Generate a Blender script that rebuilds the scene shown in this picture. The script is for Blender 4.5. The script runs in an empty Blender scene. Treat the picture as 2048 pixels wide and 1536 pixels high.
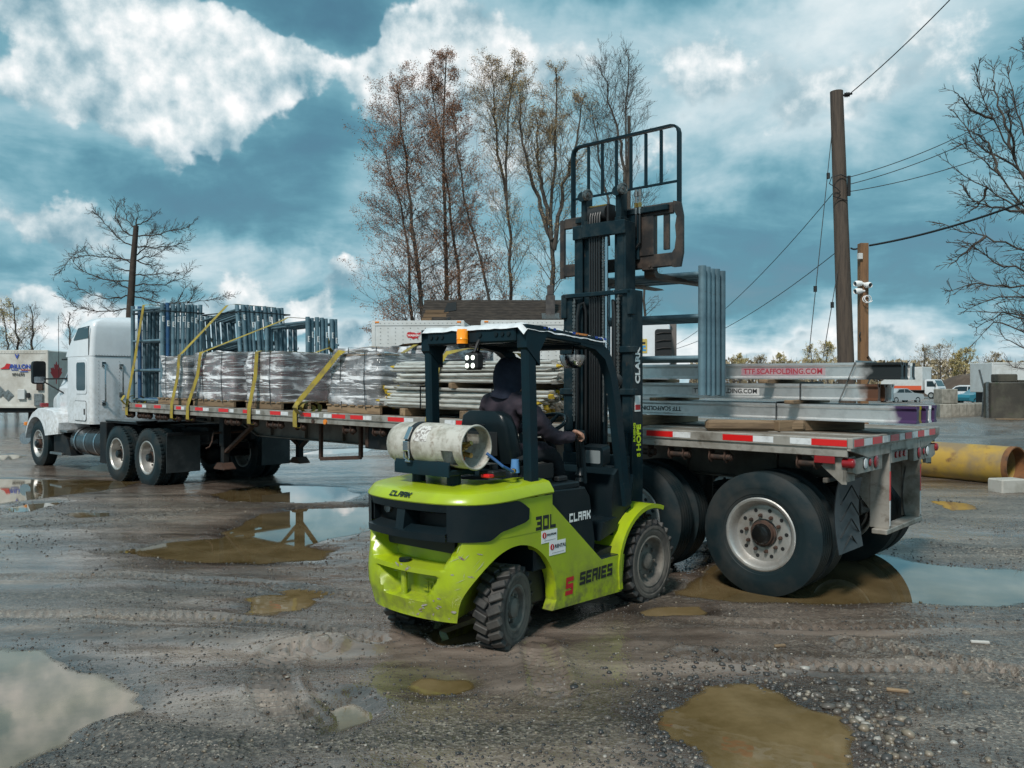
import bpy, bmesh, math, random
import numpy as np
from mathutils import Matrix, Vector, Euler, noise as mnoise
R = math.radians
rng = random.Random(7)
nrg = np.random.default_rng(11)
SC = bpy.context.scene
COL = SC.collection

# ---------------------------------------------------------------- camera, sky, sun, exposure
cam_d = bpy.data.cameras.new('camera')
cam = bpy.data.objects.new('camera', cam_d); COL.objects.link(cam)
cam_d.sensor_width = 36.0
cam_d.lens = 1663.0 / 2048.0 * 36.0
cam_d.clip_start = 0.05
cam_d.clip_end = 3000.0
cam.location = (0, 0, 1.84)
cam.rotation_euler = (R(90), 0, 0)
SC.camera = cam
SC.render.resolution_x, SC.render.resolution_y = 1024, 768
SC.view_settings.view_transform = 'Standard'
SC.view_settings.look = 'None'
SC.view_settings.exposure = 1.20
SC.view_settings.gamma = 1.0
SC.view_settings.use_curve_mapping = False
SC.render.engine = 'CYCLES'
SC.cycles.use_denoising = True
SC.cycles.max_bounces = 6
SC.cycles.diffuse_bounces = 3
SC.cycles.adaptive_threshold = 0.02
SC.cycles.transparent_max_bounces = 24
SC.cycles.sample_clamp_indirect = 6.0

SUN_AZ, SUN_EL = R(205), R(48)      # azimuth clockwise from +Y: behind and to the left of the camera

def build_world():
    w = bpy.data.worlds.new('World'); SC.world = w; w.use_nodes = True
    nt = w.node_tree; N = nt.nodes; L = nt.links
    for n in list(N): N.remove(n)
    def nd(t, **k):
        n = N.new(t)
        for a, b in k.items(): setattr(n, a, b)
        return n
    def math_(op, a, b=None, c=None, clamp=False):
        n = nd('ShaderNodeMath', operation=op); n.use_clamp = clamp
        for i, s in enumerate((a, b, c)):
            if s is None: continue
            if isinstance(s, (int, float)): n.inputs[i].default_value = s
            else: L.new(s, n.inputs[i])
        return n.outputs[0]
    tc = nd('ShaderNodeTexCoord'); D = tc.outputs['Generated']
    sep = nd('ShaderNodeSeparateXYZ'); L.new(D, sep.inputs[0])
    X, Y, Z = sep.outputs
    # large-scale warp of the direction
    n1 = nd('ShaderNodeTexNoise'); n1.inputs['Scale'].default_value = 5.0; n1.inputs['Detail'].default_value = 3.5
    n1.inputs['Roughness'].default_value = 0.58
    L.new(D, n1.inputs['Vector'])
    sw = nd('ShaderNodeSeparateXYZ'); L.new(n1.outputs['Color'], sw.inputs[0])
    n1b = nd('ShaderNodeTexNoise'); n1b.inputs['Scale'].default_value = 26.0; n1b.inputs['Detail'].default_value = 3.0
    n1b.inputs['Roughness'].default_value = 0.6
    L.new(D, n1b.inputs['Vector'])
    swb = nd('ShaderNodeSeparateXYZ'); L.new(n1b.outputs['Color'], swb.inputs[0])
    az = math_('ARCTAN2', X, Y)
    hor = math_('SQRT', math_('ADD', math_('MULTIPLY', X, X), math_('MULTIPLY', Y, Y)))
    el = math_('ARCTAN2', Z, hor)
    u = math_('ADD', math_('ADD', az, math_('MULTIPLY', math_('SUBTRACT', sw.outputs[0], 0.5), 0.26)), math_('MULTIPLY', math_('SUBTRACT', swb.outputs[0], 0.5), 0.055))
    v = math_('ADD', math_('ADD', el, math_('MULTIPLY', math_('SUBTRACT', sw.outputs[1], 0.5), 0.15)), math_('MULTIPLY', math_('SUBTRACT', swb.outputs[1], 0.5), 0.05))
    # cloud masses: azimuth, elevation (deg), half widths (deg), amount; first the soft deck, then the bright cumulus heaps
    soft = [(-27, 22.5, 8, 4.5, .10), (14.0, 20.5, 8, 4.0, .22), (20, 16.0, 9, 2.4, .12), (26, 21, 7, 4, .20), (-3, 12.5, 6, 4, .20), (1.5, 21.5, 7, 3.5, .15), (-30.5, 14, 4, 2.0, .14),
            (21, 1.6, 17, 1.6, .46), (-2, 1.8, 34, 2.2, .22), (-16, 8.0, 8, 1.6, .20), (-3, 4.5, 6, 3.0, .16), (-25, 9.6, 7, 1.2, .18), (-12, 2.5, 9, 1.5, .18), (-14.4, 23.6, 4.8, 2.8, -.36), (-32, 23.8, 3.5, 3.0, -.22),
            (-12.2, 15.4, 4.2, 3.2, -.22), (-27.5, 12.4, 5.5, 2.0, -.18), (-20, 11.8, 6, 2.2, -.16), (-13, 10.2, 4.5, 1.8, -.12), (17, 12.0, 8.5, 2.0, -.18), (13.5, 7.5, 8, 2.0, -.26), (26, 7.2, 8, 2.0, -.22),
            (30, 14, 5, 3, -.10), (-24, 7.0, 6, 1.0, -.18), (7.5, 25, 4, 1.6, -.26), (20, 25.5, 6, 1.4, -.20)]
    heap = [(-14.3, 24.0, 3.8, 2.6, -.75), (-12.8, 16.2, 2.4, 2.6, -.35), (4.5, 25.5, 4, 1.6, -.4), (-27.5, 21.5, 6.0, 3.0, .46), (-19.5, 19.8, 4.0, 3.4, .64), (-22.0, 16.2, 3.6, 2.0, .60), (-30, 17.5, 4, 2.2, .42), (-7.2, 20.2, 5.2, 3.4, .78), (0.5, 20.6, 5.0, 2.2, .40), (-26.5, 4.4, 6.2, 1.5, .60), (22, 1.6, 13, 1.5, .46), (-10.5, 3.0, 4.0, 1.3, .52),
            (13, 20.6, 5.0, 2.0, .34), (20.5, 17.5, 6, 1.6, .28), (27, 20.5, 4.5, 2.4, .24), (-17, 5.8, 3, 1.0, .36), (-2.5, 12.5, 4, 2.2, .32), (-29.5, 9.8, 3.5, 1.2, .40), (8, 15, 3, 1.6, .26), (-14, 7.6, 4, 1.2, .30)]
    uv = nd('ShaderNodeCombineXYZ'); L.new(u, uv.inputs[0]); L.new(v, uv.inputs[1])
    def gather(blobs):
        acc = None
        for (a, e, wa, we, amp) in blobs:
            md = nd('ShaderNodeVectorMath', operation='MULTIPLY_ADD'); L.new(uv.outputs[0], md.inputs[0])
            k1, k2 = 0.9 / R(wa), 0.9 / R(we)
            md.inputs[1].default_value = (k1, k2, 0); md.inputs[2].default_value = (-R(a) * k1, -R(e) * k2, 0)
            dt = nd('ShaderNodeVectorMath', operation='DOT_PRODUCT'); L.new(md.outputs[0], dt.inputs[0]); L.new(md.outputs[0], dt.inputs[1])
            pw = math_('POWER', 0.3679, dt.outputs['Value'])
            acc = math_('MULTIPLY', pw, amp) if acc is None else math_('MULTIPLY_ADD', pw, amp, acc)
        return acc
    a_soft, a_heap = gather(soft), gather(heap)
    # the general cloud deck, stretched toward the horizon
    den = math_('ADD', math_('ABSOLUTE', Z), 0.22)
    cx = nd('ShaderNodeCombineXYZ'); L.new(math_('DIVIDE', X, den), cx.inputs[0]); L.new(math_('DIVIDE', Y, den), cx.inputs[1])
    def noise(vec, sc, det, rough, dist=0.0, off=None):
        n = nd('ShaderNodeTexNoise'); n.inputs['Scale'].default_value = sc; n.inputs['Detail'].default_value = det; n.inputs['Roughness'].default_value = rough; n.inputs['Distortion'].default_value = dist
        if off:
            ad = nd('ShaderNodeVectorMath', operation='ADD'); ad.inputs[1].default_value = off; L.new(vec, ad.inputs[0]); vec = ad.outputs[0]
        L.new(vec, n.inputs['Vector']); return n.outputs['Fac']
    n2 = noise(cx.outputs[0], 2.4, 6.0, 0.58, 0.3)
    n3 = noise(D, 11.0, 7.0, 0.60); n3b = noise(D, 11.0, 3.0, 0.57, 0.0, (0.006, 0.0, 0.022))
    s = math_('ADD', math_('MULTIPLY_ADD', n2, 0.95, 0.0), a_soft)
    s = math_('ADD', s, math_('MULTIPLY_ADD', n3, 0.28, -0.14))
    def ramp_(fac, pts, interp='B_SPLINE'):
        r = nd('ShaderNodeValToRGB'); L.new(fac, r.inputs[0]); cr = r.color_ramp; cr.interpolation = interp
        while len(cr.elements) < len(pts): cr.elements.new(0.5)
        for e_, (p, c) in zip(cr.elements, pts): e_.position = p; e_.color = (*c, 1)
        return r.outputs[0]
    deck = ramp_(s, [(0.02, (0.048, 0.155, 0.220)), (0.26, (0.085, 0.245, 0.325)), (0.42, (0.16, 0.37, 0.46)), (0.56, (0.30, 0.50, 0.58)), (0.70, (0.50, 0.65, 0.71)), (0.86, (0.72, 0.81, 0.84)), (1.0, (0.88, 0.92, 0.93))])
    c = math_('ADD', math_('MULTIPLY_ADD', n2, 0.45, -0.225), math_('ADD', a_heap, math_('MULTIPLY_ADD', n3, 0.62, -0.31)))
    lit = math_('SUBTRACT', n3, n3b)
    tone = math_('ADD', math_('MULTIPLY_ADD', lit, 2.6, 0.42), math_('MULTIPLY_ADD', c, 0.55, -0.20), None, True)
    heapc = ramp_(tone, [(0.0, (0.20, 0.36, 0.44)), (0.30, (0.40, 0.54, 0.60)), (0.55, (0.66, 0.75, 0.78)), (0.82, (0.95, 0.96, 0.96))], 'LINEAR')
    mk = nd('ShaderNodeMapRange', interpolation_type='SMOOTHSTEP'); mk.inputs['From Min'].default_value = 0.18; mk.inputs['From Max'].default_value = 0.30; L.new(c, mk.inputs[0])
    cm = nd('ShaderNodeMix', data_type='RGBA'); L.new(mk.outputs[0], cm.inputs['Factor']); L.new(deck, cm.inputs['A']); L.new(heapc, cm.inputs['B'])
    sky = nd('ShaderNodeTexSky', sky_type='NISHITA'); sky.sun_disc = False
    sky.sun_elevation = SUN_EL; sky.sun_rotation = SUN_AZ
    bg1 = nd('ShaderNodeBackground'); L.new(sky.outputs[0], bg1.inputs[0]); bg1.inputs[1].default_value = 0.05
    bg2 = nd('ShaderNodeBackground'); L.new(cm.outputs['Result'], bg2.inputs[0]); bg2.inputs[1].default_value = 0.46
    cover = nd('ShaderNodeMapRange'); cover.inputs['From Min'].default_value = 0.0; cover.inputs['From Max'].default_value = 0.4
    cover.inputs['To Min'].default_value = 0.72; cover.inputs['To Max'].default_value = 1.0
    L.new(s, cover.inputs[0])
    mix = nd('ShaderNodeMixShader'); L.new(cover.outputs[0], mix.inputs[0]); L.new(bg1.outputs[0], mix.inputs[1]); L.new(bg2.outputs[0], mix.inputs[2])
    out = nd('ShaderNodeOutputWorld'); L.new(mix.outputs[0], out.inputs[0])
build_world()
SC.world.cycles.sampling_method = 'NONE'

sun_d = bpy.data.lights.new('sun', 'SUN'); sun_d.energy = 1.5; sun_d.angle = R(10); sun_d.color = (1.0, 0.95, 0.88)
sun = bpy.data.objects.new('sun', sun_d); COL.objects.link(sun)
sdir = Vector((math.sin(SUN_AZ) * math.cos(SUN_EL), math.cos(SUN_AZ) * math.cos(SUN_EL), math.sin(SUN_EL)))
sun.rotation_euler = sdir.to_track_quat('Z', 'Y').to_euler()
sun.location = sdir * 60

# ---------------------------------------------------------------- helpers
def V(*a): return Vector(a if len(a) > 1 else a[0])

class MB:
    """collects shapes and links them as ONE mesh object"""
    def __init__(s): s.v = []; s.f = []; s.m = []; s.nv = 0
    def add(s, verts, faces, m=0):
        b = s.nv
        s.v.extend([tuple(p) for p in verts]); s.nv += len(verts)
        for f in faces: s.f.append(tuple(i + b for i in f)); s.m.append(m)
        return s
    def box(s, x0, x1, y0, y1, z0, z1, bev=0.0, m=0, mat=None):
        if x1 < x0: x0, x1 = x1, x0
        if y1 < y0: y0, y1 = y1, y0
        if z1 < z0: z0, z1 = z1, z0
        c = ((x0 + x1) / 2, (y0 + y1) / 2, (z0 + z1) / 2); h = ((x1 - x0) / 2, (y1 - y0) / 2, (z1 - z0) / 2)
        return s.obox(c, (1, 0, 0), (0, 1, 0), (0, 0, 1), h, bev, m)
    def obox(s, c, ax, ay, az, h, bev=0.0, m=0):
        c = V(c); ax = V(ax); ay = V(ay); az = V(az)
        b = min(bev, min(h) * 0.45)
        if b <= 0:
            vs = [c + ax * (i * h[0]) + ay * (j * h[1]) + az * (k * h[2]) for i in (-1, 1) for j in (-1, 1) for k in (-1, 1)]
            return s.add(vs, [(0, 1, 3, 2), (4, 6, 7, 5), (0, 4, 5, 1), (2, 3, 7, 6), (0, 2, 6, 4), (1, 5, 7, 3)], m)
        vs = []; idx = {}
        for i in (-1, 1):
            for j in (-1, 1):
                for k in (-1, 1):
                    for a in range(3):
                        hh = [h[0] - b, h[1] - b, h[2] - b]; hh[a] = h[a]
                        idx[(i, j, k, a)] = len(vs)
                        vs.append(c + ax * (i * hh[0]) + ay * (j * hh[1]) + az * (k * hh[2]))
        F = []
        F.append([idx[(1, j, k, 0)] for j, k in ((-1, -1), (1, -1), (1, 1), (-1, 1))]); F.append([idx[(-1, j, k, 0)] for j, k in ((-1, -1), (-1, 1), (1, 1), (1, -1))])
        F.append([idx[(i, 1, k, 1)] for i, k in ((-1, -1), (-1, 1), (1, 1), (1, -1))]); F.append([idx[(i, -1, k, 1)] for i, k in ((-1, -1), (1, -1), (1, 1), (-1, 1))])
        F.append([idx[(i, j, 1, 2)] for i, j in ((-1, -1), (1, -1), (1, 1), (-1, 1))]); F.append([idx[(i, j, -1, 2)] for i, j in ((-1, -1), (-1, 1), (1, 1), (1, -1))])
        for j in (-1, 1):
            for k in (-1, 1): F.append([idx[(-1, j, k, 1)], idx[(1, j, k, 1)], idx[(1, j, k, 2)], idx[(-1, j, k, 2)]])
        for i in (-1, 1):
            for k in (-1, 1): F.append([idx[(i, -1, k, 0)], idx[(i, 1, k, 0)], idx[(i, 1, k, 2)], idx[(i, -1, k, 2)]])
        for i in (-1, 1):
            for j in (-1, 1): F.append([idx[(i, j, -1, 0)], idx[(i, j, 1, 0)], idx[(i, j, 1, 1)], idx[(i, j, -1, 1)]])
        for i in (-1, 1):
            for j in (-1, 1):
                for k in (-1, 1): F.append([idx[(i, j, k, 0)], idx[(i, j, k, 1)], idx[(i, j, k, 2)]])
        return s.add(vs, F, m)
    def bar(s, p0, p1, w, h, up=(0, 0, 1), bev=0.0, m=0):
        """rectangular bar from p0 to p1; w across, h along 'up'"""
        p0 = V(p0); p1 = V(p1); d = p1 - p0; L = d.length; d.normalize()
        up = V(up)
        if abs(d.dot(up)) > 0.98: up = V(1, 0, 0) if abs(d.x) < 0.9 else V(0, 1, 0)
        sx = d.cross(up).normalized(); uz = sx.cross(d).normalized()
        return s.obox((p0 + p1) / 2, d, sx, uz, (L / 2, w / 2, h / 2), bev, m)
    @staticmethod
    def frame(d):
        d = V(d).normalized(); a = V(0, 0, 1) if abs(d.z) < 0.9 else V(1, 0, 0)
        x = d.cross(a).normalized(); y = d.cross(x).normalized()
        return d, x, y
    def cyl(s, p0, p1, r0, r1=None, n=16, cap=True, m=0):
        r1 = r0 if r1 is None else r1
        p0 = V(p0); p1 = V(p1); d, x, y = s.frame(p1 - p0)
        vs = []
        for p, r in ((p0, r0), (p1, r1)):
            for i in range(n):
                a = 2 * math.pi * i / n
                vs.append(p + x * (r * math.cos(a)) + y * (r * math.sin(a)))
        F = [(i, i + n, (i + 1) % n + n, (i + 1) % n) for i in range(n)]
        if cap: F += [tuple(range(n)), tuple(range(2 * n - 1, n - 1, -1))]
        return s.add(vs, F, m)
    def tube(s, pts, r, n=8, cap=True, closed=False, m=0):
        pts = [V(p) for p in pts]; k = len(pts)
        rr = r if hasattr(r, '__len__') else [r] * k
        vs = []; prev = None
        for i in range(k):
            if closed: d = pts[(i + 1) % k] - pts[i - 1]
            else: d = pts[min(i + 1, k - 1)] - pts[max(i - 1, 0)]
            if d.length < 1e-9: d = V(0, 0, 1)
            d.normalize()
            if prev is None: _, x, y = s.frame(d)
            else:
                x = prev - d * prev.dot(d)
                if x.length < 1e-6: _, x, y = s.frame(d)
                x.normalize(); y = d.cross(x)
            prev = x
            for j in range(n):
                a = 2 * math.pi * j / n
                vs.append(pts[i] + x * (rr[i] * math.cos(a)) + y * (rr[i] * math.sin(a)))
        F = []
        for i in range(k if closed else k - 1):
            i2 = (i + 1) % k
            for j in range(n): F.append((i * n + j, i * n + (j + 1) % n, i2 * n + (j + 1) % n, i2 * n + j))
        if cap and not closed: F += [tuple(range(n - 1, -1, -1)), tuple(range((k - 1) * n, k * n))]
        return s.add(vs, F, m)
    def lathe(s, prof, o=(0, 0, 0), axis=(0, 0, 1), n=32, m=0, closed=False, mats=None):
        """prof: (radius, height along axis)"""
        o = V(o); d, x, y = s.frame(axis); k = len(prof); vs = []
        for (r, h) in prof:
            for i in range(n):
                a = 2 * math.pi * i / n
                vs.append(o + d * h + x * (r * math.cos(a)) + y * (r * math.sin(a)))
        b = s.nv
        F = []; mm = []
        for i in range(k if closed else k - 1):
            i2 = (i + 1) % k
            for j in range(n):
                F.append((i * n + j, i * n + (j + 1) % n, i2 * n + (j + 1) % n, i2 * n + j)); mm.append(mats[i] if mats else m)
        s.add(vs, F, m)
        if mats: s.m[-len(F):] = mm
        return s
    def disc(s, o, axis, r, n=24, m=0):
        o = V(o); d, x, y = s.frame(axis)
        return s.add([o + x * (r * math.cos(2 * math.pi * i / n)) + y * (r * math.sin(2 * math.pi * i / n)) for i in range(n)], [tuple(range(n - 1, -1, -1))], m)
    def prism(s, poly, d0, d1, plane='xz', m=0):
        """extrude a 2-D polygon; plane 'xz' extrudes along y, 'xy' along z, 'yz' along x"""
        def P(a, b, d):
            return (a, d, b) if plane == 'xz' else ((a, b, d) if plane == 'xy' else (d, a, b))
        n = len(poly)
        vs = [P(a, b, d0) for a, b in poly] + [P(a, b, d1) for a, b in poly]
        F = [tuple(range(n)), tuple(range(2 * n - 1, n - 1, -1))] + [(i, i + n, (i + 1) % n + n, (i + 1) % n) for i in range(n)]
        return s.add(vs, F, m)
    def loft(s, rings, cap=True, closed=True, m=0):
        k = len(rings); n = len(rings[0]); vs = [p for r in rings for p in r]; F = []
        for i in range(k - 1):
            for j in range(n if closed else n - 1):
                j2 = (j + 1) % n
                F.append((i * n + j, i * n + j2, (i + 1) * n + j2, (i + 1) * n + j))
        if cap: F += [tuple(range(n - 1, -1, -1)), tuple(range((k - 1) * n, k * n))]
        return s.add(vs, F, m)
    def sph(s, c, r, n=12, k=8, m=0, sc=(1, 1, 1)):
        c = V(c); rings = []
        for i in range(1, k):
            t = math.pi * i / k
            rings.append([c + V(r * sc[0] * math.sin(t) * math.cos(2 * math.pi * j / n), r * sc[1] * math.sin(t) * math.sin(2 * math.pi * j / n), r * sc[2] * math.cos(t)) for j in range(n)])
        return s.loft(rings, True, True, m)
    def mesh(s, name, mats, angle=35, smooth=True, fix=True):
        me = bpy.data.meshes.new(name)
        me.from_pydata([tuple(p) for p in s.v], [], s.f)
        for mt in (mats if isinstance(mats, (list, tuple)) else [mats]): me.materials.append(mt)
        if any(s.m): me.polygons.foreach_set('material_index', s.m)
        if fix:
            bm = bmesh.new(); bm.from_mesh(me); bmesh.ops.recalc_face_normals(bm, faces=bm.faces); bm.to_mesh(me); bm.free()
        if smooth:
            me.polygons.foreach_set('use_smooth', [True] * len(me.polygons))
            me.set_sharp_from_angle(angle=R(angle))
        me.update()
        return me
    def build(s, name, mats, parent=None, angle=35, smooth=True, loc=None, rot=None, fix=True):
        return link(name, s.mesh(name, mats, angle, smooth, fix), parent, loc, rot)

def link(name, data, parent=None, loc=None, rot=None):
    o = bpy.data.objects.new(name, data); COL.objects.link(o)
    if parent is not None: o.parent = parent
    if loc is not None: o.location = loc
    if rot is not None: o.rotation_euler = rot
    return o
def tag(o, label=None, cat=None, group=None, kind=None):
    if label: o['label'] = label
    if cat: o['category'] = cat
    if group: o['group'] = group
    if kind: o['kind'] = kind
    return o
def thing(name, label, cat, mw=None, group=None):
    o = link(name, None); o.empty_display_size = 0.2
    if mw is not None: o.matrix_world = mw
    return tag(o, label, cat, group)
def copy_tree(o, parent=None):
    c = o.copy(); COL.objects.link(c); c.parent = parent
    for ch in list(o.children): copy_tree(ch, c)
    return c
def frameM(ox, oy, deg, oz=0.0): return Matrix.Translation((ox, oy, oz)) @ Matrix.Rotation(R(deg), 4, 'Z')
def sm(a, b, x):
    t = max(0.0, min(1.0, (x - a) / (b - a))); return t * t * (3 - 2 * t)
def arc(cx, cy, r, a0, a1, n): return [(cx + r * math.cos(R(a0 + (a1 - a0) * i / n)), cy + r * math.sin(R(a0 + (a1 - a0) * i / n))) for i in range(n + 1)]
def rrect(x0, x1, y0, y1, r, n=4):
    p = []
    for cx, cy, a in ((x1 - r, y0 + r, -90), (x1 - r, y1 - r, 0), (x0 + r, y1 - r, 90), (x0 + r, y0 + r, 180)): p += arc(cx, cy, r, a, a + 90, n)
    return p

# flat lettering: the built-in font, turned into a thin mesh
_tcache = {}
def lettering(name, text, size, mat, parent=None, mw=None, off=0.0, align='CENTER', sx=1.0, shear=0.0, thick=0.0006):
    cu = bpy.data.curves.new('t', 'FONT'); cu.body = text; cu.size = size; cu.align_x = align; cu.align_y = 'CENTER'
    cu.extrude = thick; cu.offset = off; cu.resolution_u = 3; cu.shear = shear
    ob = bpy.data.objects.new('t', cu); COL.objects.link(ob)
    dg = bpy.context.evaluated_depsgraph_get(); dg.update()
    me = bpy.data.meshes.new_from_object(ob.evaluated_get(dg)); me.name = name
    bpy.data.objects.remove(ob); bpy.data.curves.remove(cu)
    me.materials.clear(); me.materials.append(mat)
    if sx != 1.0: me.transform(Matrix.Diagonal((sx, 1, 1, 1)))
    o = link(name, me, parent)
    if mw is not None: o.matrix_local = mw
    return o
# block capitals drawn from bars on a 4 x 6 grid
def block_text(name, text, h, mat, parent, mw, gap=0.16, slant=0.0, w=0.62, t=0.2):
    B = {'C': [(0, 1, .0, t), (0, t, 0, 1), (0, 1, 1 - t, 1)], 'L': [(0, t, 0, 1), (0, 1, 0, t)],
         'A': [(0, t, 0, 1), (1 - t, 1, 0, 1), (0, 1, 1 - t, 1), (0, 1, .38, .38 + t * .8)], 'R': [(0, t, 0, 1), (0, 1, 1 - t, 1), (1 - t, 1, .5, 1), (0, 1, .40, .40 + t * .8), (1 - t * 1.2, 1 - t * .1, 0, .42)],
         'K': [(0, t, 0, 1), (t, .55, .40, .40 + t), (.5, .78, .5, .8), (.72, 1, .7, 1), (.5, .78, .2, .5), (.72, 1, 0, .3)], 'S': [(0, 1, 0, t), (0, 1, 1 - t, 1), (0, 1, .5 - t / 2, .5 + t / 2), (0, t, .5, 1), (1 - t, 1, 0, .5)],
         'E': [(0, t, 0, 1), (0, 1, 0, t), (0, 1, 1 - t, 1), (0, .9, .5 - t / 2, .5 + t / 2)], 'I': [(.0, t * 1.1, 0, 1)],
         '3': [(0, 1, 0, t), (0, 1, 1 - t, 1), (.2, 1, .5 - t / 2, .5 + t / 2), (1 - t, 1, 0, 1)], '0': [(0, t, 0, 1), (1 - t, 1, 0, 1), (0, 1, 0, t), (0, 1, 1 - t, 1)]}
    mb = MB(); x = 0.0
    for ch in text:
        cw = w * h * (0.36 if ch == 'I' else 1.0)
        for k, (a, b, c, d) in enumerate(B[ch]):
            if ch == 'I': a, b = 0, 1
            z0 = 0.0004 * k
            q = [(x + a * cw, c * h), (x + b * cw, c * h), (x + b * cw, d * h), (x + a * cw, d * h)]
            mb.add([(px + slant * py, py, z0) for px, py in q], [(0, 1, 2, 3)])
        x += cw + gap * h
    for i, p in enumerate(mb.v): mb.v[i] = (p[0] - (x - gap * h) / 2, p[1] - h / 2, p[2])
    o = mb.build(name, mat, parent, smooth=False, fix=False); o.matrix_local = mw
    return o
def facing(origin, right, up):
    """local matrix whose x runs along 'right' and y along 'up'"""
    r = V(right).normalized(); u = V(up); u = (u - r * u.dot(r)).normalized(); n = r.cross(u)
    m = Matrix((r, u, n)).transposed().to_4x4(); m.translation = V(origin)
    return m

# ---------------------------------------------------------------- materials
MATS = {}
def lin(h):
    h = h.lstrip('#'); c = [int(h[i:i + 2], 16) / 255 for i in (0, 2, 4)]
    return tuple(x / 12.92 if x <= 0.04045 else ((x + 0.055) / 1.055) ** 2.4 for x in c)
def mat(name, col, rough=0.5, metal=0.0, col2=None, scale=6.0, lo=0.45, hi=0.65, detail=4.0, bump=0.0, bscale=40.0, rough2=None, coat=0.0, spec=None,
        dust=None, dust_amt=0.0, stretch=None, emit=None, estr=0.0, rust=None, rust_scale=9.0, rust_lo=0.62, rust_hi=0.68, obj_random=0.0, grime=None, grime_top=.5):
    if name in MATS: return MATS[name]
    m = bpy.data.materials.new(name); m.use_nodes = True; MATS[name] = m
    nt = m.node_tree; N = nt.nodes; L = nt.links; bs = N['Principled BSDF']
    def nd(t, **k):
        n = N.new(t)
        for a, b in k.items(): setattr(n, a, b)
        return n
    tc = nd('ShaderNodeTexCoord'); vec = tc.outputs['Object']
    if stretch:
        mp = nd('ShaderNodeMapping'); mp.inputs['Scale'].default_value = stretch; L.new(vec, mp.inputs[0]); vec = mp.outputs[0]
    bs.inputs['Roughness'].default_value = rough; bs.inputs['Metallic'].default_value = metal
    if spec is not None: bs.inputs['Specular IOR Level'].default_value = spec
    if coat: bs.inputs['Coat Weight'].default_value = coat; bs.inputs['Coat Roughness'].default_value = 0.12
    rgb = nd('ShaderNodeRGB'); rgb.outputs[0].default_value = (*col, 1); c = rgb.outputs[0]
    def noisefac(sc, lo_, hi_, det=4.0, seed=0.0):
        n = nd('ShaderNodeTexNoise'); n.inputs['Scale'].default_value = sc; n.inputs['Detail'].default_value = det; n.inputs['Roughness'].default_value = 0.62
        if seed:
            ad = nd('ShaderNodeVectorMath', operation='ADD'); ad.inputs[1].default_value = (seed, seed * 1.7, seed * .6); L.new(vec, ad.inputs[0]); L.new(ad.outputs[0], n.inputs['Vector'])
        else: L.new(vec, n.inputs['Vector'])
        r = nd('ShaderNodeMapRange'); r.inputs['From Min'].default_value = lo_; r.inputs['From Max'].default_value = hi_; L.new(n.outputs['Fac'], r.inputs[0])
        return r.outputs[0]
    def mixc(a, col_, fac):
        x = nd('ShaderNodeMix', data_type='RGBA'); L.new(fac, x.inputs['Factor']); L.new(a, x.inputs['A']); x.inputs['B'].default_value = (*col_, 1)
        return x.outputs['Result']
    if col2 is not None:
        f = noisefac(scale, lo, hi, detail); c = mixc(c, col2, f)
        if rough2 is not None:
            mr = nd('ShaderNodeMapRange'); mr.inputs['To Min'].default_value = rough; mr.inputs['To Max'].default_value = rough2; L.new(f, mr.inputs[0]); L.new(mr.outputs[0], bs.inputs['Roughness'])
    if rust is not None: c = mixc(c, rust, noisefac(rust_scale, rust_lo, rust_hi, 6.0, 3.1))
    if dust is not None:
        # road dirt: thins out with height above the wheels (real grime, keeps its place)
        f = noisefac(3.5, 0.35, 0.75, 6.0, 7.7)
        mu = nd('ShaderNodeMath', operation='MULTIPLY'); mu.inputs[1].default_value = dust_amt; L.new(f, mu.inputs[0]); c = mixc(c, dust, mu.outputs[0])
    if grime is not None:   # mud thrown up by the wheels, thick at the bottom edge
        sp = nd('ShaderNodeSeparateXYZ'); L.new(tc.outputs['Object'], sp.inputs[0]); g = nd('ShaderNodeMapRange'); g.inputs['From Min'].default_value = grime_top; g.inputs['From Max'].default_value = .12; L.new(sp.outputs[2], g.inputs[0])
        g2 = nd('ShaderNodeMath', operation='MULTIPLY'); L.new(g.outputs[0], g2.inputs[0]); L.new(noisefac(11, .42, .66, 8.0, 2.2), g2.inputs[1]); c = mixc(c, grime, g2.outputs[0])
    if obj_random:
        oi = nd('ShaderNodeObjectInfo'); hs = nd('ShaderNodeHueSaturation'); mr = nd('ShaderNodeMapRange'); mr.inputs['To Min'].default_value = 1 - obj_random; mr.inputs['To Max'].default_value = 1 + obj_random
        L.new(oi.outputs['Random'], mr.inputs[0]); L.new(mr.outputs[0], hs.inputs['Value']); L.new(c, hs.inputs['Color']); c = hs.outputs[0]
    L.new(c, bs.inputs['Base Color'])
    if bump:
        n = nd('ShaderNodeTexNoise'); n.inputs['Scale'].default_value = bscale; n.inputs['Detail'].default_value = 5.0; L.new(vec, n.inputs['Vector'])
        b = nd('ShaderNodeBump'); b.inputs['Strength'].default_value = bump; b.inputs['Distance'].default_value = 0.01; L.new(n.outputs['Fac'], b.inputs['Height']); L.new(b.outputs[0], bs.inputs['Normal'])
    if emit is not None: bs.inputs['Emission Color'].default_value = (*emit, 1); bs.inputs['Emission Strength'].default_value = estr
    return m

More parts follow.
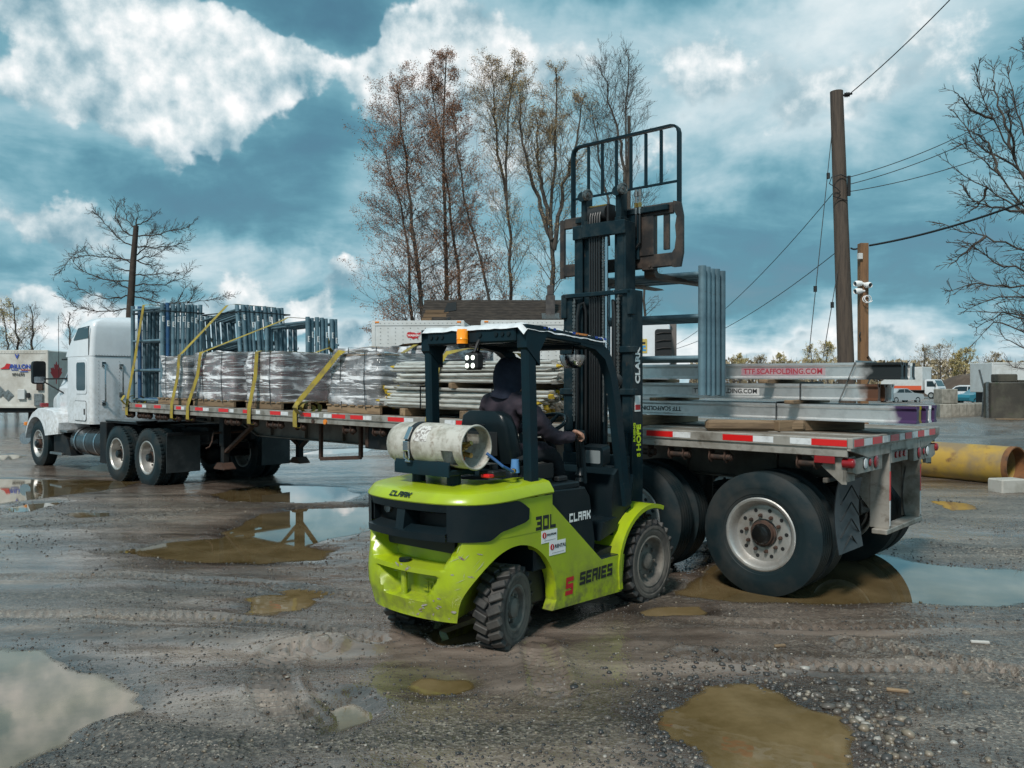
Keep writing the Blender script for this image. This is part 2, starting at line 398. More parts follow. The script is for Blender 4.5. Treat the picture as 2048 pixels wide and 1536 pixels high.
MUD = (0.115, 0.095, 0.078)
M_GREEN = mat('lime_paint', (0.345, 0.455, 0.006), 0.30, col2=(0.30, 0.395, 0.007), scale=3.0, coat=0.15, dust=(0.24, 0.24, 0.05), dust_amt=0.40, bump=0.05, bscale=40, grime=(0.085, 0.072, 0.05), grime_top=.62)
M_CHAR = mat('charcoal_plastic', (0.005, 0.012, 0.016), 0.28, spec=.22, col2=(0.008, 0.014, 0.018), scale=5.0, dust=(0.035, 0.035, 0.032), dust_amt=0.25, bump=0.08, bscale=180)
M_GUARD = mat('guard_paint', (0.008, 0.022, 0.030), 0.30, col2=(0.010, 0.020, 0.026), scale=8.0, rust=(0.16, 0.16, 0.15), rust_lo=0.70, rust_hi=0.73, rust_scale=14, bump=0.03, bscale=90, spec=.12)
M_MAST = mat('mast_steel', (0.008, 0.020, 0.027), 0.30, 0.0, col2=(0.024, 0.034, 0.038), scale=9.0, rust=(0.055, 0.04, 0.03), rust_lo=0.66, rust_hi=0.74, bump=0.05, bscale=70, spec=.14)
M_CARRIAGE = mat('worn_carriage_steel', (0.030, 0.028, 0.028), 0.5, 0.35, col2=(0.085, 0.062, 0.05), scale=7.0, lo=0.42, hi=0.62, bump=0.12, bscale=60)
M_FORK = mat('fork_steel', (0.075, 0.055, 0.045), 0.5, 0.5, col2=(0.12, 0.08, 0.05), scale=8.0, bump=0.1)
M_BLACK = mat('black_rubber_part', (0.010, 0.011, 0.012), 0.55, bump=0.05)
M_HOSE = mat('hydraulic_hose', (0.008, 0.009, 0.010), 0.4)
M_CHROME = mat('bright_steel', (0.55, 0.56, 0.58), 0.16, 1.0)
M_STEEL = mat('dull_steel', (0.33, 0.34, 0.34), 0.38, 0.9, col2=(0.20, 0.19, 0.18), scale=12, bump=0.06)
M_BRASS = mat('brass_fitting', (0.42, 0.29, 0.10), 0.35, 0.9)
M_CHAIN = mat('chain_steel', (0.26, 0.25, 0.24), 0.4, 0.9, col2=(0.08, 0.06, 0.05), scale=60)
M_TYRE_F = mat('forklift_tyre', (0.016, 0.016, 0.017), 0.62, col2=(0.075, 0.068, 0.060), scale=5.0, lo=0.40, hi=0.70, bump=0.2, bscale=40)
M_TYRE_DUST = mat('muddy_tyre_wall', (0.115, 0.102, 0.088), 0.8, col2=(0.055, 0.050, 0.046), scale=6.0, bump=0.25, bscale=50)
M_RIM_F = mat('muddy_rim', (0.16, 0.145, 0.125), 0.75, 0.0, col2=(0.085, 0.077, 0.068), scale=7.0, bump=0.2)
M_TYRE = mat('truck_tyre', (0.011, 0.021, 0.025), 0.45, col2=(0.034, 0.036, 0.035), scale=4.0, lo=0.42, hi=0.70, bump=0.08, bscale=80, rough2=0.62, spec=.18)
M_RIM = mat('aluminium_rim', (0.52, 0.51, 0.49), 0.42, 0.75, col2=(0.33, 0.31, 0.28), scale=7.0, lo=0.42, hi=0.68, bump=0.06, rust=(0.22, 0.17, 0.13), rust_lo=0.68, rust_hi=0.80, rough2=0.6)
M_RUSTY = mat('rusty_iron', (0.075, 0.040, 0.028), 0.75, 0.2, col2=(0.030, 0.022, 0.018), scale=18.0, bump=0.2, bscale=80)
M_GREASE = mat('black_grease', (0.006, 0.006, 0.006), 0.25, bump=0.3, bscale=40)
M_TANK = mat('gas_bottle_paint', (0.50, 0.48, 0.43), 0.45, col2=(0.30, 0.28, 0.23), scale=7.0, rust=(0.18, 0.13, 0.09), rust_lo=0.52, rust_hi=0.80, rust_scale=22, bump=0.08, bscale=50)
M_WHITEPL = mat('white_plastic_sheet', (0.72, 0.73, 0.74), 0.35, col2=(0.60, 0.61, 0.62), scale=9, bump=0.3, bscale=14)
M_AMBER = mat('amber_lens', (0.95, 0.30, 0.01), 0.2, coat=0.5, emit=(1.0, 0.32, 0.01), estr=0.08)
M_LED = mat('work_light_led', (0.9, 0.95, 0.85), 0.3, emit=(0.92, 1.0, 0.85), estr=0.8)
M_WHITE = mat('white_print', (0.78, 0.78, 0.77), 0.5)
M_BLACKP = mat('black_print', (0.012, 0.013, 0.014), 0.5)
M_REDP = mat('red_print', (0.45, 0.015, 0.02), 0.5)
M_SIGNRED = mat('stencil_red', (0.36, 0.03, 0.05), 0.6)
M_LIMEP = mat('lime_print', (0.55, 0.70, 0.02), 0.5)
M_BLUEP = mat('blue_print', (0.03, 0.07, 0.35), 0.5)
M_SCREEN = mat('display_glass', (0.20, 0.23, 0.24), 0.12)
M_GALV = mat('galvanised_frame', (0.125, 0.205, 0.245), 0.42, 0.2, col2=(0.075, 0.125, 0.155), scale=5.0, lo=0.42, hi=0.66, bump=0.06, bscale=50, rust=(0.10, 0.08, 0.07), rust_lo=0.69, rust_hi=0.76, obj_random=0.22)
M_GALVB = mat('blue_frame', (0.035, 0.10, 0.22), 0.40, 0.2, col2=(0.06, 0.13, 0.22), scale=5.0)
M_ALU = mat('mill_aluminium', (0.76, 0.76, 0.75), 0.42, 0.25, col2=(0.66, 0.66, 0.65), scale=14.0, bump=0.02, bscale=60, obj_random=0.06)
M_DECKRAIL = mat('dull_aluminium_rail', (0.37, 0.35, 0.315), 0.55, 0.4, col2=(0.22, 0.20, 0.17), scale=4.0, bump=0.08, rust=(0.13, 0.105, 0.08), rust_lo=0.54, rust_hi=0.72, rust_scale=8)
M_FRAME = mat('trailer_beam', (0.16, 0.145, 0.125), 0.55, 0.45, col2=(0.10, 0.088, 0.075), scale=4.0, bump=0.08, dust=MUD, dust_amt=0.5)
M_CHASSIS = mat('black_chassis', (0.008, 0.010, 0.012), 0.5, spec=.2, col2=(0.022, 0.020, 0.018), scale=5.0, bump=0.1)
M_FLAP = mat('mud_flap_rubber', (0.009, 0.013, 0.015), 0.5, col2=(0.035, 0.040, 0.042), scale=3.0, bump=0.05)
M_FLAPG = mat('grey_mud_flap', (0.055, 0.066, 0.074), 0.5, col2=(0.035, 0.043, 0.048), scale=3.0)
M_REDREF = mat('red_reflector', (0.62, 0.012, 0.012), 0.32, coat=0.3)
M_WHTREF = mat('white_reflector', (0.66, 0.68, 0.69), 0.3, coat=0.3, col2=(0.5, 0.51, 0.52), scale=14)
M_REDLENS = mat('red_lamp_lens', (0.24, 0.008, 0.012), 0.22, coat=0.4)
M_ORANGE = mat('orange_marker', (0.75, 0.22, 0.015), 0.3, coat=0.3)
M_PLANK = mat('deck_plank', (0.20, 0.165, 0.13), 0.62, col2=(0.11, 0.09, 0.072), scale=4.0, stretch=(0.25, 6, 6), bump=0.3, bscale=12, obj_random=0.2)
M_TIMBER = mat('raw_timber', (0.23, 0.155, 0.09), 0.75, col2=(0.13, 0.085, 0.05), scale=5.0, stretch=(0.5, 5, 5), bump=0.3, bscale=20, obj_random=0.25)
M_POST = mat('brown_post_timber', (0.20, 0.105, 0.048), 0.8, col2=(0.13, 0.068, 0.034), scale=4.0, stretch=(5, 5, 0.5), bump=0.2)
M_POLE = mat('weathered_pole_wood', (0.085, 0.063, 0.048), 0.85, col2=(0.045, 0.034, 0.028), scale=6.0, stretch=(5, 5, 0.35), bump=0.4, bscale=14)
M_STRAP = mat('yellow_webbing', (0.33, 0.25, 0.03), 0.75, col2=(0.19, 0.15, 0.05), scale=7.0, bump=0.3, bscale=200)
M_BAND = mat('black_banding', (0.010, 0.012, 0.014), 0.4)
M_TRUCKW = mat('white_truck_paint', (0.72, 0.75, 0.78), 0.26, coat=0.4, col2=(0.66, 0.69, 0.72), scale=1.5, dust=(0.36, 0.34, 0.31), dust_amt=0.18, grime=(.33, .30, .26), grime_top=2.1)
M_TRAILW = mat('white_van_panel', (0.60, 0.62, 0.62), 0.42, col2=(0.52, 0.53, 0.52), scale=0.8, dust=(0.36, 0.33, 0.28), dust_amt=0.30)
M_GLASS = mat('dark_window', (0.012, 0.018, 0.021), 0.06, coat=0.5)
M_GLASSG = mat('blue_window', (0.03, 0.07, 0.085), 0.08, coat=0.5)
M_CONC = mat('grey_concrete', (0.27, 0.255, 0.22), 0.85, col2=(0.16, 0.15, 0.125), scale=3.0, bump=0.3, bscale=10, obj_random=0.15)
M_DARKCONC = mat('mossy_dark_concrete', (0.062, 0.055, 0.045), 0.9, col2=(0.10, 0.092, 0.07), scale=1.2, bump=0.4, bscale=5, rust=(0.05, 0.065, 0.03), rust_lo=0.58, rust_hi=0.68, rust_scale=2.0)
M_PIPEY = mat('yellow_pipe_paint', (0.42, 0.26, 0.045), 0.6, col2=(0.24, 0.17, 0.09), scale=1.8, lo=0.42, hi=0.62, detail=7, bump=0.15, bscale=8, rust=(0.16, 0.08, 0.035), rust_lo=0.60, rust_hi=0.70, rust_scale=3.0)
M_PIPER = mat('rusty_pipe', (0.20, 0.085, 0.03), 0.75, col2=(0.09, 0.045, 0.025), scale=5.0, bump=0.3)

# ---------------------------------------------------------------- ground, puddles, gravel
F_PX, HOR, CAMH = 1663.0, 768.0, 1.84
def gp(px, py):           # where a line of sight meets the yard
    Y = F_PX * CAMH / (py - HOR); return ((px - 1024) / F_PX * Y, Y)
def dp(px, py, Y): return Vector(((px - 1024) / F_PX * Y, Y, CAMH - (py - HOR) / F_PX * Y))

def vnoise(x, y, seed=0):
    xi = np.floor(x).astype(np.int64); yi = np.floor(y).astype(np.int64); xf = x - xi; yf = y - yi
    def hsh(a, b):
        n = (a * 374761393 + b * 668265263 + seed * 974711) & 0x7fffffff
        n = ((n ^ (n >> 13)) * 1274126177) & 0x7fffffff
        return ((n ^ (n >> 16)) & 0xffff) / 65535.0
    u = xf * xf * (3 - 2 * xf); v = yf * yf * (3 - 2 * yf)
    return (hsh(xi, yi) * (1 - u) + hsh(xi + 1, yi) * u) * (1 - v) + (hsh(xi, yi + 1) * (1 - u) + hsh(xi + 1, yi + 1) * u) * v
def fbm(x, y, oct=4, seed=0):
    s = np.zeros_like(x); a = 0.5; t = 0
    for o in range(oct):
        s += a * vnoise(x * 2 ** o + 17.3 * o, y * 2 ** o - 9.1 * o, seed + o); t += a; a *= 0.5
    return s / t
def nsm(a, b, x):
    t = np.clip((x - a) / (b - a), 0, 1); return t * t * (3 - 2 * t)
def sdist(poly, x, y):
    P = np.array(poly); n = len(P); d = np.full(x.shape, 1e9); ins = np.zeros(x.shape, bool)
    for i in range(n):
        a = P[i]; b = P[(i + 1) % n]; e = b - a; wx = x - a[0]; wy = y - a[1]
        t = np.clip((wx * e[0] + wy * e[1]) / (e @ e + 1e-12), 0, 1)
        d = np.minimum(d, (wx - e[0] * t) ** 2 + (wy - e[1] * t) ** 2)
        c = (a[1] > y) != (b[1] > y)
        with np.errstate(divide='ignore', invalid='ignore'): xx = (b[0] - a[0]) * (y - a[1]) / (b[1] - a[1] + 1e-15) + a[0]
        ins ^= c & (x < xx)
    d = np.sqrt(d); return np.where(ins, -d, d)
def pdist(pl, x, y):
    P = np.array(pl); d = np.full(x.shape, 1e9); arcl = np.zeros(x.shape); s0 = 0.0
    for i in range(len(P) - 1):
        a = P[i]; e = P[i + 1] - a; l = math.hypot(*e); wx = x - a[0]; wy = y - a[1]
        t = np.clip((wx * e[0] + wy * e[1]) / (l * l), 0, 1); q = np.hypot(wx - e[0] * t, wy - e[1] * t)
        k = q < d; d = np.where(k, q, d); arcl = np.where(k, s0 + t * l, arcl); s0 += l
    return d, arcl

PUD = [  # outlines of the standing water, sharpness of the shore
    ('wide milky puddle at the near left corner of the yard', [(-260, 1300), (0, 1306), (60, 1313), (95, 1330), (150, 1343), (215, 1373), (247, 1395), (232, 1415), (180, 1442), (110, 1472), (60, 1492), (20, 1522), (-60, 1600), (-300, 1600)], 1.0),
    ('brown puddle ringed by pale stones at the near right', [(1360, 1432), (1375, 1400), (1420, 1381), (1500, 1377), (1560, 1396), (1620, 1418), (1690, 1440), (1702, 1480), (1724, 1530), (1700, 1570), (1500, 1590), (1420, 1550), (1385, 1500), (1362, 1470)], 1.0),
    ('long brown puddle in the middle of the yard left of the forklift', [(238, 1106), (330, 1088), (440, 1078), (486, 1050), (520, 1030), (610, 1018), (760, 1015), (765, 1052), (690, 1074), (605, 1086), (596, 1094), (650, 1106), (622, 1119), (540, 1125), (420, 1122), (300, 1113)], 0.8),
    ('puddle lying behind the mud flaps of the semi truck', [(423, 990), (500, 975), (560, 973), (680, 976), (714, 990), (690, 1004), (570, 1008), (470, 1004)], 0.8),
    ('dark puddle at the far left in front of the truck wheels', [(-160, 960), (60, 960), (180, 961), (268, 966), (240, 975), (190, 985), (120, 992), (60, 1001), (0, 1009), (-160, 1012)], 0.8),
    ('thin puddle strip just in front of the dark far left puddle', [(10, 1018), (60, 1010), (108, 1006), (112, 1011), (62, 1023), (20, 1027)], 0.5),
    ('tiny brown puddle between the far left and middle puddles', [(132, 1033), (160, 1027), (212, 1028), (216, 1034), (160, 1038)], 0.4),
    ('small oval brown puddle left of the forklift counterweight', [(495, 1217), (520, 1200), (590, 1191), (640, 1193), (622, 1206), (600, 1219), (550, 1230), (503, 1227)], 0.7),
    ('large puddle around the rear trailer wheels mirroring the tyre', [(1400, 1172), (1440, 1145), (1500, 1120), (1640, 1108), (1760, 1116), (1860, 1136), (2048, 1150), (2160, 1175), (2080, 1202), (1900, 1213), (1800, 1205), (1660, 1208), (1560, 1203), (1480, 1196), (1410, 1188)], 0.9),
    ('shallow brown puddle in front of the forklift on the gravel', [(826, 1378), (850, 1364), (940, 1366), (965, 1380), (922, 1394), (850, 1392)], 0.5),
    ('shallow muddy puddle beside the forklift front wheel', [(1290, 1228), (1335, 1216), (1395, 1218), (1400, 1227), (1360, 1237), (1300, 1236)], 0.3),
    ('muddy puddle under the forklift behind its rear wheel', [(860, 1268), (930, 1238), (1000, 1242), (990, 1272), (900, 1288)], 0.5),
    ('bright patchy puddle on the gravel in the near foreground', [(628, 1448), (650, 1420), (705, 1408), (752, 1424), (748, 1448), (700, 1470), (650, 1478)], 0.35),
    ('tiny amber puddle between the pipe and the trailer', [(1872, 1004), (1930, 1010), (1950, 1020), (1905, 1023)], 0.5),
    ('bright far puddle under the trailer beyond the rail hanger', [(600, 910), (650, 899), (735, 897), (735, 905), (660, 910)], 0.5),
    ('narrow far puddle left of the truck steer wheel', [(-30, 914), (20, 910), (46, 914), (20, 922), (-30, 922)], 0.5),
    ('bright wet patch under the truck fuel tank', [(170, 940), (205, 930), (226, 934), (206, 944)], 0.5)]
PUDW = [(n, [gp(*p) for p in poly], k) for n, poly, k in PUD]
RIDGES = [([gp(*p) for p in ((-80, 1255), (150, 1262), (300, 1272), (560, 1281), (660, 1296))], 0.13, 0.045),
          ([gp(*p) for p in ((220, 1462), (330, 1490), (430, 1512))], 0.12, 0.05),
          ([gp(*p) for p in ((520, 1300), (620, 1296), (740, 1302))], 0.09, 0.028),
          ([gp(*p) for p in ((1350, 1215), (1600, 1228), (1850, 1225), (2100, 1240))], 0.16, 0.022),
          ([gp(*p) for p in ((1330, 1262), (1560, 1290), (1800, 1300))], 0.12, 0.018),
          ([gp(*p) for p in ((1840, 1085), (1950, 1100), (2100, 1112))], 0.15, 0.035),
          ([gp(*p) for p in ((1845, 1030), (1950, 1060), (2100, 1075))], 0.15, 0.03),
          ([gp(*p) for p in ((-50, 1195), (200, 1190), (420, 1205), (640, 1240))], 0.10, 0.016)]
TREAD = [gp(*p) for p in ((640, 1302), (575, 1312), (548, 1340), (543, 1385), (560, 1425), (605, 1452))]
PRINTS = [[gp(*p) for p in q] for q in (((1075, 1300), (1090, 1345), (1105, 1400)), ((-60, 1240), (200, 1236), (420, 1244), (600, 1262), (760, 1290)), ((-60, 1165), (250, 1160), (520, 1175), (740, 1205)), ((1330, 1250), (1600, 1262), (1900, 1258), (2100, 1266)), ((1380, 1320), (1650, 1345), (1950, 1350), (2100, 1360)), ((60, 1060), (300, 1040), (430, 1020)), ((1700, 1300), (1900, 1330), (2100, 1390)))]

def height(x, y):
    d = np.hypot(x, y); fade = 1.0 / (1 + (d / 40) ** 2)
    h = 0.030 + (fbm(x * .35, y * .35, 3, 5) - .5) * .030 + (fbm(x * 1.6, y * 1.6, 3, 9) - .5) * .016 + (fbm(x * 9, y * 9, 3, 31) - .5) * .010 * fade
    # wheel ruts swept roughly across the yard
    c, s_ = math.cos(R(-6)), math.sin(R(-6)); xr = x * c - y * s_; yr = x * s_ + y * c
    h += (fbm(xr * .12, yr * 2.2, 4, 41) - .5) * .022 * fade
    rag = (fbm(x * 2.2, y * 2.2, 4, 77) - .5)
    low = np.ones_like(x); shore = np.zeros_like(x)
    for i, (n, poly, k) in enumerate(PUDW):
        P = np.array(poly); m = (x > P[:, 0].min() - 1.2) & (x < P[:, 0].max() + 1.2) & (y > P[:, 1].min() - 1.4) & (y < P[:, 1].max() + 1.4)
        if not m.any(): continue
        sd = sdist(poly, x[m], y[m]); w = 0.32 * k + 0.04
        q = nsm(-w, w, sd + rag[m] * (.34 * k + .14 * (1.0 - k)))
        hm = h[m]; h[m] = hm * q + (-0.030 * (0.45 + 0.55 * k)) * (1 - q)
        low[m] = np.minimum(low[m], np.clip((sd + .0) / .9, 0, 1)); shore[m] = np.maximum(shore[m], (1 - nsm(.02, .10 + .30 * k, sd + rag[m] * .3)))
    for pl, w, a in RIDGES:
        P = np.array(pl); m = (x > P[:, 0].min() - 1) & (x < P[:, 0].max() + 1) & (y > P[:, 1].min() - 1) & (y < P[:, 1].max() + 1)
        if not m.any(): continue
        q, s0 = pdist(pl, x[m], y[m]); g = np.exp(-(q / w) ** 2) * (.3 + .9 * fbm(x[m] * 4, y[m] * 4, 3, 3)) - .25 * np.exp(-((q - 2.1 * w) / w) ** 2)
        h[m] += a * g
    for pl, wid in [(TREAD, .12)] + [(p_, .11) for p_ in PRINTS]:
        P = np.array(pl); m = (x > P[:, 0].min() - .5) & (x < P[:, 0].max() + .5) & (y > P[:, 1].min() - .5) & (y < P[:, 1].max() + .5)
        if m.any():
            q, s0 = pdist(pl, x[m], y[m]); k = (1 - nsm(wid * .8, wid * 1.1, q)) * nsm(.30, .62, fbm(x[m] * 1.3, y[m] * 1.3, 3, 55))
            h[m] += k * (-.016 + .030 * nsm(-.2, .3, np.sin((s0 + q * .5) * 2 * np.pi / .075))) + .018 * np.exp(-((q - wid * 1.35) / .04) ** 2)
    # a bank of heaped dirt and rubble at the right, in front of the old wall
    h += .25 * nsm(22, 46, y) * nsm(16, 24, x) * fbm(x * .5, y * .5, 3, 8)
    return h, low, shore

def build_ground():
    front = np.radians(np.linspace(-48, 48, 600)); back = np.radians(np.linspace(48, 312, 72))[1:-1]
    ang = np.concatenate([front, back]); nA = len(ang)
    rad = np.concatenate([np.linspace(0.25, 3.4, 9), 3.4 * np.exp(np.linspace(0, math.log(34 / 3.4), 560))[1:], 34 * np.exp(np.linspace(0, math.log(1500 / 34), 60))[1:]]); nR = len(rad)
    A, Rr = np.meshgrid(ang, rad); x = (Rr * np.sin(A)).ravel(); y = (Rr * np.cos(A)).ravel()
    h, low, shore = height(x, y)
    far = nsm(60, 140, np.hypot(x, y)); h = h * (1 - far)
    co = np.stack([x, y, h], 1).astype(np.float32)
    co = np.vstack([co, [[0, 0, .02]]]).astype(np.float32); ctr = len(co) - 1
    i = np.arange(nR - 1)[:, None]; j = np.arange(nA)[None, :]; j2 = (j + 1) % nA
    q = np.stack(np.broadcast_arrays(i * nA + j, (i + 1) * nA + j, (i + 1) * nA + j2, i * nA + j2), -1).reshape(-1, 4)[:, ::-1]
    tri = np.stack([np.arange(nA), (np.arange(nA) + 1) % nA, np.full(nA, ctr)], 1)
    me = bpy.data.meshes.new('ground')
    me.vertices.add(len(co)); me.vertices.foreach_set('co', co.ravel())
    nl = q.size + tri.size
    me.loops.add(nl); me.loops.foreach_set('vertex_index', np.concatenate([q.ravel(), tri.ravel()]).astype(np.int32))
    me.polygons.add(len(q) + len(tri))
    me.polygons.foreach_set('loop_start', np.concatenate([np.arange(len(q)) * 4, q.size + np.arange(len(tri)) * 3]).astype(np.int32))
    me.polygons.foreach_set('use_smooth', np.ones(len(q) + len(tri), bool))
    me.update(calc_edges=True); me.validate()
    # how soaked the mud is (0 loose gravel .. 1 smooth wet slurry)
    c, s_ = math.cos(R(-5)), math.sin(R(-5)); xr = x * c - y * s_; yr = x * s_ + y * c
    st = fbm(xr * .16, yr * 1.9, 4, 61); big = fbm(x * .22, y * .22, 3, 19)
    wet = .46 + 2.1 * (st - .5) + .9 * (big - .5) + .30 * nsm(3, -3, x) * nsm(4.8, 6.5, y) + .28 * nsm(9.5, 16, y) + .30 * (1 - low) - 6.0 * (h - .024)
    wet -= .35 * nsm(6.4, 4.6, y)
    wet = np.append(np.clip(wet, 0, 1), .3)
    at = me.attributes.new('wet', 'FLOAT', 'POINT'); at.data.foreach_set('value', wet.astype(np.float32))
    at = me.attributes.new('shore', 'FLOAT', 'POINT'); at.data.foreach_set('value', np.append(shore, 0).astype(np.float32))
    me.materials.append(ground_material())
    return tag(link('ground', me), 'wet gravel and mud yard', None, kind='structure')

def ground_material():
    m = bpy.data.materials.new('wet_gravel_mud'); m.use_nodes = True; nt = m.node_tree; N = nt.nodes; L = nt.links; bs = N['Principled BSDF']
    def nd(t, **k):
        n = N.new(t)
        for a, b in k.items(): setattr(n, a, b)
        return n
    tc = nd('ShaderNodeTexCoord'); vec = tc.outputs['Object']
    at = nd('ShaderNodeAttribute'); at.attribute_name = 'wet'
    nz = nd('ShaderNodeTexNoise'); nz.inputs['Scale'].default_value = 3.5; nz.inputs['Detail'].default_value = 6; nz.inputs['Roughness'].default_value = .65; L.new(vec, nz.inputs['Vector'])
    ad = nd('ShaderNodeMath', operation='MULTIPLY_ADD'); L.new(nz.outputs['Fac'], ad.inputs[0]); ad.inputs[1].default_value = .9; ad.inputs[2].default_value = -.45
    w = nd('ShaderNodeMath', operation='ADD'); w.use_clamp = True; L.new(ad.outputs[0], w.inputs[0]); L.new(at.outputs['Fac'], w.inputs[1]); W = w.outputs[0]
    vo = nd('ShaderNodeTexVoronoi'); vo.inputs['Scale'].default_value = 62; L.new(vec, vo.inputs['Vector'])
    vo2 = nd('ShaderNodeTexVoronoi'); vo2.inputs['Scale'].default_value = 24; L.new(vec, vo2.inputs['Vector'])
    mp = nd('ShaderNodeMapping'); mp.inputs['Scale'].default_value = (.35, 1.6, 1); mp.inputs['Rotation'].default_value = (0, 0, R(6)); L.new(vec, mp.inputs[0])
    n2 = nd('ShaderNodeTexNoise'); n2.inputs['Scale'].default_value = 1.1; n2.inputs['Detail'].default_value = 7; n2.inputs['Roughness'].default_value = .68; L.new(mp.outputs[0], n2.inputs['Vector'])
    def ramp(fac, pts):
        r = nd('ShaderNodeValToRGB'); cr = r.color_ramp
        while len(cr.elements) < len(pts): cr.elements.new(.5)
        for e, (p, c) in zip(cr.elements, pts): e.position = p; e.color = (*c, 1)
        L.new(fac, r.inputs[0]); return r.outputs[0]
    mud = ramp(n2.outputs['Fac'], [(.30, (.082, .061, .049)), (.50, (.165, .128, .105)), (.70, (.26, .208, .172))])
    sc = nd('ShaderNodeSeparateColor'); L.new(vo.outputs['Color'], sc.inputs[0])
    grav = ramp(sc.outputs[0], [(.0, (.048, .037, .028)), (.45, (.112, .088, .068)), (.80, (.185, .150, .118)), (.97, (.32, .275, .22))])
    mx = nd('ShaderNodeMix', data_type='RGBA'); L.new(W, mx.inputs['Factor']); L.new(grav, mx.inputs['A']); L.new(mud, mx.inputs['B'])
    dk = nd('ShaderNodeMapRange'); dk.inputs['From Min'].default_value = .38; dk.inputs['From Max'].default_value = .62; dk.inputs['To Min'].default_value = .55; dk.inputs['To Max'].default_value = 1.1; L.new(n2.outputs['Fac'], dk.inputs[0])
    hv = nd('ShaderNodeHueSaturation'); sh = nd('ShaderNodeAttribute'); sh.attribute_name = 'shore'; sk = nd('ShaderNodeMath', operation='MULTIPLY_ADD'); sk.inputs[1].default_value = -.45; sk.inputs[2].default_value = 1.0; L.new(sh.outputs['Fac'], sk.inputs[0]); sv = nd('ShaderNodeMath', operation='MULTIPLY'); L.new(sk.outputs[0], sv.inputs[0]); L.new(dk.outputs[0], sv.inputs[1]); L.new(sv.outputs[0], hv.inputs['Value']); L.new(mx.outputs['Result'], hv.inputs['Color']); L.new(hv.outputs[0], bs.inputs['Base Color'])
    rr = nd('ShaderNodeMapRange'); rr.inputs['From Min'].default_value = .15; rr.inputs['From Max'].default_value = .85; rr.inputs['To Min'].default_value = .44; rr.inputs['To Max'].default_value = .09; L.new(W, rr.inputs[0]); L.new(rr.outputs[0], bs.inputs['Roughness'])
    bs.inputs['Specular IOR Level'].default_value = .8
    bs_ = nd('ShaderNodeMapRange'); bs_.inputs['To Min'].default_value = .95; bs_.inputs['To Max'].default_value = .13; L.new(W, bs_.inputs[0])
    hgt = nd('ShaderNodeMath', operation='ADD'); L.new(vo.outputs['Distance'], hgt.inputs[0])
    k2 = nd('ShaderNodeMath', operation='MULTIPLY'); k2.inputs[1].default_value = 1.3; L.new(vo2.outputs['Distance'], k2.inputs[0]); L.new(k2.outputs[0], hgt.inputs[1])
    n4 = nd('ShaderNodeTexNoise'); n4.inputs['Scale'].default_value = 28; n4.inputs['Detail'].default_value = 4; L.new(vec, n4.inputs['Vector'])
    h2 = nd('ShaderNodeMath', operation='ADD'); L.new(hgt.outputs[0], h2.inputs[0]); L.new(n4.outputs['Fac'], h2.inputs[1])
    bp = nd('ShaderNodeBump'); bp.inputs['Distance'].default_value = .008; L.new(bs_.outputs[0], bp.inputs['Strength']); L.new(h2.outputs[0], bp.inputs['Height']); L.new(bp.outputs[0], bs.inputs['Normal'])
    return m
ground = build_ground()

def water_material(silty=False):
    m = bpy.data.materials.new('silty_water' if silty else 'muddy_water'); m.use_nodes = True; nt = m.node_tree; N = nt.nodes; L = nt.links; bs = N['Principled BSDF']
    tc = N.new('ShaderNodeTexCoord'); n = N.new('ShaderNodeTexNoise'); n.inputs['Scale'].default_value = 1.7; n.inputs['Detail'].default_value = 7; n.inputs['Roughness'].default_value = .65; L.new(tc.outputs['Object'], n.inputs['Vector'])
    r = N.new('ShaderNodeValToRGB'); r.color_ramp.elements[0].position = .35; r.color_ramp.elements[0].color = (.100, .068, .028, 1); r.color_ramp.elements[1].position = .68; r.color_ramp.elements[1].color = (.205, .145, .074, 1)
    L.new(n.outputs['Fac'], r.inputs[0]); L.new(r.outputs[0], bs.inputs['Base Color'])
    dp_ = N.new('ShaderNodeAttribute'); dp_.attribute_name = 'depth'; al = N.new('ShaderNodeMapRange'); al.inputs['From Max'].default_value = .006; al.inputs['To Min'].default_value = .35; L.new(dp_.outputs['Fac'], al.inputs[0]); L.new(al.outputs[0], bs.inputs['Alpha'])
    bs.inputs['Roughness'].default_value = .03; bs.inputs['IOR'].default_value = 1.45 if not silty else 1.25
    bs.inputs['Coat Weight'].default_value = .6 if not silty else 0; bs.inputs['Coat Roughness'].default_value = .015
    n3 = N.new('ShaderNodeTexNoise'); n3.inputs['Scale'].default_value = 5; n3.inputs['Detail'].default_value = 2; L.new(tc.outputs['Object'], n3.inputs['Vector'])
    b = N.new('ShaderNodeBump'); b.inputs['Strength'].default_value = .3 if silty else .05; b.inputs['Distance'].default_value = .006; L.new(n3.outputs['Fac'], b.inputs['Height']); L.new(b.outputs[0], bs.inputs['Normal'])
    return m
M_WATER = water_material(); M_SILTY = water_material(True)
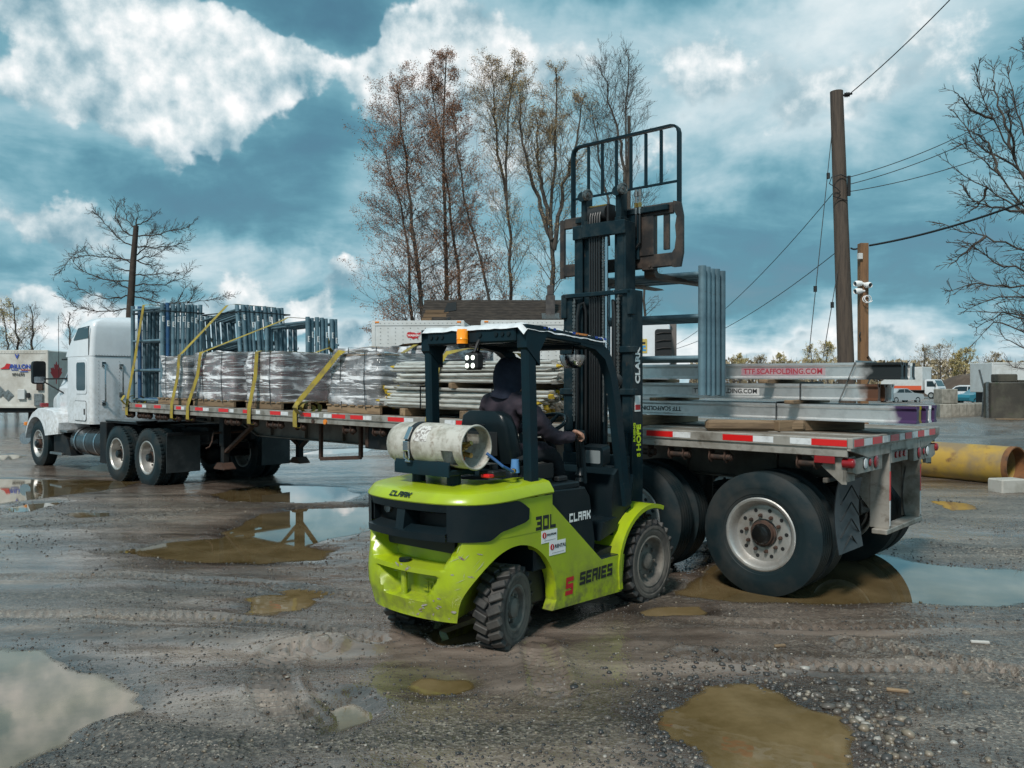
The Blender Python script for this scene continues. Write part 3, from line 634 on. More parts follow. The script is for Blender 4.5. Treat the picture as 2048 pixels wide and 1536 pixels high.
for i, (n, poly, k) in enumerate(PUDW):
    P = np.array(poly); z = .007 + .0006 * i - (.012 if 'patchy' in n else 0); st = max(.03, P[:, 1].mean() * .0055)
    gx = np.arange(P[:, 0].min() - .5, P[:, 0].max() + .5, st); gy = np.arange(P[:, 1].min() - .5, P[:, 1].max() + .5, st); X_, Y_ = np.meshgrid(gx, gy); xf, yf = X_.ravel(), Y_.ravel()
    hh = height(xf.copy(), yf.copy())[0]; near = sdist(poly, xf, yf) < .34 * k + .12; wl = (hh < z + .004) & near
    nx, ny = len(gx), len(gy); ii, jj = np.meshgrid(np.arange(ny - 1), np.arange(nx - 1), indexing='ij'); a_ = (ii * nx + jj).ravel(); q = np.stack([a_, a_ + 1, a_ + nx + 1, a_ + nx], 1); q = q[wl[q].any(1)]
    if not len(q): continue
    used, inv = np.unique(q, return_inverse=True); q = inv.reshape(-1, 4)
    me = bpy.data.meshes.new('puddle'); co = np.stack([xf[used], yf[used], np.full(len(used), z)], 1)
    me.vertices.add(len(co)); me.vertices.foreach_set('co', co.astype(np.float32).ravel()); me.loops.add(q.size); me.loops.foreach_set('vertex_index', q.astype(np.int32).ravel()); me.polygons.add(len(q)); me.polygons.foreach_set('loop_start', (np.arange(len(q)) * 4).astype(np.int32)); me.polygons.foreach_set('use_smooth', np.ones(len(q), bool)); me.update(calc_edges=True)
    at = me.attributes.new('depth', 'FLOAT', 'POINT'); at.data.foreach_set('value', np.maximum(0, z - hh[used]).astype(np.float32)); me.materials.append(M_SILTY if i in (1, 7, 9, 10) else M_WATER)
    tag(link('puddle', me), n, None, 'puddles in the yard', 'structure')

def stone_mesh(cx, cy, cz, sz, name, mtl, tone):
    t = (1 + 5 ** .5) / 2
    ico = np.array([(-1, t, 0), (1, t, 0), (-1, -t, 0), (1, -t, 0), (0, -1, t), (0, 1, t), (0, -1, -t), (0, 1, -t), (t, 0, -1), (t, 0, 1), (-t, 0, -1), (-t, 0, 1)]) / 1.9
    fc = np.array([(0, 11, 5), (0, 5, 1), (0, 1, 7), (0, 7, 10), (0, 10, 11), (1, 5, 9), (5, 11, 4), (11, 10, 2), (10, 7, 6), (7, 1, 8), (3, 9, 4), (3, 4, 2), (3, 2, 6), (3, 6, 8), (3, 8, 9), (4, 9, 5), (2, 4, 11), (6, 2, 10), (8, 6, 7), (9, 8, 1)])
    n = len(cx); jit = nrg.uniform(.72, 1.18, (n, 12, 1)); v = ico[None] * jit * np.stack([nrg.uniform(.8, 1.35, n), nrg.uniform(.7, 1.1, n), nrg.uniform(.45, .8, n)], 1)[:, None, :]
    a = nrg.uniform(0, 6.28, n); ca, sa = np.cos(a)[:, None], np.sin(a)[:, None]
    x = v[..., 0] * ca - v[..., 1] * sa; y = v[..., 0] * sa + v[..., 1] * ca
    co = np.stack([x * sz[:, None] + cx[:, None], y * sz[:, None] + cy[:, None], v[..., 2] * sz[:, None] + cz[:, None]], -1).reshape(-1, 3)
    f = (fc[None] + (np.arange(n) * 12)[:, None, None]).reshape(-1, 3)
    me = bpy.data.meshes.new(name); me.vertices.add(len(co)); me.vertices.foreach_set('co', co.astype(np.float32).ravel())
    me.loops.add(f.size); me.loops.foreach_set('vertex_index', f.astype(np.int32).ravel()); me.polygons.add(len(f)); me.polygons.foreach_set('loop_start', (np.arange(len(f)) * 3).astype(np.int32))
    me.update(calc_edges=True)
    at = me.attributes.new('tone', 'FLOAT', 'POINT'); at.data.foreach_set('value', np.repeat(tone, 12).astype(np.float32))
    me.materials.append(mtl); return me
def gravel_material():
    m = bpy.data.materials.new('wet_stones'); m.use_nodes = True; nt = m.node_tree; N = nt.nodes; L = nt.links; bs = N['Principled BSDF']
    a = N.new('ShaderNodeAttribute'); a.attribute_name = 'tone'; r = N.new('ShaderNodeValToRGB'); cr = r.color_ramp
    pts = [(0, (.030, .029, .029)), (.45, (.065, .060, .056)), (.75, (.11, .095, .08)), (.90, (.20, .16, .115)), (1, (.36, .34, .31))]
    while len(cr.elements) < len(pts): cr.elements.new(.5)
    for e, (p, c) in zip(cr.elements, pts): e.position = p; e.color = (*c, 1)
    L.new(a.outputs['Fac'], r.inputs[0]); L.new(r.outputs[0], bs.inputs['Base Color']); bs.inputs['Roughness'].default_value = .38
    return m
M_STONE = gravel_material()
def build_gravel():
    n = 26000
    px = nrg.uniform(-250, 2300, n); q = nrg.uniform(0, 1, n); Y = 3.9 + 9.5 * q ** 1.7; x = (px - 1024) / F_PX * Y
    h, low, _ = height(x, Y)
    dens = fbm(x * .8, Y * .8, 3, 23) + .22 * ((low < .35) & (low > 0)) + .15 * nsm(6.5, 4.5, Y) + .10 * nsm(-.5, -2.5, x) * nsm(6, 4.6, Y)
    keep = (nrg.uniform(.30, .78, n) < dens) & (h > -.009); x, Y, h = x[keep], Y[keep], h[keep]; k = len(x)
    sz = .0042 + .0085 * nrg.uniform(0, 1, k) ** 3.0 + .003 * (Y > 8)
    tone = np.clip(nrg.uniform(0, 1, k) ** 1.7, 0, .97)
    # bigger pale stones heaped round the near right puddle
    P = np.array(PUDW[1][1]); kk = 1500; ii = nrg.integers(0, len(P), kk); tt = nrg.uniform(0, 1, (kk, 1)); e = P[ii] * (1 - tt) + P[(ii + 1) % len(P)] * tt
    c = P.mean(0); out = (e - c); out /= np.hypot(out[:, 0], out[:, 1])[:, None]; e = e + out * (nrg.exponential(.20, (kk, 1)) + .05) + nrg.normal(0, .05, (kk, 2))
    h2, _, _ = height(e[:, 0].copy(), e[:, 1].copy()); s2 = .006 + .020 * nrg.uniform(0, 1, kk) ** 3.5
    s2 = np.where(e[:, 0] > 1.75, s2 * 1.5, s2)
    ok = h2 > -.006
    x = np.append(x, e[ok, 0]); Y = np.append(Y, e[ok, 1]); h = np.append(h, h2[ok]); sz = np.append(sz, s2[ok]); tone = np.append(tone, np.where(e[ok, 0] > 1.6, nrg.uniform(.3, 1, ok.sum()), nrg.uniform(0, .85, ok.sum())))
    me = stone_mesh(x, Y, h + sz * .15, sz, 'gravel', M_STONE, tone)
    tag(link('gravel', me), 'loose wet gravel scattered over the yard', 'gravel', kind='stuff')
build_gravel()

# ---------------------------------------------------------------- wheels shared by trailer and truck
def tyre_profile(r, w, rim, ribs=5):
    """closed outline (radius, axial) of a truck tyre, outer face at +w/2"""
    h = w / 2; p = [(rim, -h * .78), (rim + .02, -h * .92), (rim + (r - rim) * .45, -h), (r - .045, -h * .95), (r - .012, -h * .80)]
    tw = h * .80 * 2; step = tw / ribs
    for i in range(ribs):
        a = -h * .80 + step * i
        p += [(r, a + step * .10), (r, a + step * .90)]
        if i < ribs - 1: p += [(r - .012, a + step * .93), (r - .012, a + step * 1.07)]
    p += [(r - .012, h * .80), (r - .045, h * .95), (r - .09, h * .985), (r - .095, h * 1.0), (r - .13, h * 1.005), (rim + (r - rim) * .45, h), (rim + .045, h * .97), (rim + .04, h * .93), (rim + .02, h * .92), (rim, h * .78)]
    return p
def truck_tyre_mesh(name, r=.515, w=.275, rim=.29, lugs=0):
    mb = MB(); mb.lathe(tyre_profile(r, w, rim), (0, 0, 0), (0, 1, 0), n=72, closed=True)
    for i in range(lugs):
        a = 2 * math.pi * (i + .5) / lugs
        for sd in (-1, 1):
            c = V(math.cos(a) * (r + .003), sd * w * .31, math.sin(a) * (r + .003)); d = V(math.cos(a), 0, math.sin(a)); t = V(-math.sin(a), 0, math.cos(a))
            mb.obox(c, t, (0, 1, 0), d, (math.pi * r / lugs * .62, w * .10, .010), .003)
    return mb.mesh(name, M_TYRE, angle=40)
def rim_mesh(name, rim=.29, w=.275, recess=.09, hub=True):
    h = w / 2; mb = MB()
    mb.lathe([(rim + .012, h * .80), (rim + .016, h * .93), (rim + .006, h * .97), (rim - .010, h * .95), (rim - .028, h * .80), (rim - .040, h - recess * .8), (rim - .055, h - recess - .004), (rim - .075, h - recess), (.12, h - recess - .006), (.118, h - recess - .03), (.0, h - recess - .03)], (0, 0, 0), (0, 1, 0), n=56)
    mb.lathe([(rim + .012, -h * .80), (rim - .02, -h * .7), (rim - .045, h - recess - .02), (rim - .045, h - recess - .01)], (0, 0, 0), (0, 1, 0), n=40)
    for i in range(10):        # hand holes
        a = 2 * math.pi * (i + .2) / 10; c = V(math.cos(a) * (rim - .092), h - recess, math.sin(a) * (rim - .092))
        mb.cyl(c - V(0, .01, 0), c + V(0, .0015, 0), .0165, n=14, m=1)
    return mb.mesh(name, [M_RIM, M_BLACK], angle=30)
def hub_mesh(name, rim=.29, w=.275, recess=.09, proud=.075):
    h = w / 2; y0 = h - recess; mb = MB()
    mb.lathe([(.110, y0), (.110, y0 + .012), (.098, y0 + .016), (.092, y0 + proud * .55), (.078, y0 + proud * .6)], (0, 0, 0), (0, 1, 0), n=28)
    mb.lathe([(.088, y0 + proud * .55), (.070, y0 + proud * .95), (.060, y0 + proud), (0, y0 + proud * 1.03)], (0, 0, 0), (0, 1, 0), n=24, m=1)
    for i in range(10):
        a = 2 * math.pi * (i + .5) / 10; c = V(math.cos(a) * .150, y0, math.sin(a) * .150)
        mb.cyl(c, c + V(0, .030, 0), .017, .014, n=6); mb.cyl(c + V(0, .028, 0), c + V(0, .042, 0), .008, n=6)
    return mb.mesh(name, [M_RUSTY, M_GREASE], angle=30)
TY_TRAIL = truck_tyre_mesh('tyre'); TY_DRIVE = truck_tyre_mesh('tyre', lugs=44)
RIM_TRAIL = rim_mesh('rim', recess=.085); HUB_TRAIL = hub_mesh('hub', recess=.085, proud=.085)
RIM_DEEP = rim_mesh('rim', recess=.165); HUB_DEEP = hub_mesh('hub', recess=.165, proud=.15)
RIM_FRONT = rim_mesh('rim', recess=.05); HUB_FRONT = hub_mesh('hub', recess=.05, proud=.10)
def add_wheel(parent, x, y, z, side, tyre, rim, hub, outer=True, spin=0.0, steer=0.0):
    w = link('wheel', None, parent, (x, y, z), (0, R(spin), R(steer) + (0 if side > 0 else math.pi)))
    w.empty_display_size = .1
    link('tyre', tyre, w); link('rim', rim, w)
    if outer and hub is not None: link('hub', hub, w)
    return w

# ---------------------------------------------------------------- flatbed trailer
TILT = 0.0068
TO = (3.5306, 7.6570)
TM0 = frameM(TO[0], TO[1], 138.54)
TM = TM0 @ Matrix.Rotation(-TILT, 4, 'Y')
HW = 1.265; DECK = 1.40; LEN = 13.28
def build_trailer():
    t = thing('flatbed_trailer', 'long aluminium flatbed trailer with red and white reflectors, loaded with scaffolding', 'trailer', TM)
    # floor: planks laid lengthwise on cross members
    mb = MB()
    for i in range(42):
        x = .12 + i * (LEN - .24) / 41
        mb.box(x - .03, x + .03, -HW + .08, HW - .08, DECK - .135, DECK - .034)
    deck = mb.build('deck', M_FRAME, t)
    n = 16; wd = (2 * HW - .16) / n
    pm = MB().box(0, LEN - .03, -wd / 2 + .003, wd / 2 - .003, -.032, 0, .003).mesh('plank', M_PLANK)
    pa = MB().box(0, LEN - .03, -wd / 2 + .003, wd / 2 - .003, -.032, .004, .003).mesh('plank', M_DECKRAIL)
    for i in range(n):
        y = -HW + .08 + wd * (i + .5)
        link('plank', pa if i in (3, 8, 12) else pm, deck, (.015, y, DECK - .004 - rng.uniform(0, .004)))
    # side rails: extruded profile
    for sgn, nm in ((1, 'side_rail'), (-1, 'side_rail')):
        prof = [(HW - .09, DECK), (HW - .004, DECK), (HW, DECK - .006), (HW, DECK - .078), (HW - .018, DECK - .084), (HW - .018, DECK - .098), (HW - .006, DECK - .102), (HW - .006, DECK - .150), (HW - .022, DECK - .156), (HW - .03, DECK - .150), (HW - .03, DECK - .012), (HW - .09, DECK - .012)]
        MB().prism([(sgn * a, b) for a, b in prof], 0, LEN, 'yz').build(nm, M_DECKRAIL, t, angle=25)
    MB().box(LEN, LEN + .04, -HW, HW, DECK - .15, DECK + .003, .006).build('front_rail', M_DECKRAIL, t)
    mb = MB(); mb.box(-.045, 0, -HW + .002, HW - .002, DECK - .085, DECK + .002, .006)
    mb.prism([(HW - .004, DECK - .085), (HW - .004, DECK - .10), (.85, DECK - .175), (-.85, DECK - .175), (-HW + .004, DECK - .10), (-HW + .004, DECK - .085)], -.03, 0, 'yz')
    mb.build('rear_rail', M_DECKRAIL, t)
    # reflective tape on the near side, red and white lengths
    tape = [('r', 12.76, 12.5), ('w', 12.48, 12.33), ('r', 12.03, 11.78), ('r', 11.22, 11.05), ('w', 11.04, 10.94), ('r', 10.57, 10.32), ('w', 10.31, 10.13), ('r', 9.82, 9.53), ('w', 9.49, 9.37), ('r', 9.10, 8.98), ('w', 8.73, 8.62),
            ('r', 8.35, 8.08), ('w', 8.07, 7.89), ('r', 7.58, 7.33), ('w', 7.32, 7.14), ('w', 7.04, 6.86), ('r', 6.85, 6.56), ('r', 6.45, 6.19), ('w', 6.18, 6.01), ('r', 5.69, 5.38), ('w', 5.38, 5.21), ('w', 4.66, 4.48), ('r', 4.47, 4.2), ('r', 3.6, 3.3), ('w', 3.3, 3.12), ('r', 2.7, 2.42), ('w', 2.42, 2.24),
            ('r', 1.886, 1.60), ('w', 1.598, 1.415), ('r', 1.092, .806), ('w', .804, .62), ('w', .473, .291), ('r', .289, .0)]
    for c, a, b in tape:
        for sgn in (1, -1):
            MB().box(b, a, sgn * HW, sgn * (HW + .0025), DECK - .066, DECK - .014).build('reflector_strip', M_REDREF if c == 'r' else M_WHTREF, t, smooth=False)
    y = 1.22
    for k, (c, w) in enumerate([('r', .22), ('w', .2), ('r', .24), ('w', .2), ('r', .24), ('w', .16), ('r', .2), ('w', .18), ('r', .2), ('w', .16), ('r', .2)]):
        MB().box(-.0475, -.045, y - w + .012, y, DECK - .07, DECK - .012).build('reflector_strip', M_REDREF if c == 'r' else M_WHTREF, t, smooth=False); y -= w + .012
    # strap winches under the rail
    wb = MB()
    for a in (-.075, .075): wb.prism([(a - .004, 0), (a + .004, 0), (a + .004, -.09), (a - .004, -.09)], -.055, .045, 'xz')
    for a in (-.075, .075): wb.cyl((a - .006, 0, -.075), (a + .006, 0, -.075), .052, n=18)
    wb.cyl((-.075, 0, -.075), (.075, 0, -.075), .030, n=14)
    wb.cyl((-.125, 0, -.075), (-.075, 0, -.075), .034, n=14); wb.cyl((-.135, 0, -.075), (-.115, 0, -.075), .022, n=10)
    wb.box(-.09, .09, -.05, .04, -.012, 0)
    wm = wb.mesh('strap_winch', M_RUSTY, angle=30)
    for x in (13.12, 12.67, 12.42, 11.96, 11.80, 11.33, 10.87, 9.60, 9.42, 8.94, 8.41, 8.26, 7.69, 6.57, 5.95, 5.38, 4.6, 3.9, 3.2, 2.5, 1.963, 1.588, 1.167, .351):
        link('strap_winch', wm, t, (x, HW - .075, DECK - .150))
    # main beams with the stepped neck
    for sgn in (1, -1):
        mb = MB(); yb = sgn * .50
        low = [(.55, .98), (1.2, .93), (3.0, .93), (9.85, .92), (10.3, 1.08), (LEN - .2, 1.10)]
        web = [(x, z) for x, z in low] + [(LEN - .2, DECK - .14), (.25, DECK - .14), (.25, 1.02)]
        mb.prism(web, yb - .008, yb + .008, 'xz')
        for (xa, za), (xb, zb) in zip(low[:-1], low[1:]): mb.bar((xa, yb, za), (xb, yb, zb), .13, .02, bev=.003)
        mb.box(.25, LEN - .2, yb - .07, yb + .07, DECK - .155, DECK - .137)
        for k in range(13): mb.box(.9 + k * .95, .915 + k * .95, yb - .06, yb + .06, .945 if .9 + k * .95 < 9.8 else 1.10, DECK - .156)
        mb.build('main_beam', M_FRAME, t)
    # suspension, axles, wheels
    mb = MB()
    for x in (.74, 2.06):
        mb.cyl((x, -1.15, .515), (x, 1.15, .515), .065, n=16)
        for s_ in (-1, 1): mb.box(x - .45, x + .45, s_ * .5 - .04, s_ * .5 + .04, .58, .66, .01); mb.box(x - .12, x + .12, s_ * .5 - .07, s_ * .5 + .07, .44, .60, .01); mb.cyl((x - .35, s_ * .5, .66), (x - .35, s_ * .5, .92), .11, n=16)
        for s_ in (-1, 1): mb.cyl((x, s_ * .62, .515), (x, s_ * .80, .515), .22, n=24)
    mb.build('axle_assembly', M_CHASSIS, t)
    for x in (.74, 2.06):
        for s_ in (1, -1):
            w1 = add_wheel(t, x, s_ * (1.265 - .1375), .532, s_, TY_TRAIL, RIM_TRAIL, HUB_TRAIL, True, spin=rng.uniform(0, 360)); w2 = add_wheel(t, x, s_ * (1.265 - .1375 - .33), .532, -s_, TY_TRAIL, RIM_TRAIL, None, False); w1.scale = w2.scale = (1.045, 1, 1.045)
    # landing gear
    for s_ in (1, -1):
        mb = MB(); x = 10.55; y = s_ * .74
        mb.box(x - .07, x + .07, y - .07, y + .07, .72, 1.24, .008); mb.box(x - .052, x + .052, y - .052, y + .052, .40, .73, .006)
        leg = mb.build('landing_leg', M_CHASSIS, t)
        mb = MB(); mb.prism([(x - .17, .33), (x + .17, .33), (x + .17, .345), (x + .06, .44), (x - .06, .44), (x - .17, .345)], y - .11, y + .11, 'xz'); mb.build('foot', M_RUSTY, leg)
        mb = MB(); mb.bar((9.75, y * .93, 1.10), (x - .04, y, .62), .05, .075, (0, 1, 0), .004); mb.bar((x, y - s_ * .04, .66), (x - .02, s_ * .22, 1.08), .05, .05, bev=.004)
        mb.build('brace', M_RUSTY, leg)
        if s_ > 0:
            mb = MB(); mb.cyl((x + .02, y + .07, .95), (x + .02, y + .20, .95), .018, n=8); mb.tube([(x + .02, y + .20, .95), (x + .03, y + .22, .80), (x - .03, y + .30, .72), (x - .03, y + .36, .70)], .013, 8); mb.build('crank_handle', M_RUSTY, leg)
    MB().cyl((10.55, -.70, .95), (10.55, .70, .95), .022, n=10).build('cross_shaft', M_RUSTY, t)
    # spare rack hanging under the near rail
    mb = MB()
    for a, b in (((7.66, .86, 1.27), (7.66, .86, .70)), ((6.74, .86, 1.27), (6.74, .86, .78)), ((7.66, .86, .70), (6.74, .86, .78))): mb.bar(a, b, .05, .05, (0, 1, 0), .004)
    mb.build('hanging_rack', M_RUSTY, t)
    mb = MB(); mb.box(5.6, 6.38, .72, 1.08, .94, 1.25, .01); mb.build('side_box', M_CHASSIS, t)
    mb = MB(); mb.box(6.30, 6.36, 1.08, 1.086, .96, 1.23); mb.build('box_edge', M_RUSTY, t)
    # coupler plate
    MB().box(11.6, 13.1, -.55, .55, 1.08, 1.14, .02).build('coupler_plate', M_CHASSIS, t)
    # amber side markers
    for x in (7.28, 7.0):
        mb = MB(); mb.cyl((x, HW - .008, DECK - .125), (x, HW + .012, DECK - .125), .035 if x < 7.1 else .030, n=16); mb.build('side_marker', M_ORANGE if x < 7.1 else M_RUSTY, t)
    # rear lamps, panels, bumper
    for s_ in (1, -1):
        mb = MB(); mb.prism([(s_ * 1.19, 1.225), (s_ * 1.19, 1.12), (s_ * 1.10, 1.10), (s_ * .46, 1.10), (s_ * .46, 1.25), (s_ * .85, 1.235)], -.02, .02, 'yz')
        lp = mb.build('lamp_panel', M_DECKRAIL, t)
        for y, r, m_ in ((.90, .045, M_WHTREF), (.78, .032, M_REDLENS), (.63, .055, M_REDLENS)):
            mb = MB(); mb.cyl((-.026, s_ * y, 1.175), (-.018, s_ * y, 1.175), r * 1.12, n=20, m=1); mb.lathe([(r, 0), (r * .9, .005), (r * .5, .008), (0, .009)], (-.026, s_ * y, 1.175), (-1, 0, 0), n=20)
            mb.build('tail_lamp', [m_, M_BLACK], lp)
        mb = MB(); mb.prism([(.02, 1.24), (.32, 1.24), (.06, 1.02), (.02, 1.02)], s_ * 1.20, s_ * 1.21, 'xz'); mb.box(.02, .05, s_ * 1.02, s_ * 1.21, 1.04, 1.24); mb.build('gusset_plate', M_DECKRAIL, t)
        mb = MB(); mb.box(.10, .27, s_ * 1.245, s_ * 1.26, 1.262 - .075, 1.262 - .015, .006, m=0); mb.build('side_lamp', M_REDLENS, t)
        mb = MB(); mb.cyl((-.03, s_ * 1.205, 1.195), (.05, s_ * 1.205, 1.195), .04, n=18); mb.sph((-.03, s_ * 1.205, 1.195), .04, 18, 8, sc=(.45, 1, 1)); mb.build('rear_marker', M_REDLENS, t)
    for y in (.12, 0, -.12):
        mb = MB(); mb.cyl((-.045, y, 1.20), (-.03, y, 1.20), .03, n=16); mb.build('centre_lamp', M_REDLENS, t)
    MB().box(-.03, .01, -.24, .24, 1.13, 1.25, .004).build('centre_panel', M_DECKRAIL, t)
    for y in (.27, -.65):
        mb = MB(); mb.box(-.03, .14, y - .016, y + .016, .545, 1.30, .003); mb.prism([(.14, 1.30), (.55, 1.30), (.55, 1.24), (.14, .70)], y - .006, y + .006, 'xz')
        up = mb.build('bumper_upright', M_DECKRAIL, t)
        MB().box(-.033, -.030, y - .014, y + .014, .80, 1.06).build('reflector_strip', M_REDREF, up, smooth=False); MB().box(-.033, -.030, y - .014, y + .014, .57, .795).build('reflector_strip', M_WHTREF, up, smooth=False)
    MB().box(-.034, .10, -.70, .36, .50, .545, .006).build('bumper_bar', M_DECKRAIL, t)
    mb = MB(); mb.box(.25, .6, -.25, .2, .62, .95, .02); mb.cyl((.2, -.05, .78), (.35, -.05, .78), .11, n=18); mb.cyl((.2, -.35, .72), (.45, -.35, .72), .10, n=18); mb.tube([(.2, .0, .9), (.1, -.1, .8), (.12, -.2, .7), (.3, -.2, .66)], .02, 8); mb.build('brake_chambers', M_GREASE, t)
    MB().box(.18, .22, .42, 1.2, 1.02, 1.06, .004).build('flap_hanger', M_FRAME, t)
    for s_ in (1, -1):
        rows = []
        for i in range(8):
            z = 1.03 - .60 * i / 7; xx = .10 + .03 * math.sin(i * .5); rows.append([(xx, s_ * 1.17, z), (xx - .006, s_ * .62, z)])
        mb = MB()
        for d in (0, .008): mb.loft([[(a[0] + d, a[1], a[2]), (b[0] + d, b[1], b[2])] for a, b in rows], cap=False, closed=False)
        fl = mb.build('mud_flap', M_FLAPG, t, fix=False)
        mb = MB()
        for k in range(4):
            for q in (1, -1): mb.bar((.088, s_ * .895, .98 - .14 * k), (.10, s_ * .895 + q * .22, .84 - .14 * k), .004, .012, (1, 0, 0))
        mb.build('chevron_ridge', M_FLAP, fl)
    return t
trailer = build_trailer()

# ---------------------------------------------------------------- scaffolding frames
def frame_meshes(W, H, rungs, r=.037):
    leg = MB(); leg.cyl((0, 0, 0), (0, 0, H), r, n=14, cap=False); leg.lathe([(r, 0), (r * .82, 0), (r * .82, .05)], (0, 0, 0), (0, 0, 1), 14); leg.lathe([(r, H), (r * .80, H), (r * .80, H - .06), (0, H - .06)], (0, 0, 0), (0, 0, 1), 14)
    for z in (.35, H - .45): leg.cyl((0, -r - .03, z), (0, -r + .004, z), .008, n=8); leg.obox((.0, -r - .028, z + .012), (1, 0, 0), (0, 1, 0), (0, 0, 1), (.006, .004, .02))
    rung = MB(); rung.cyl((r * .6, 0, 0), (W - r * .6, 0, 0), .024, n=12, cap=False)
    return leg.mesh('leg', M_GALV, angle=40), rung.mesh('rung', M_GALV, angle=40), rungs, W
FR6 = frame_meshes(1.14, 1.80, (.06, .60, 1.14, 1.72)); FR6B = frame_meshes(1.24, 1.80, (.06, .6, 1.16, 1.72)); FR5 = frame_meshes(1.22, 1.48, (.06, .75, 1.40)); FR4 = frame_meshes(1.20, 1.18, (.34, .72, 1.108), r=.036)
def decal_mesh():
    mb = MB(); rr = .0385; n = 5
    def strip(a0, a1, z0, z1, q, m):
        for i in range(n):
            a = a0 + (a1 - a0) * i / n; b = a0 + (a1 - a0) * (i + 1) / n
            mb.add([(q * math.cos(a), q * math.sin(a), z0), (q * math.cos(b), q * math.sin(b), z0), (q * math.cos(b), q * math.sin(b), z1), (q * math.cos(a), q * math.sin(a), z1)], [(0, 1, 2, 3)], m)
    strip(R(150), R(240), 0, .10, rr, 0)
    strip(R(172), R(216), .018, .030, rr + .0006, 1); strip(R(172), R(216), .07, .082, rr + .0006, 1); strip(R(172), R(182), .03, .07, rr + .0006, 1); strip(R(206), R(216), .03, .07, rr + .0006, 1)
    return mb.mesh('decal', [M_WHITE, M_BLACKP], smooth=False, fix=False)
DECALM = decal_mesh()
def scaffold_frame(spec, mw, label, group, blue=False, decal=None):
    leg, rung, rungs, W = spec
    f = thing('scaffold_frame', label, 'scaffold frame', mw, group)
    for x in (0, W):
        o = link('leg', leg, f, (x, 0, 0))
        if blue: o.material_slots[0].link = 'OBJECT'; o.material_slots[0].material = M_GALVB
        if decal and x == 0: link('decal', DECALM, o, (0, 0, decal))
    for z in rungs:
        o = link('rung', rung, f, (0, 0, z))
        if blue: o.material_slots[0].link = 'OBJECT'; o.material_slots[0].material = M_GALVB
    return f
# three upright bundles on the flatbed; x = 0 leg is the rear one
for n, x, y0, dy, z, spec, lean, lab, grp in ((9, 12.08, 1.08, -.088, DECK, FR6, 0, 'scaffold frame, from the yard side, in the upright bundle behind the truck cab', 'scaffold frames in the front bundle'),
                                             (11, 11.02, .10, -.092, DECK, FR6B, 7.5, 'scaffold frame, from the yard side, in the leaning middle bundle', 'scaffold frames in the leaning middle bundle'),
                                             (7, 9.25, -.02, -.098, DECK, FR5, 2.0, 'scaffold frame, from the yard side, in the short rear bundle', 'scaffold frames in the short rear bundle')):
    for i in range(n):
        mw = TM @ Matrix.Translation((x + rng.uniform(-.015, .015), y0 + dy * i, z + rng.uniform(0, .02))) @ Matrix.Rotation(R(rng.uniform(-1.2, 1.2)), 4, 'Z') @ Matrix.Rotation(R(lean + rng.uniform(-.6, .6)), 4, 'Y') @ Matrix.Rotation(R(rng.uniform(-.5, .5)), 4, 'X')
        l2 = ('nearest ', 'second ', 'third ', 'fourth ', 'fifth ', 'sixth ', 'seventh ', 'eighth ', 'ninth ', 'tenth ', 'farthest ')[i if i < n - 1 else 10] + lab
        if n == 9 and i == 1: l2 = 'dark blue painted scaffold frame in the bundle behind the truck cab'
        f = scaffold_frame(spec, mw, l2, grp, blue=(n == 9 and i == 1), decal=(spec[3] * 0 + {9: 1.50, 11: 1.52, 7: 1.18}[n] - rng.choice((0, .03, .12))) if rng.random() < .75 else None)
for (x0, x1, ya, yb, z, nm) in ((12.03, 13.27, 1.13, .33, DECK + 1.66, 'black strapping band around the front frame bundle'), (11.05, 12.55, .15, -.86, DECK + 1.66, 'black strapping band around the leaning frame bundle')):
    mb = MB(); q = [(x0 - .01, ya), (x1, ya), (x1, yb), (x0 - .01, yb)]
    for a, b in zip(q, q[1:] + q[:1]): mb.bar((a[0], a[1], z), (b[0], b[1], z), .004, .022)
    tag(mb.build('strapping_band', M_BAND), nm, 'band').matrix_world = TM

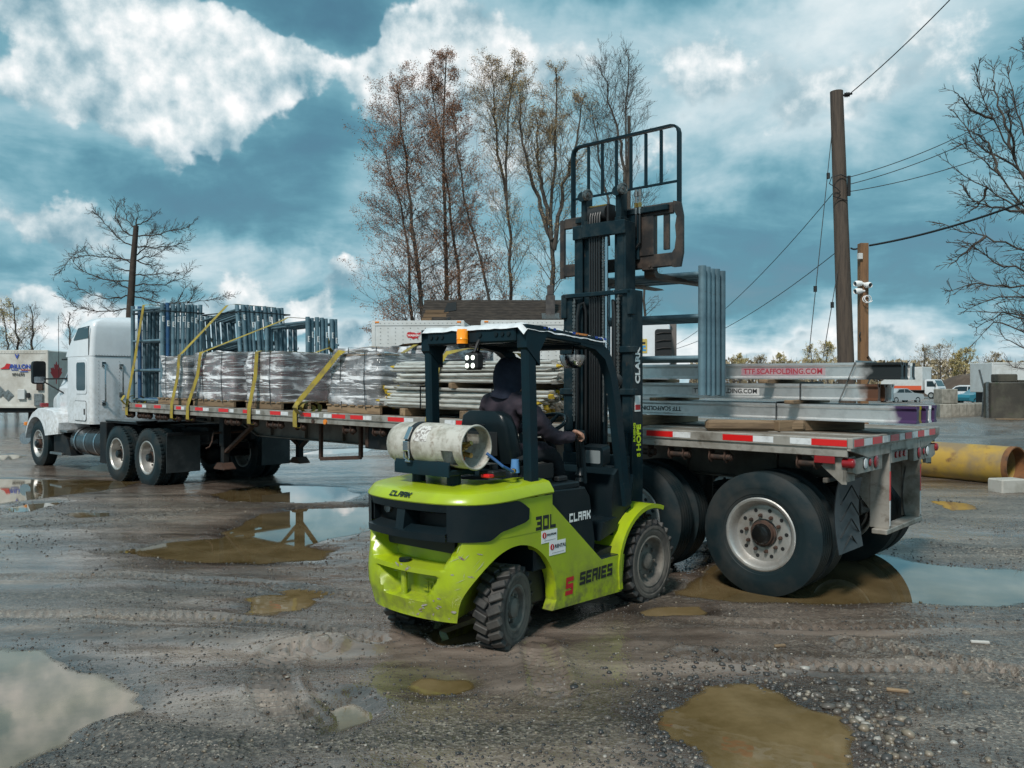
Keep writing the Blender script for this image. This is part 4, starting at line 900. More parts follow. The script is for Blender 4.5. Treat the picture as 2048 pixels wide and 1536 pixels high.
# ---------------------------------------------------------------- pallets with film-wrapped goods
def pallet_parts():
    st = MB().box(0, 1.1, -.022, .022, 0, .095, .003).mesh('stringer', M_TIMBER); bd = MB().box(-.05, .05, 0, 1.02, 0, .020, .002).mesh('board', M_TIMBER)
    return st, bd
PST, PBD = pallet_parts()
def pallet(x, y, lab, L=1.1):
    """x: rear edge, y: near edge"""
    p = thing('pallet', lab, 'pallet', TM @ Matrix.Translation((x, y, DECK + .002)) @ Matrix.Rotation(R(rng.uniform(-1.5, 1.5)), 4, 'Z'), 'pallets under the wrapped goods')
    for yy in (-.03, -.5, -.97): o = link('stringer', PST, p, (0, yy, .0)); o.scale.x = L / 1.1
    for k in range(7): link('board', PBD, p, (.05 + (L - .1) * k / 6, -1.01, .096))
    return p
def film_material():
    m = bpy.data.materials.new('stretch_film'); m.use_nodes = True; nt = m.node_tree; N = nt.nodes; L = nt.links
    for n in list(N): N.remove(n)
    def nd(t, **k):
        n = N.new(t)
        for a, b in k.items(): setattr(n, a, b)
        return n
    tc = nd('ShaderNodeTexCoord'); facs = []
    for rot, scl, lo, hi, seed in ((.16, (1.6, 1.6, 7), .52, .61, 0), (-.6, (1.2, 1.2, 22), .555, .615, 5), (.85, (1.1, 1.1, 13), .555, .615, 9)):
        mp = nd('ShaderNodeMapping'); mp.inputs['Rotation'].default_value = (rot, rot, 0); mp.inputs['Scale'].default_value = scl; mp.inputs['Location'].default_value = (seed, seed, seed); L.new(tc.outputs['Object'], mp.inputs[0])
        n = nd('ShaderNodeTexNoise'); n.inputs['Scale'].default_value = 1.0; n.inputs['Detail'].default_value = 5; n.inputs['Roughness'].default_value = .6; n.inputs['Distortion'].default_value = .6; L.new(mp.outputs[0], n.inputs['Vector'])
        r = nd('ShaderNodeMapRange'); r.inputs['From Min'].default_value = lo; r.inputs['From Max'].default_value = hi; L.new(n.outputs['Fac'], r.inputs[0]); facs.append(r.outputs[0])
    a = nd('ShaderNodeMath', operation='MAXIMUM'); L.new(facs[0], a.inputs[0]); L.new(facs[1], a.inputs[1])
    b = nd('ShaderNodeMath', operation='MAXIMUM'); L.new(a.outputs[0], b.inputs[0]); L.new(facs[2], b.inputs[1])
    lf = nd('ShaderNodeTexNoise'); lf.inputs['Scale'].default_value = 2.6; lf.inputs['Detail'].default_value = 3; L.new(tc.outputs['Object'], lf.inputs['Vector']); lr = nd('ShaderNodeMapRange'); lr.inputs['From Min'].default_value = .38; lr.inputs['From Max'].default_value = .62; lr.inputs["To Min"].default_value = .12; lr.inputs['To Max'].default_value = 1.25; L.new(lf.outputs['Fac'], lr.inputs[0]); b0 = b; b = nd('ShaderNodeMath', operation='MULTIPLY'); L.new(b0.outputs[0], b.inputs[0]); L.new(lr.outputs[0], b.inputs[1])
    op = nd('ShaderNodeMapRange'); op.inputs['To Min'].default_value = .16; op.inputs['To Max'].default_value = .92; L.new(b.outputs[0], op.inputs[0])  # cloudy film; its white streaks also paint in highlights on the folds
    bs = nd('ShaderNodeBsdfPrincipled'); bs.inputs['Base Color'].default_value = (.88, .88, .90, 1); bs.inputs['Roughness'].default_value = .12; bs.inputs['Specular IOR Level'].default_value = .9
    bp = nd('ShaderNodeBump'); bp.inputs['Strength'].default_value = .6; bp.inputs['Distance'].default_value = .012; L.new(b.outputs[0], bp.inputs['Height']); L.new(bp.outputs[0], bs.inputs['Normal'])
    tr = nd('ShaderNodeBsdfTransparent'); tr.inputs[0].default_value = (.93, .93, .95, 1)
    gl = nd('ShaderNodeBsdfGlossy'); gl.inputs['Roughness'].default_value = .10; L.new(bp.outputs[0], gl.inputs['Normal'])
    fr = nd('ShaderNodeFresnel'); fr.inputs['IOR'].default_value = 1.5; L.new(bp.outputs[0], fr.inputs['Normal'])
    m0 = nd('ShaderNodeMixShader'); L.new(fr.outputs[0], m0.inputs[0]); L.new(tr.outputs[0], m0.inputs[1]); L.new(gl.outputs[0], m0.inputs[2])
    mx = nd('ShaderNodeMixShader'); L.new(op.outputs[0], mx.inputs[0]); L.new(m0.outputs[0], mx.inputs[1]); L.new(bs.outputs[0], mx.inputs[2])
    out = nd('ShaderNodeOutputMaterial'); L.new(mx.outputs[0], out.inputs[0]); return m
M_FILM = film_material()
M_REDBOX = mat('red_brown_cartons', (.26, .085, .085), .65, col2=(.13, .045, .048), scale=4, bump=.2, obj_random=.25)
M_GREYBOX = mat('grey_cartons', (.26, .25, .25), .6, col2=(.15, .14, .14), scale=5, bump=.2, obj_random=.25)
M_CARD = mat('cardboard_sheet', (.27, .19, .12), .8, col2=(.20, .14, .09), scale=5, bump=.2)
def wrapped_goods(x0, x1, y0, y1, z0, z1, lab, boxmat, seed, layers=4, lift=0.0):
    """cartons inside a wrinkled film skin"""
    g = thing('wrapped_goods', lab, 'wrapped goods', TM @ Matrix.Translation(((x0 + x1) / 2, (y0 + y1) / 2, z0)), 'film wrapped pallet loads')
    rr = random.Random(seed); Lx, Ly, H = x1 - x0, y1 - y0, z1 - z0
    hh = H / layers
    for k in range(layers):
        for i in range(2):
            for j in range(2):
                cx = (-.25 + .5 * i) * Lx * .94; cy = (-.25 + .5 * j) * Ly * .94; ins = rr.uniform(0, .03)
                MB().box(cx - Lx * .225 + ins, cx + Lx * .225 - ins, cy - Ly * .225 + ins, cy + Ly * .225 - ins, k * hh + .004, (k + 1) * hh - .016, .006).build('carton', boxmat, g)
    mb = MB()
    mb.box(-Lx * .485, Lx * .485, -Ly * .485, Ly * .485, H, H + .012); mb.build('top_sheet', M_CARD, g)
    # film: closed loop of columns, bulged and creased
    n = 96; rows = 22; mb = MB(); rings = []
    per = []
    hx, hy = Lx / 2 + .005, Ly / 2 + .005; rc = .05
    base = rrect(-hx, hx, -hy, hy, rc, 5); pts = [V(p[0], p[1], 0) for p in base]
    tot = sum((pts[(i + 1) % len(pts)] - pts[i]).length for i in range(len(pts)))
    def along(s):
        s *= tot
        for i in range(len(pts)):
            d = (pts[(i + 1) % len(pts)] - pts[i]).length
            if s <= d: return pts[i].lerp(pts[(i + 1) % len(pts)], s / max(d, 1e-9))
            s -= d
        return pts[0]
    cols = [along(i / n) for i in range(n)]
    for k in range(rows + 1):
        t = k / rows; z = -.02 + (H + .045) * t; ring = []; tx = .05 * mnoise.noise(V(seed, 1.3, 0)) * t; ty = .05 * mnoise.noise(V(seed, 4.1, 0)) * t
        for i, c in enumerate(cols):
            nz = mnoise.noise(V(c.x * 3.1 + seed, c.y * 3.1, z * 4.0)); n2 = mnoise.noise(V(c.x * 11 + seed, c.y * 11, z * 14))
            belly = 1 + .035 * math.sin(math.pi * ((t * layers) % 1.0)) * (0.5 + nz) + .050 * nz + .016 * n2 + .06 * mnoise.noise(V(c.x * 1.3 + seed * 2, c.y * 1.3, z * 1.5))
            zz = z + t * (.06 * nz + .07 * mnoise.noise(V(c.x * 1.6 + seed, c.y * 1.6, seed)))
            ring.append((c.x * belly + tx, c.y * belly + ty, zz))
        rings.append(ring)
    for f in (.96, .80, .55, .25): rings.append([(c.x * f, c.y * f, H + .03 + .018 * mnoise.noise(V(c.x * 6, c.y * 6, seed + f * 5))) for c in cols])
    mb.loft(rings, cap=True)
    mb.build('stretch_film', M_FILM, g, angle=60)
    if boxmat is not None:
        mb = MB()
        for fx in (-.27, .22):
            xx = Lx * fx; yy = hy + .016
            for a, b in (((xx, yy, -.06), (xx + .03, yy + .01, H * .5)), ((xx + .03, yy + .01, H * .5), (xx + .02, yy, H + .04)), ((xx + .02, yy, H + .04), (xx, -yy, H + .04))): mb.bar(a, b, .012, .004, (0, 1, 0) if a[2] != b[2] else (0, 0, 1))
        mb.build('band', M_BAND, g)
    return g
ZP = DECK + .002 + .117
LOADS = [(11.15, 12.14, .20, 1.14, .70, 'film wrapped pale goods on the pallet nearest the truck cab', M_GREYBOX, 'weathered pallet nearest the truck cab, under pale wrapped goods'),
         (9.60, 10.88, .16, 1.16, .74, 'film wrapped red brown goods on the second pallet from the cab', M_REDBOX, 'second pallet from the cab, under crumpled red brown wrapped goods'),
         (8.27, 9.28, .18, 1.16, .71, 'square film wrapped red brown goods on the third pallet from the cab', M_REDBOX, 'third pallet from the cab, under square red brown wrapped goods'),
         (6.02, 7.12, .19, 1.15, .66, 'film wrapped grey metal goods on the pallet beside the brace bundles', M_GREYBOX, 'pallet beside the brace bundles, under grey wrapped goods')]
for i, (xa, xb, ya, yb, hh, lab, bm_, pl) in enumerate(LOADS):
    pallet(xa, yb - .02, pl, xb - xa); wrapped_goods(xa + .03, xb - .03, ya + .02, yb - .03, ZP + .004, ZP + hh, lab, bm_, 3.7 * (i + 1))
pallet(7.2, -.05, 'pallet on the far side of the deck under dark wrapped goods', 1.3); wrapped_goods(7.2, 8.6, -1.1, -.08, ZP + .004, ZP + .80, 'dark wrapped goods on the far side of the deck under a cardboard sheet', M_REDBOX, 31.0)
MB_ = MB(); rows = []
for i in range(15):
    rows.append([(6.0 + .17 * i, -.15 - .12 * j, 0.0 + .035 * mnoise.noise(V(i * .5, j * .6, 2)) + .06 * math.sin(i * .45) * (1 - abs(i - 7) / 9)) for j in range(9)])
MB_.loft(rows, cap=False, closed=False); o = MB_.build('cardboard_cover', M_CARD, fix=False); o.matrix_world = TM @ Matrix.Translation((-.1, -.05, ZP + .86)); tag(o, 'crumpled cardboard cover lying over the far wrapped goods', 'cover')
pallet(6.05, -.05, 'pallet on the far side of the deck behind the grey wrapped goods', 1.1); wrapped_goods(6.08, 7.1, -1.1, -.08, ZP + .004, ZP + .80, 'dark wrapped goods on the far side behind the grey wrapped pallet', M_REDBOX, 47.0)

# ---------------------------------------------------------------- yellow cargo straps
def ribbon(name, pts, w, mtl, lab, cat, wdir=(1, 0, 0), grp=None, roll=None):
    mb = MB(); P = [V(p) for p in pts]; rows = []
    wd = V(wdir).normalized()
    for i, p in enumerate(P):
        d = (P[min(i + 1, len(P) - 1)] - P[max(i - 1, 0)]).normalized(); a = (wd - d * wd.dot(d)).normalized() * (w / 2); nn = d.cross(a).normalized() * .0015
        rows.append([p - a - nn, p + a - nn, p + a + nn, p - a + nn])
    mb.loft(rows, cap=True)
    if roll is not None: mb.tube([V(roll) + V(-w / 2, 0, 0), V(roll) + V(w / 2, 0, 0)], .045, 14)
    o = mb.build(name, mtl); o.matrix_world = TM; return tag(o, lab, cat, grp)
G_ = 'yellow ratchet straps over the load'
E0 = HW + .004
def sw(x, z=DECK - .20): return [(x, HW - .07, z - .02), (x, HW - .02, z - .035), (x, E0 + .015, z - .02), (x, E0 + .018, z + .06)]
ribbon('cargo_strap', sw(13.08) + [(13.05, E0 + .02, DECK + .02), (12.9, 1.20, DECK + .9), (12.75, 1.125, DECK + 1.80), (12.74, 1.0, DECK + 1.815), (12.72, .30, DECK + 1.815), (12.72, -.2, DECK + 1.2), (12.72, -1.29, DECK)], .10, M_STRAP, 'yellow strap over the upright frame bundle behind the cab', 'strap', grp=G_)
ribbon('cargo_strap', sw(11.35) + [(11.35, E0 + .01, DECK + .02), (11.32, 1.19, DECK + .5), (11.30, 1.175, ZP + .745), (11.32, 1.13, ZP + .76), (11.55, .14, DECK + 1.80), (11.55, .0, DECK + 1.83), (11.6, -.88, DECK + 1.83), (11.6, -1.29, DECK)], .10, M_STRAP, 'yellow strap climbing from the first wrapped pallet to the leaning frames', 'strap', grp=G_)
ribbon('cargo_strap', sw(10.79) + [(10.79, E0 + .01, DECK + .02), (10.62, 1.20, DECK + .5), (10.52, 1.20, ZP + .76), (10.50, 1.15, ZP + .785), (9.95, .02, DECK + 1.46), (9.9, -.06, DECK + 1.515), (9.85, -.70, DECK + 1.515), (9.85, -1.29, DECK)], .10, M_STRAP, 'yellow strap from the second wrapped pallet up to the short frames', 'strap', grp=G_)
ribbon('cargo_strap', sw(8.90) + [(8.90, E0 + .01, DECK + .02), (8.86, 1.20, DECK + .5), (8.84, 1.19, ZP + .745), (8.83, 1.13, ZP + .765), (8.8, .16, ZP + .765), (8.8, -.1, ZP + .85), (8.8, -1.29, DECK)], .10, M_STRAP, 'yellow strap standing straight up the third wrapped pallet', 'strap', grp=G_)
ribbon('cargo_strap', sw(7.69) + [(7.69, E0 + .02, DECK - .03), (7.62, E0 + .02, DECK + .12), (7.2, 1.21, DECK + .5), (6.80, 1.185, ZP + .70), (6.77, 1.13, ZP + .715), (6.7, .16, ZP + .715), (6.7, -.1, ZP + .85), (6.7, -1.29, DECK)], .10, M_STRAP, 'bright yellow printed strap slanting over the grey wrapped pallet', 'strap', grp=G_)
ribbon('cargo_strap', sw(4.95) + [(4.93, E0, DECK + .02), (4.92, 1.19, DECK + .4), (4.90, 1.16, DECK + .62), (4.80, 1.10, DECK + .78), (4.60, .92, DECK + .84), (4.6, .0, DECK + .80), (4.6, -1.29, DECK)], .10, M_STRAP, 'yellow strap over the brace bundles behind the forklift guard', 'strap', grp=G_)
for x, lab in ((13.02, 'coiled strap tail by the cab'), (7.52, 'coiled strap tail')):
    mb = MB(); pts = [V(x + .02, 1.15 + (.03 + .012 * k) * math.cos(k * .7), DECK + .055 + (.03 + .0055 * k) * math.sin(k * .7)) for k in range(1, 20)]
    rows = [[p + V(-.05, 0, 0), p + V(.05, 0, 0)] for p in pts]; mb.loft(rows, cap=False, closed=False); o = mb.build('strap_coil', M_STRAP, fix=False); o.matrix_world = TM; tag(o, 'coil of yellow strap lying on the deck edge ' + ('near the truck cab' if x > 10 else 'beside the slanting strap'), 'strap')

# ---------------------------------------------------------------- bundles of galvanised braces
M_TUBE = mat('galvanised_tube', (.60, .59, .55), .40, .35, col2=(.40, .38, .34), scale=9, rust=(.20, .13, .08), rust_lo=.66, rust_hi=.75, obj_random=.2, stretch=(.6, 4, 4))
M_YEND = mat('yellow_tube_end', (.50, .34, .02), .5, col2=(.34, .25, .05), scale=20)
def brace_mesh(L, yl):
    mb = MB(); r = .021; mb.cyl((.05, 0, 0), (L - .05, 0, 0), r, n=8, cap=False)
    for a, b in ((.05, -.02), (L - .05, L + .02)):
        mb.loft([[(a, -r, -r * .8), (a, r, -r * .8), (a, r, r * .8), (a, -r, r * .8)], [(b, -r * 1.25, -.005), (b, r * 1.25, -.005), (b, r * 1.25, .005), (b, -r * 1.25, .005)]], m=1 if yl else 0)
    return mb.mesh('brace', [M_TUBE, M_YEND], angle=50)
BR_A = brace_mesh(2.60, False); BR_B = brace_mesh(2.72, True)
def brace_bundle(x, z, rows_, lab, yellow, seed, cols=22, dx=0):
    rr = random.Random(seed); b = thing('brace_bundle', lab, 'brace bundle', TM @ Matrix.Translation((x, 0, z)), 'bundles of galvanised braces')
    for k in range(rows_):
        for j in range(cols):
            if rr.random() < .06: continue
            o = link('brace', BR_B if rr.random() < yellow else BR_A, b, (rr.uniform(-.10, .10), 1.12 - j * .056 - (.02 if k % 2 else 0) + rr.uniform(-.008, .008), .024 + k * .041 + rr.uniform(-.006, .008)))
            o.rotation_euler = (rr.uniform(0, 1.5), R(rr.uniform(-.7, .7)), R(rr.uniform(-.8, .8)))
    mb = MB()
    for xx in (.75, 1.95):
        h = rows_ * .042 + .02
        for a, c in (((xx, 1.16, 0), (xx, 1.16, h)), ((xx, 1.16, h), (xx, -.14, h)), ((xx, -.14, h), (xx, -.14, 0))): mb.bar(a, c, .02, .003, (1, 0, 0))
    mb.build('band', M_BAND, b)
    return b
brace_bundle(3.25, DECK + .100, 6, 'lower bundle of long galvanised braces with yellow ends behind the driver', .5, 5)
brace_bundle(3.12, DECK + .425, 6, 'upper bundle of long galvanised braces lying on timber spacers', .06, 6)
M_TIMBERT = M_TIMBER
def timber(x, y, z, L, w, h, rz, lab, grp='timber blocks on the deck', rnd=False):
    mb = MB()
    if rnd: mb.box(-L / 2, L / 2, -w / 2, w / 2, 0, h, .030)
    else: mb.box(-L / 2, L / 2, -w / 2, w / 2, 0, h, .006)
    o = mb.build('timber_block', M_TIMBER); o.matrix_world = TM @ Matrix.Translation((x, y, z)) @ Matrix.Rotation(R(rz), 4, 'Z'); return tag(o, lab, 'timber', grp)
timber(5.55, .5, DECK, 1.3, .10, .095, 90, 'timber bearer under the lower braces nearest the wrapped pallet')
timber(4.45, .5, DECK, 1.36, .11, .095, 90, 'timber bearer with knotty end under the lower braces by the driver')
timber(3.45, .5, DECK, 1.3, .10, .095, 90, 'timber bearer under the yellow ends of the lower braces')
timber(5.02, .52, DECK + .355, 1.3, .06, .065, 90, 'short timber spacer between the brace bundles left of the strap')
timber(4.55, .52, DECK + .355, 1.34, .06, .068, 80, 'long slanted timber spacer between the brace bundles by the driver')
timber(3.5, .52, DECK + .355, 1.3, .06, .065, 90, 'timber spacer between the brace bundles near their yellow ends')

# ---------------------------------------------------------------- stacks of aluminium beams
def beam_material(name, paint, reach):
    m = M_ALU.copy(); m.name = name; nt = m.node_tree; N = nt.nodes; L = nt.links; bs = N['Principled BSDF']
    tc = N.new('ShaderNodeTexCoord'); sp = N.new('ShaderNodeSeparateXYZ'); L.new(tc.outputs['Object'], sp.inputs[0])
    n = N.new('ShaderNodeTexNoise'); n.inputs['Scale'].default_value = 9; n.inputs['Detail'].default_value = 6; L.new(tc.outputs['Object'], n.inputs['Vector'])
    ad = N.new('ShaderNodeMath'); ad.operation = 'MULTIPLY_ADD'; ad.inputs[1].default_value = .22; L.new(n.outputs['Fac'], ad.inputs[0]); L.new(sp.outputs[0], ad.inputs[2])
    mr = N.new('ShaderNodeMapRange'); mr.inputs['From Min'].default_value = reach + .11; mr.inputs['From Max'].default_value = reach - .02; L.new(ad.outputs[0], mr.inputs[0])
    src = bs.inputs['Base Color'].links[0].from_socket
    mx = N.new('ShaderNodeMix'); mx.data_type = 'RGBA'; L.new(mr.outputs[0], mx.inputs['Factor']); L.new(src, mx.inputs['A']); mx.inputs['B'].default_value = (*paint, 1); L.new(mx.outputs['Result'], bs.inputs['Base Color'])
    inv = N.new('ShaderNodeMath'); inv.operation = 'MULTIPLY_ADD'; inv.inputs[1].default_value = -.85; inv.inputs[2].default_value = .85; L.new(mr.outputs[0], inv.inputs[0]); L.new(inv.outputs[0], bs.inputs['Metallic'])
    return m
BM = {'purple': beam_material('purple_end_aluminium', (.055, .026, .085), .26), 'brown': beam_material('brown_end_aluminium', (.10, .042, .022), .20), 'black': beam_material('black_end_aluminium', (.012, .015, .016), .40), 'yellow': beam_material('yellow_end_aluminium', (.28, .21, .012), .25), 'plain': M_ALU}
def beam_mesh(L, m_):
    h, w, t = .150, .100, .010; mb = MB()
    half = [(w / 2, 0), (w / 2, .012), (.036, .022), (.028, .028), (.028, h - .040), (.034, h - .034), (w / 2, h - .020), (w / 2, h)]
    prof = half + [(.020, h), (.020, h - .028), (-.020, h - .028), (-.020, h)] + [(-a, b) for a, b in reversed(half)]
    mb.prism(prof, 0, L, 'yz')
    return mb.mesh('beam', m_, angle=28)
BEAM_L = 2.95; BML = {k: beam_mesh(BEAM_L, v) for k, v in BM.items()}
WORDS = {'purple': 'purple sprayed end', 'brown': 'brown stained end', 'black': 'black painted end', 'yellow': 'yellow painted end', 'plain': 'bare end'}
def beam(x, y, z, kind, lab, ry=0):
    b = thing('aluminium_beam', lab, 'beam', TM @ Matrix.Translation((x, y, z)) @ Matrix.Rotation(R(rng.uniform(-.25, .25) + ry), 4, 'Z'), 'stacked aluminium scaffold beams'); link('beam_section', BML[kind], b); return b
def stencil(b, text, x, size, m_, flip=False, back=None):
    # the near face of a beam looks along its +y; text reads from front (left) to rear (right)
    mw = facing((x, .0302, .072), (-1, 0, 0) if not flip else (1, 0, 0), (0, 0, 1) if not flip else (0, 0, -1))
    if back is not None:
        MB().box(x - len(text) * size * .31, x + len(text) * size * .31, .0275, .0292, .036, .106).build('stencil_panel', back, b, smooth=False)
    return lettering('lettering', text, size, m_, b, mw, off=.0012)
PINK = mat('pink_overspray', (.50, .36, .38), .5, .3, col2=(.42, .2, .25), scale=9)
PALE = mat('pale_stencil_panel', (.62, .62, .61), .5, .2, col2=(.52, .52, .52), scale=14)
z1_ = DECK + .100; y0_ = .45
for k, (kd, lab) in enumerate((('purple', 'nearest beam of the lowest stack with a purple sprayed end and upside down lettering'), ('yellow', 'second beam of the lowest stack with a yellow painted end'), ('purple', 'third beam of the lowest stack, purple end beside the yellow one'), ('plain', 'fourth beam of the lowest stack with a bare end'), ('purple', 'farthest beam of the lowest stack with a dark purple end'))):
    b = beam(-.31 + (.02 if k == 1 else rng.uniform(-.03, .01)), y0_ - .125 * k, z1_, kd, lab)
    if k == 0: stencil(b, 'TTF SCAFFOLDING.COM', 2.62, .062, M_BLACKP, True)
z2_ = z1_ + .150 + .038
for k, (kd, lab) in enumerate((('brown', 'nearest beam of the middle stack with a brown stained end'), ('brown', 'second beam of the middle stack beside the brown end'), ('plain', 'third beam of the middle stack with a bare end'), ('brown', 'farthest beam of the middle stack'))):
    b = beam(-.0 + rng.uniform(-.02, .02), y0_ - .02 - .125 * k, z2_, kd, lab)
    if k == 0: stencil(b, 'TTF SCAFFOLDING.COM', 1.47, .062, M_BLACKP, back=PALE)
z3_ = z2_ + .150 + .042
for k, (kd, lab) in enumerate((('black', 'nearest beam of the top stack with black painted end and red lettering'), ('black', 'second beam of the top stack with a black end'), ('plain', 'third beam of the top stack with a bare end'), ('black', 'farthest beam of the top stack with a black end'))):
    b = beam(-.17 + rng.uniform(-.03, .01), y0_ - .01 - .125 * k, z3_, kd, lab)
    if k == 0: stencil(b, 'TTF SCAFFOLDING.COM', 1.07, .070, M_SIGNRED, back=PINK)
timber(1.02, .78, DECK, .9, .12, .098, 38, 'round edged timber log lying near the deck edge under the beams', rnd=True)
timber(.62, .28, DECK, 1.0, .14, .098, 62, 'square timber block under the lowest beams at the rear of the deck')
timber(2.3, .2, DECK, 1.2, .10, .098, 90, 'timber bearer under the front ends of the lowest beams')
for x in (.75, 2.2):
    timber(x, .2, z1_ + .151, .9, .09, .034, 90, 'thin timber spacer between the lowest and middle beams ' + ('at the rear' if x < 1 else 'toward the front'))
    timber(x + .25, .2, z2_ + .151, .9, .09, .038, 90, 'thin timber spacer between the middle and top beams ' + ('at the rear' if x < 1 else 'toward the front'))
for (x, xt, z0, z1b, yy, lab) in ((.93, .93, z1_ - .004, z1_ + .152, -.20, 'dark steel band around the lowest beam stack'), (.70, .70, z2_ - .004, z2_ + .152, -.06, 'dark steel band around the middle beam stack'), (.34, .20, z2_ - .006, z3_ + .153, -.06, 'bright steel band around the two upper beam stacks')):
    mb = MB(); yn = y0_ + .054
    for a, c in (((x, yn, z0), (xt, yn, z1b)), ((xt, yn, z1b), (xt, yy, z1b)), ((xt, yy, z1b), (x, yy, z0))): mb.bar(a, c, .032, .003, (1, 0, 0))
    o = mb.build('steel_band', M_BAND if 'dark' in lab else M_STEEL); o.matrix_world = TM; tag(o, lab, 'band')

# ---------------------------------------------------------------- semi truck (same heading as the trailer)
def build_truck():
    t = thing('semi_truck', 'white conventional semi truck with raised roof sleeper, coupled to the loaded flatbed', 'truck', TM0)
    def ring(x0, x1, hy, z, r=.09, n=5): return [(a, b, z) for a, b in rrect(x0, x1, -hy, hy, r, n)]
    mb = MB(); mb.loft([ring(14.88, 16.12, 1.19, 1.03), ring(14.88, 16.12, 1.20, 1.25), ring(14.88, 16.12, 1.20, 2.40)])
    sl = mb.build('sleeper', M_TRUCKW, t)
    mb = MB(); mb.loft([ring(14.875, 16.20, 1.205, 2.405), ring(14.875, 16.16, 1.20, 2.50), ring(14.88, 15.92, 1.185, 2.78), ring(14.885, 15.66, 1.165, 2.98), ring(14.90, 15.46, 1.13, 3.09), ring(14.94, 15.36, 1.05, 3.15, .12), ring(15.0, 15.30, .85, 3.195, .12), ring(15.05, 15.25, .45, 3.225, .09)])
    rf = mb.build('raised_roof', M_TRUCKW, t, angle=50)
    for s_ in (1, -1):
        q = [(15.75, 2.74), (15.60, 2.985), (15.04, 3.015), (15.02, 2.77)]
        def yy(z): return 1.205 - .012 * max(0, (z - 2.5) / .28) - .025 * max(0, (z - 2.78) / .2)
        mb = MB(); mb.add([(x, s_ * (yy(z) + .006), z) for x, z in q] + [(x, s_ * (yy(z) - .02), z) for x, z in q], [(0, 1, 2, 3), (4, 5, 6, 7)] + [(i, (i + 1) % 4, (i + 1) % 4 + 4, i + 4) for i in range(4)])
        mb.build('roof_window', M_GLASS, rf, smooth=False)
        mb = MB(); mb.box(14.955, 14.985, s_ * 1.203, s_ * 1.207, 2.42, 3.0); mb.build('roof_seal', M_BLACK, rf)
        mb = MB(); mb.prism(rrect(15.06, 15.62, 1.64, 2.34, .07), s_ * 1.19, s_ * 1.212, 'xz'); fr_ = mb.build('sleeper_window', M_TRUCKW, sl)
        mb = MB(); mb.prism(rrect(15.12, 15.56, 1.71, 2.28, .06), s_ * 1.19, s_ * 1.2155, 'xz'); mb.build('pane', M_GLASS, fr_)
        mb = MB(); mb.prism(rrect(15.10, 15.68, 1.10, 1.49, .05), s_ * 1.19, s_ * 1.209, 'xz'); bd = mb.build('baggage_door', M_TRUCKW, sl)
        mb = MB(); mb.prism(rrect(15.09, 15.69, 1.09, 1.50, .055), s_ * 1.19, s_ * 1.2045, 'xz'); mb.build('door_seal', M_BLACK, bd)
        mb = MB(); mb.box(15.14, 15.18, s_ * 1.205, s_ * 1.222, 1.22, 1.34, .006); mb.build('handle', M_BLACK, bd)
    MB().box(14.872, 14.880, -1.12, 1.12, 2.398, 2.412).build('roof_seam', M_BLACK, sl)
    mb = MB()
    for z in np.linspace(1.1, 2.3, 18): mb.cyl((14.872, 1.05, z), (14.880, 1.05, z), .006, n=6); mb.cyl((14.872, .64, z), (14.880, .64, z), .006, n=6)
    for y in np.linspace(-1.1, 1.1, 40): mb.cyl((14.870, y, 2.43), (14.880, y, 2.43), .006, n=6)
    mb.build('rivet', M_STEEL, sl); bpy.context.view_layer.update()
    sl.children[-1]['kind'] = 'stuff'
    for y in (.95, .60):
        mb = MB(); z0, z1 = (1.46, 2.24) if y > .8 else (1.62, 2.2)
        mb.tube([(14.88, y, z0), (14.80, y, z0 + .02), (14.79, y, z0 + .06), (14.79, y, z1 - .06), (14.80, y, z1 - .02), (14.88, y, z1)], .017, 10); mb.box(14.86, 14.88, y - .04, y + .04, z0 - .05, z0 + .05, .004); mb.box(14.86, 14.88, y - .04, y + .04, z1 - .05, z1 + .05, .004)
        mb.build('grab_handle', M_CHROME if y > .8 else M_STEEL, sl)
    # cab
    mb = MB()
    def cring(x, hy, zt, zb=1.05): return [(x, -hy, zb), (x, hy, zb), (x, hy + .02, 1.75), (x, hy - .03, 1.85), (x, hy - .12, zt - .12), (x, hy - .25, zt), (x, -hy + .25, zt), (x, -hy + .12, zt - .12), (x, -hy + .03, 1.85), (x, -hy - .02, 1.75)]
    mb.loft([cring(16.10, .98, 2.52), cring(16.45, .98, 2.52), cring(16.62, .98, 2.46), cring(17.12, .95, 1.92)])
    cab_ = mb.build('cab', M_TRUCKW, t, angle=25)
    for s_ in (1, -1):
        q = [(16.25, 1.87), (16.25, 2.32), (16.62, 2.30), (16.92, 1.92)]
        def yc(z): return .955 - .12 * (z - 1.85) / .55
        mb = MB(); mb.add([(x, s_ * (yc(z) + .012), z) for x, z in q], [(0, 1, 2, 3)]); mb.build('side_window', M_GLASS, cab_, smooth=False)
    mb = MB(); mb.add([(16.66, -.76, 2.40), (16.66, .76, 2.40), (17.14, .84, 1.95), (17.14, -.84, 1.95)], [(0, 1, 2, 3)]); mb.build('windscreen', M_GLASS, cab_, smooth=False)
    mb = MB(); mb.bar((16.62, -.85, 2.44), (16.62, .85, 2.44), .22, .02); mb.box(16.5, 16.95, .83, .99, 2.36, 2.39, .01); mb.build('visor', M_CHASSIS, cab_)
    # hood and fenders
    mb = MB()
    def hring(x, hy, zt, r=.18): return [(x, a, b) for a, b in rrect(-hy, hy, .80, zt, r, 4)]
    mb.loft([hring(17.05, .82, 1.86), hring(17.5, .74, 1.82), hring(18.1, .66, 1.72), hring(18.50, .60, 1.62), hring(18.58, .56, 1.55)])
    hd = mb.build('hood', M_TRUCKW, t, angle=40)
    MB().box(18.57, 18.62, -.48, .48, .85, 1.48, .02).build('grille', M_CHROME, hd)
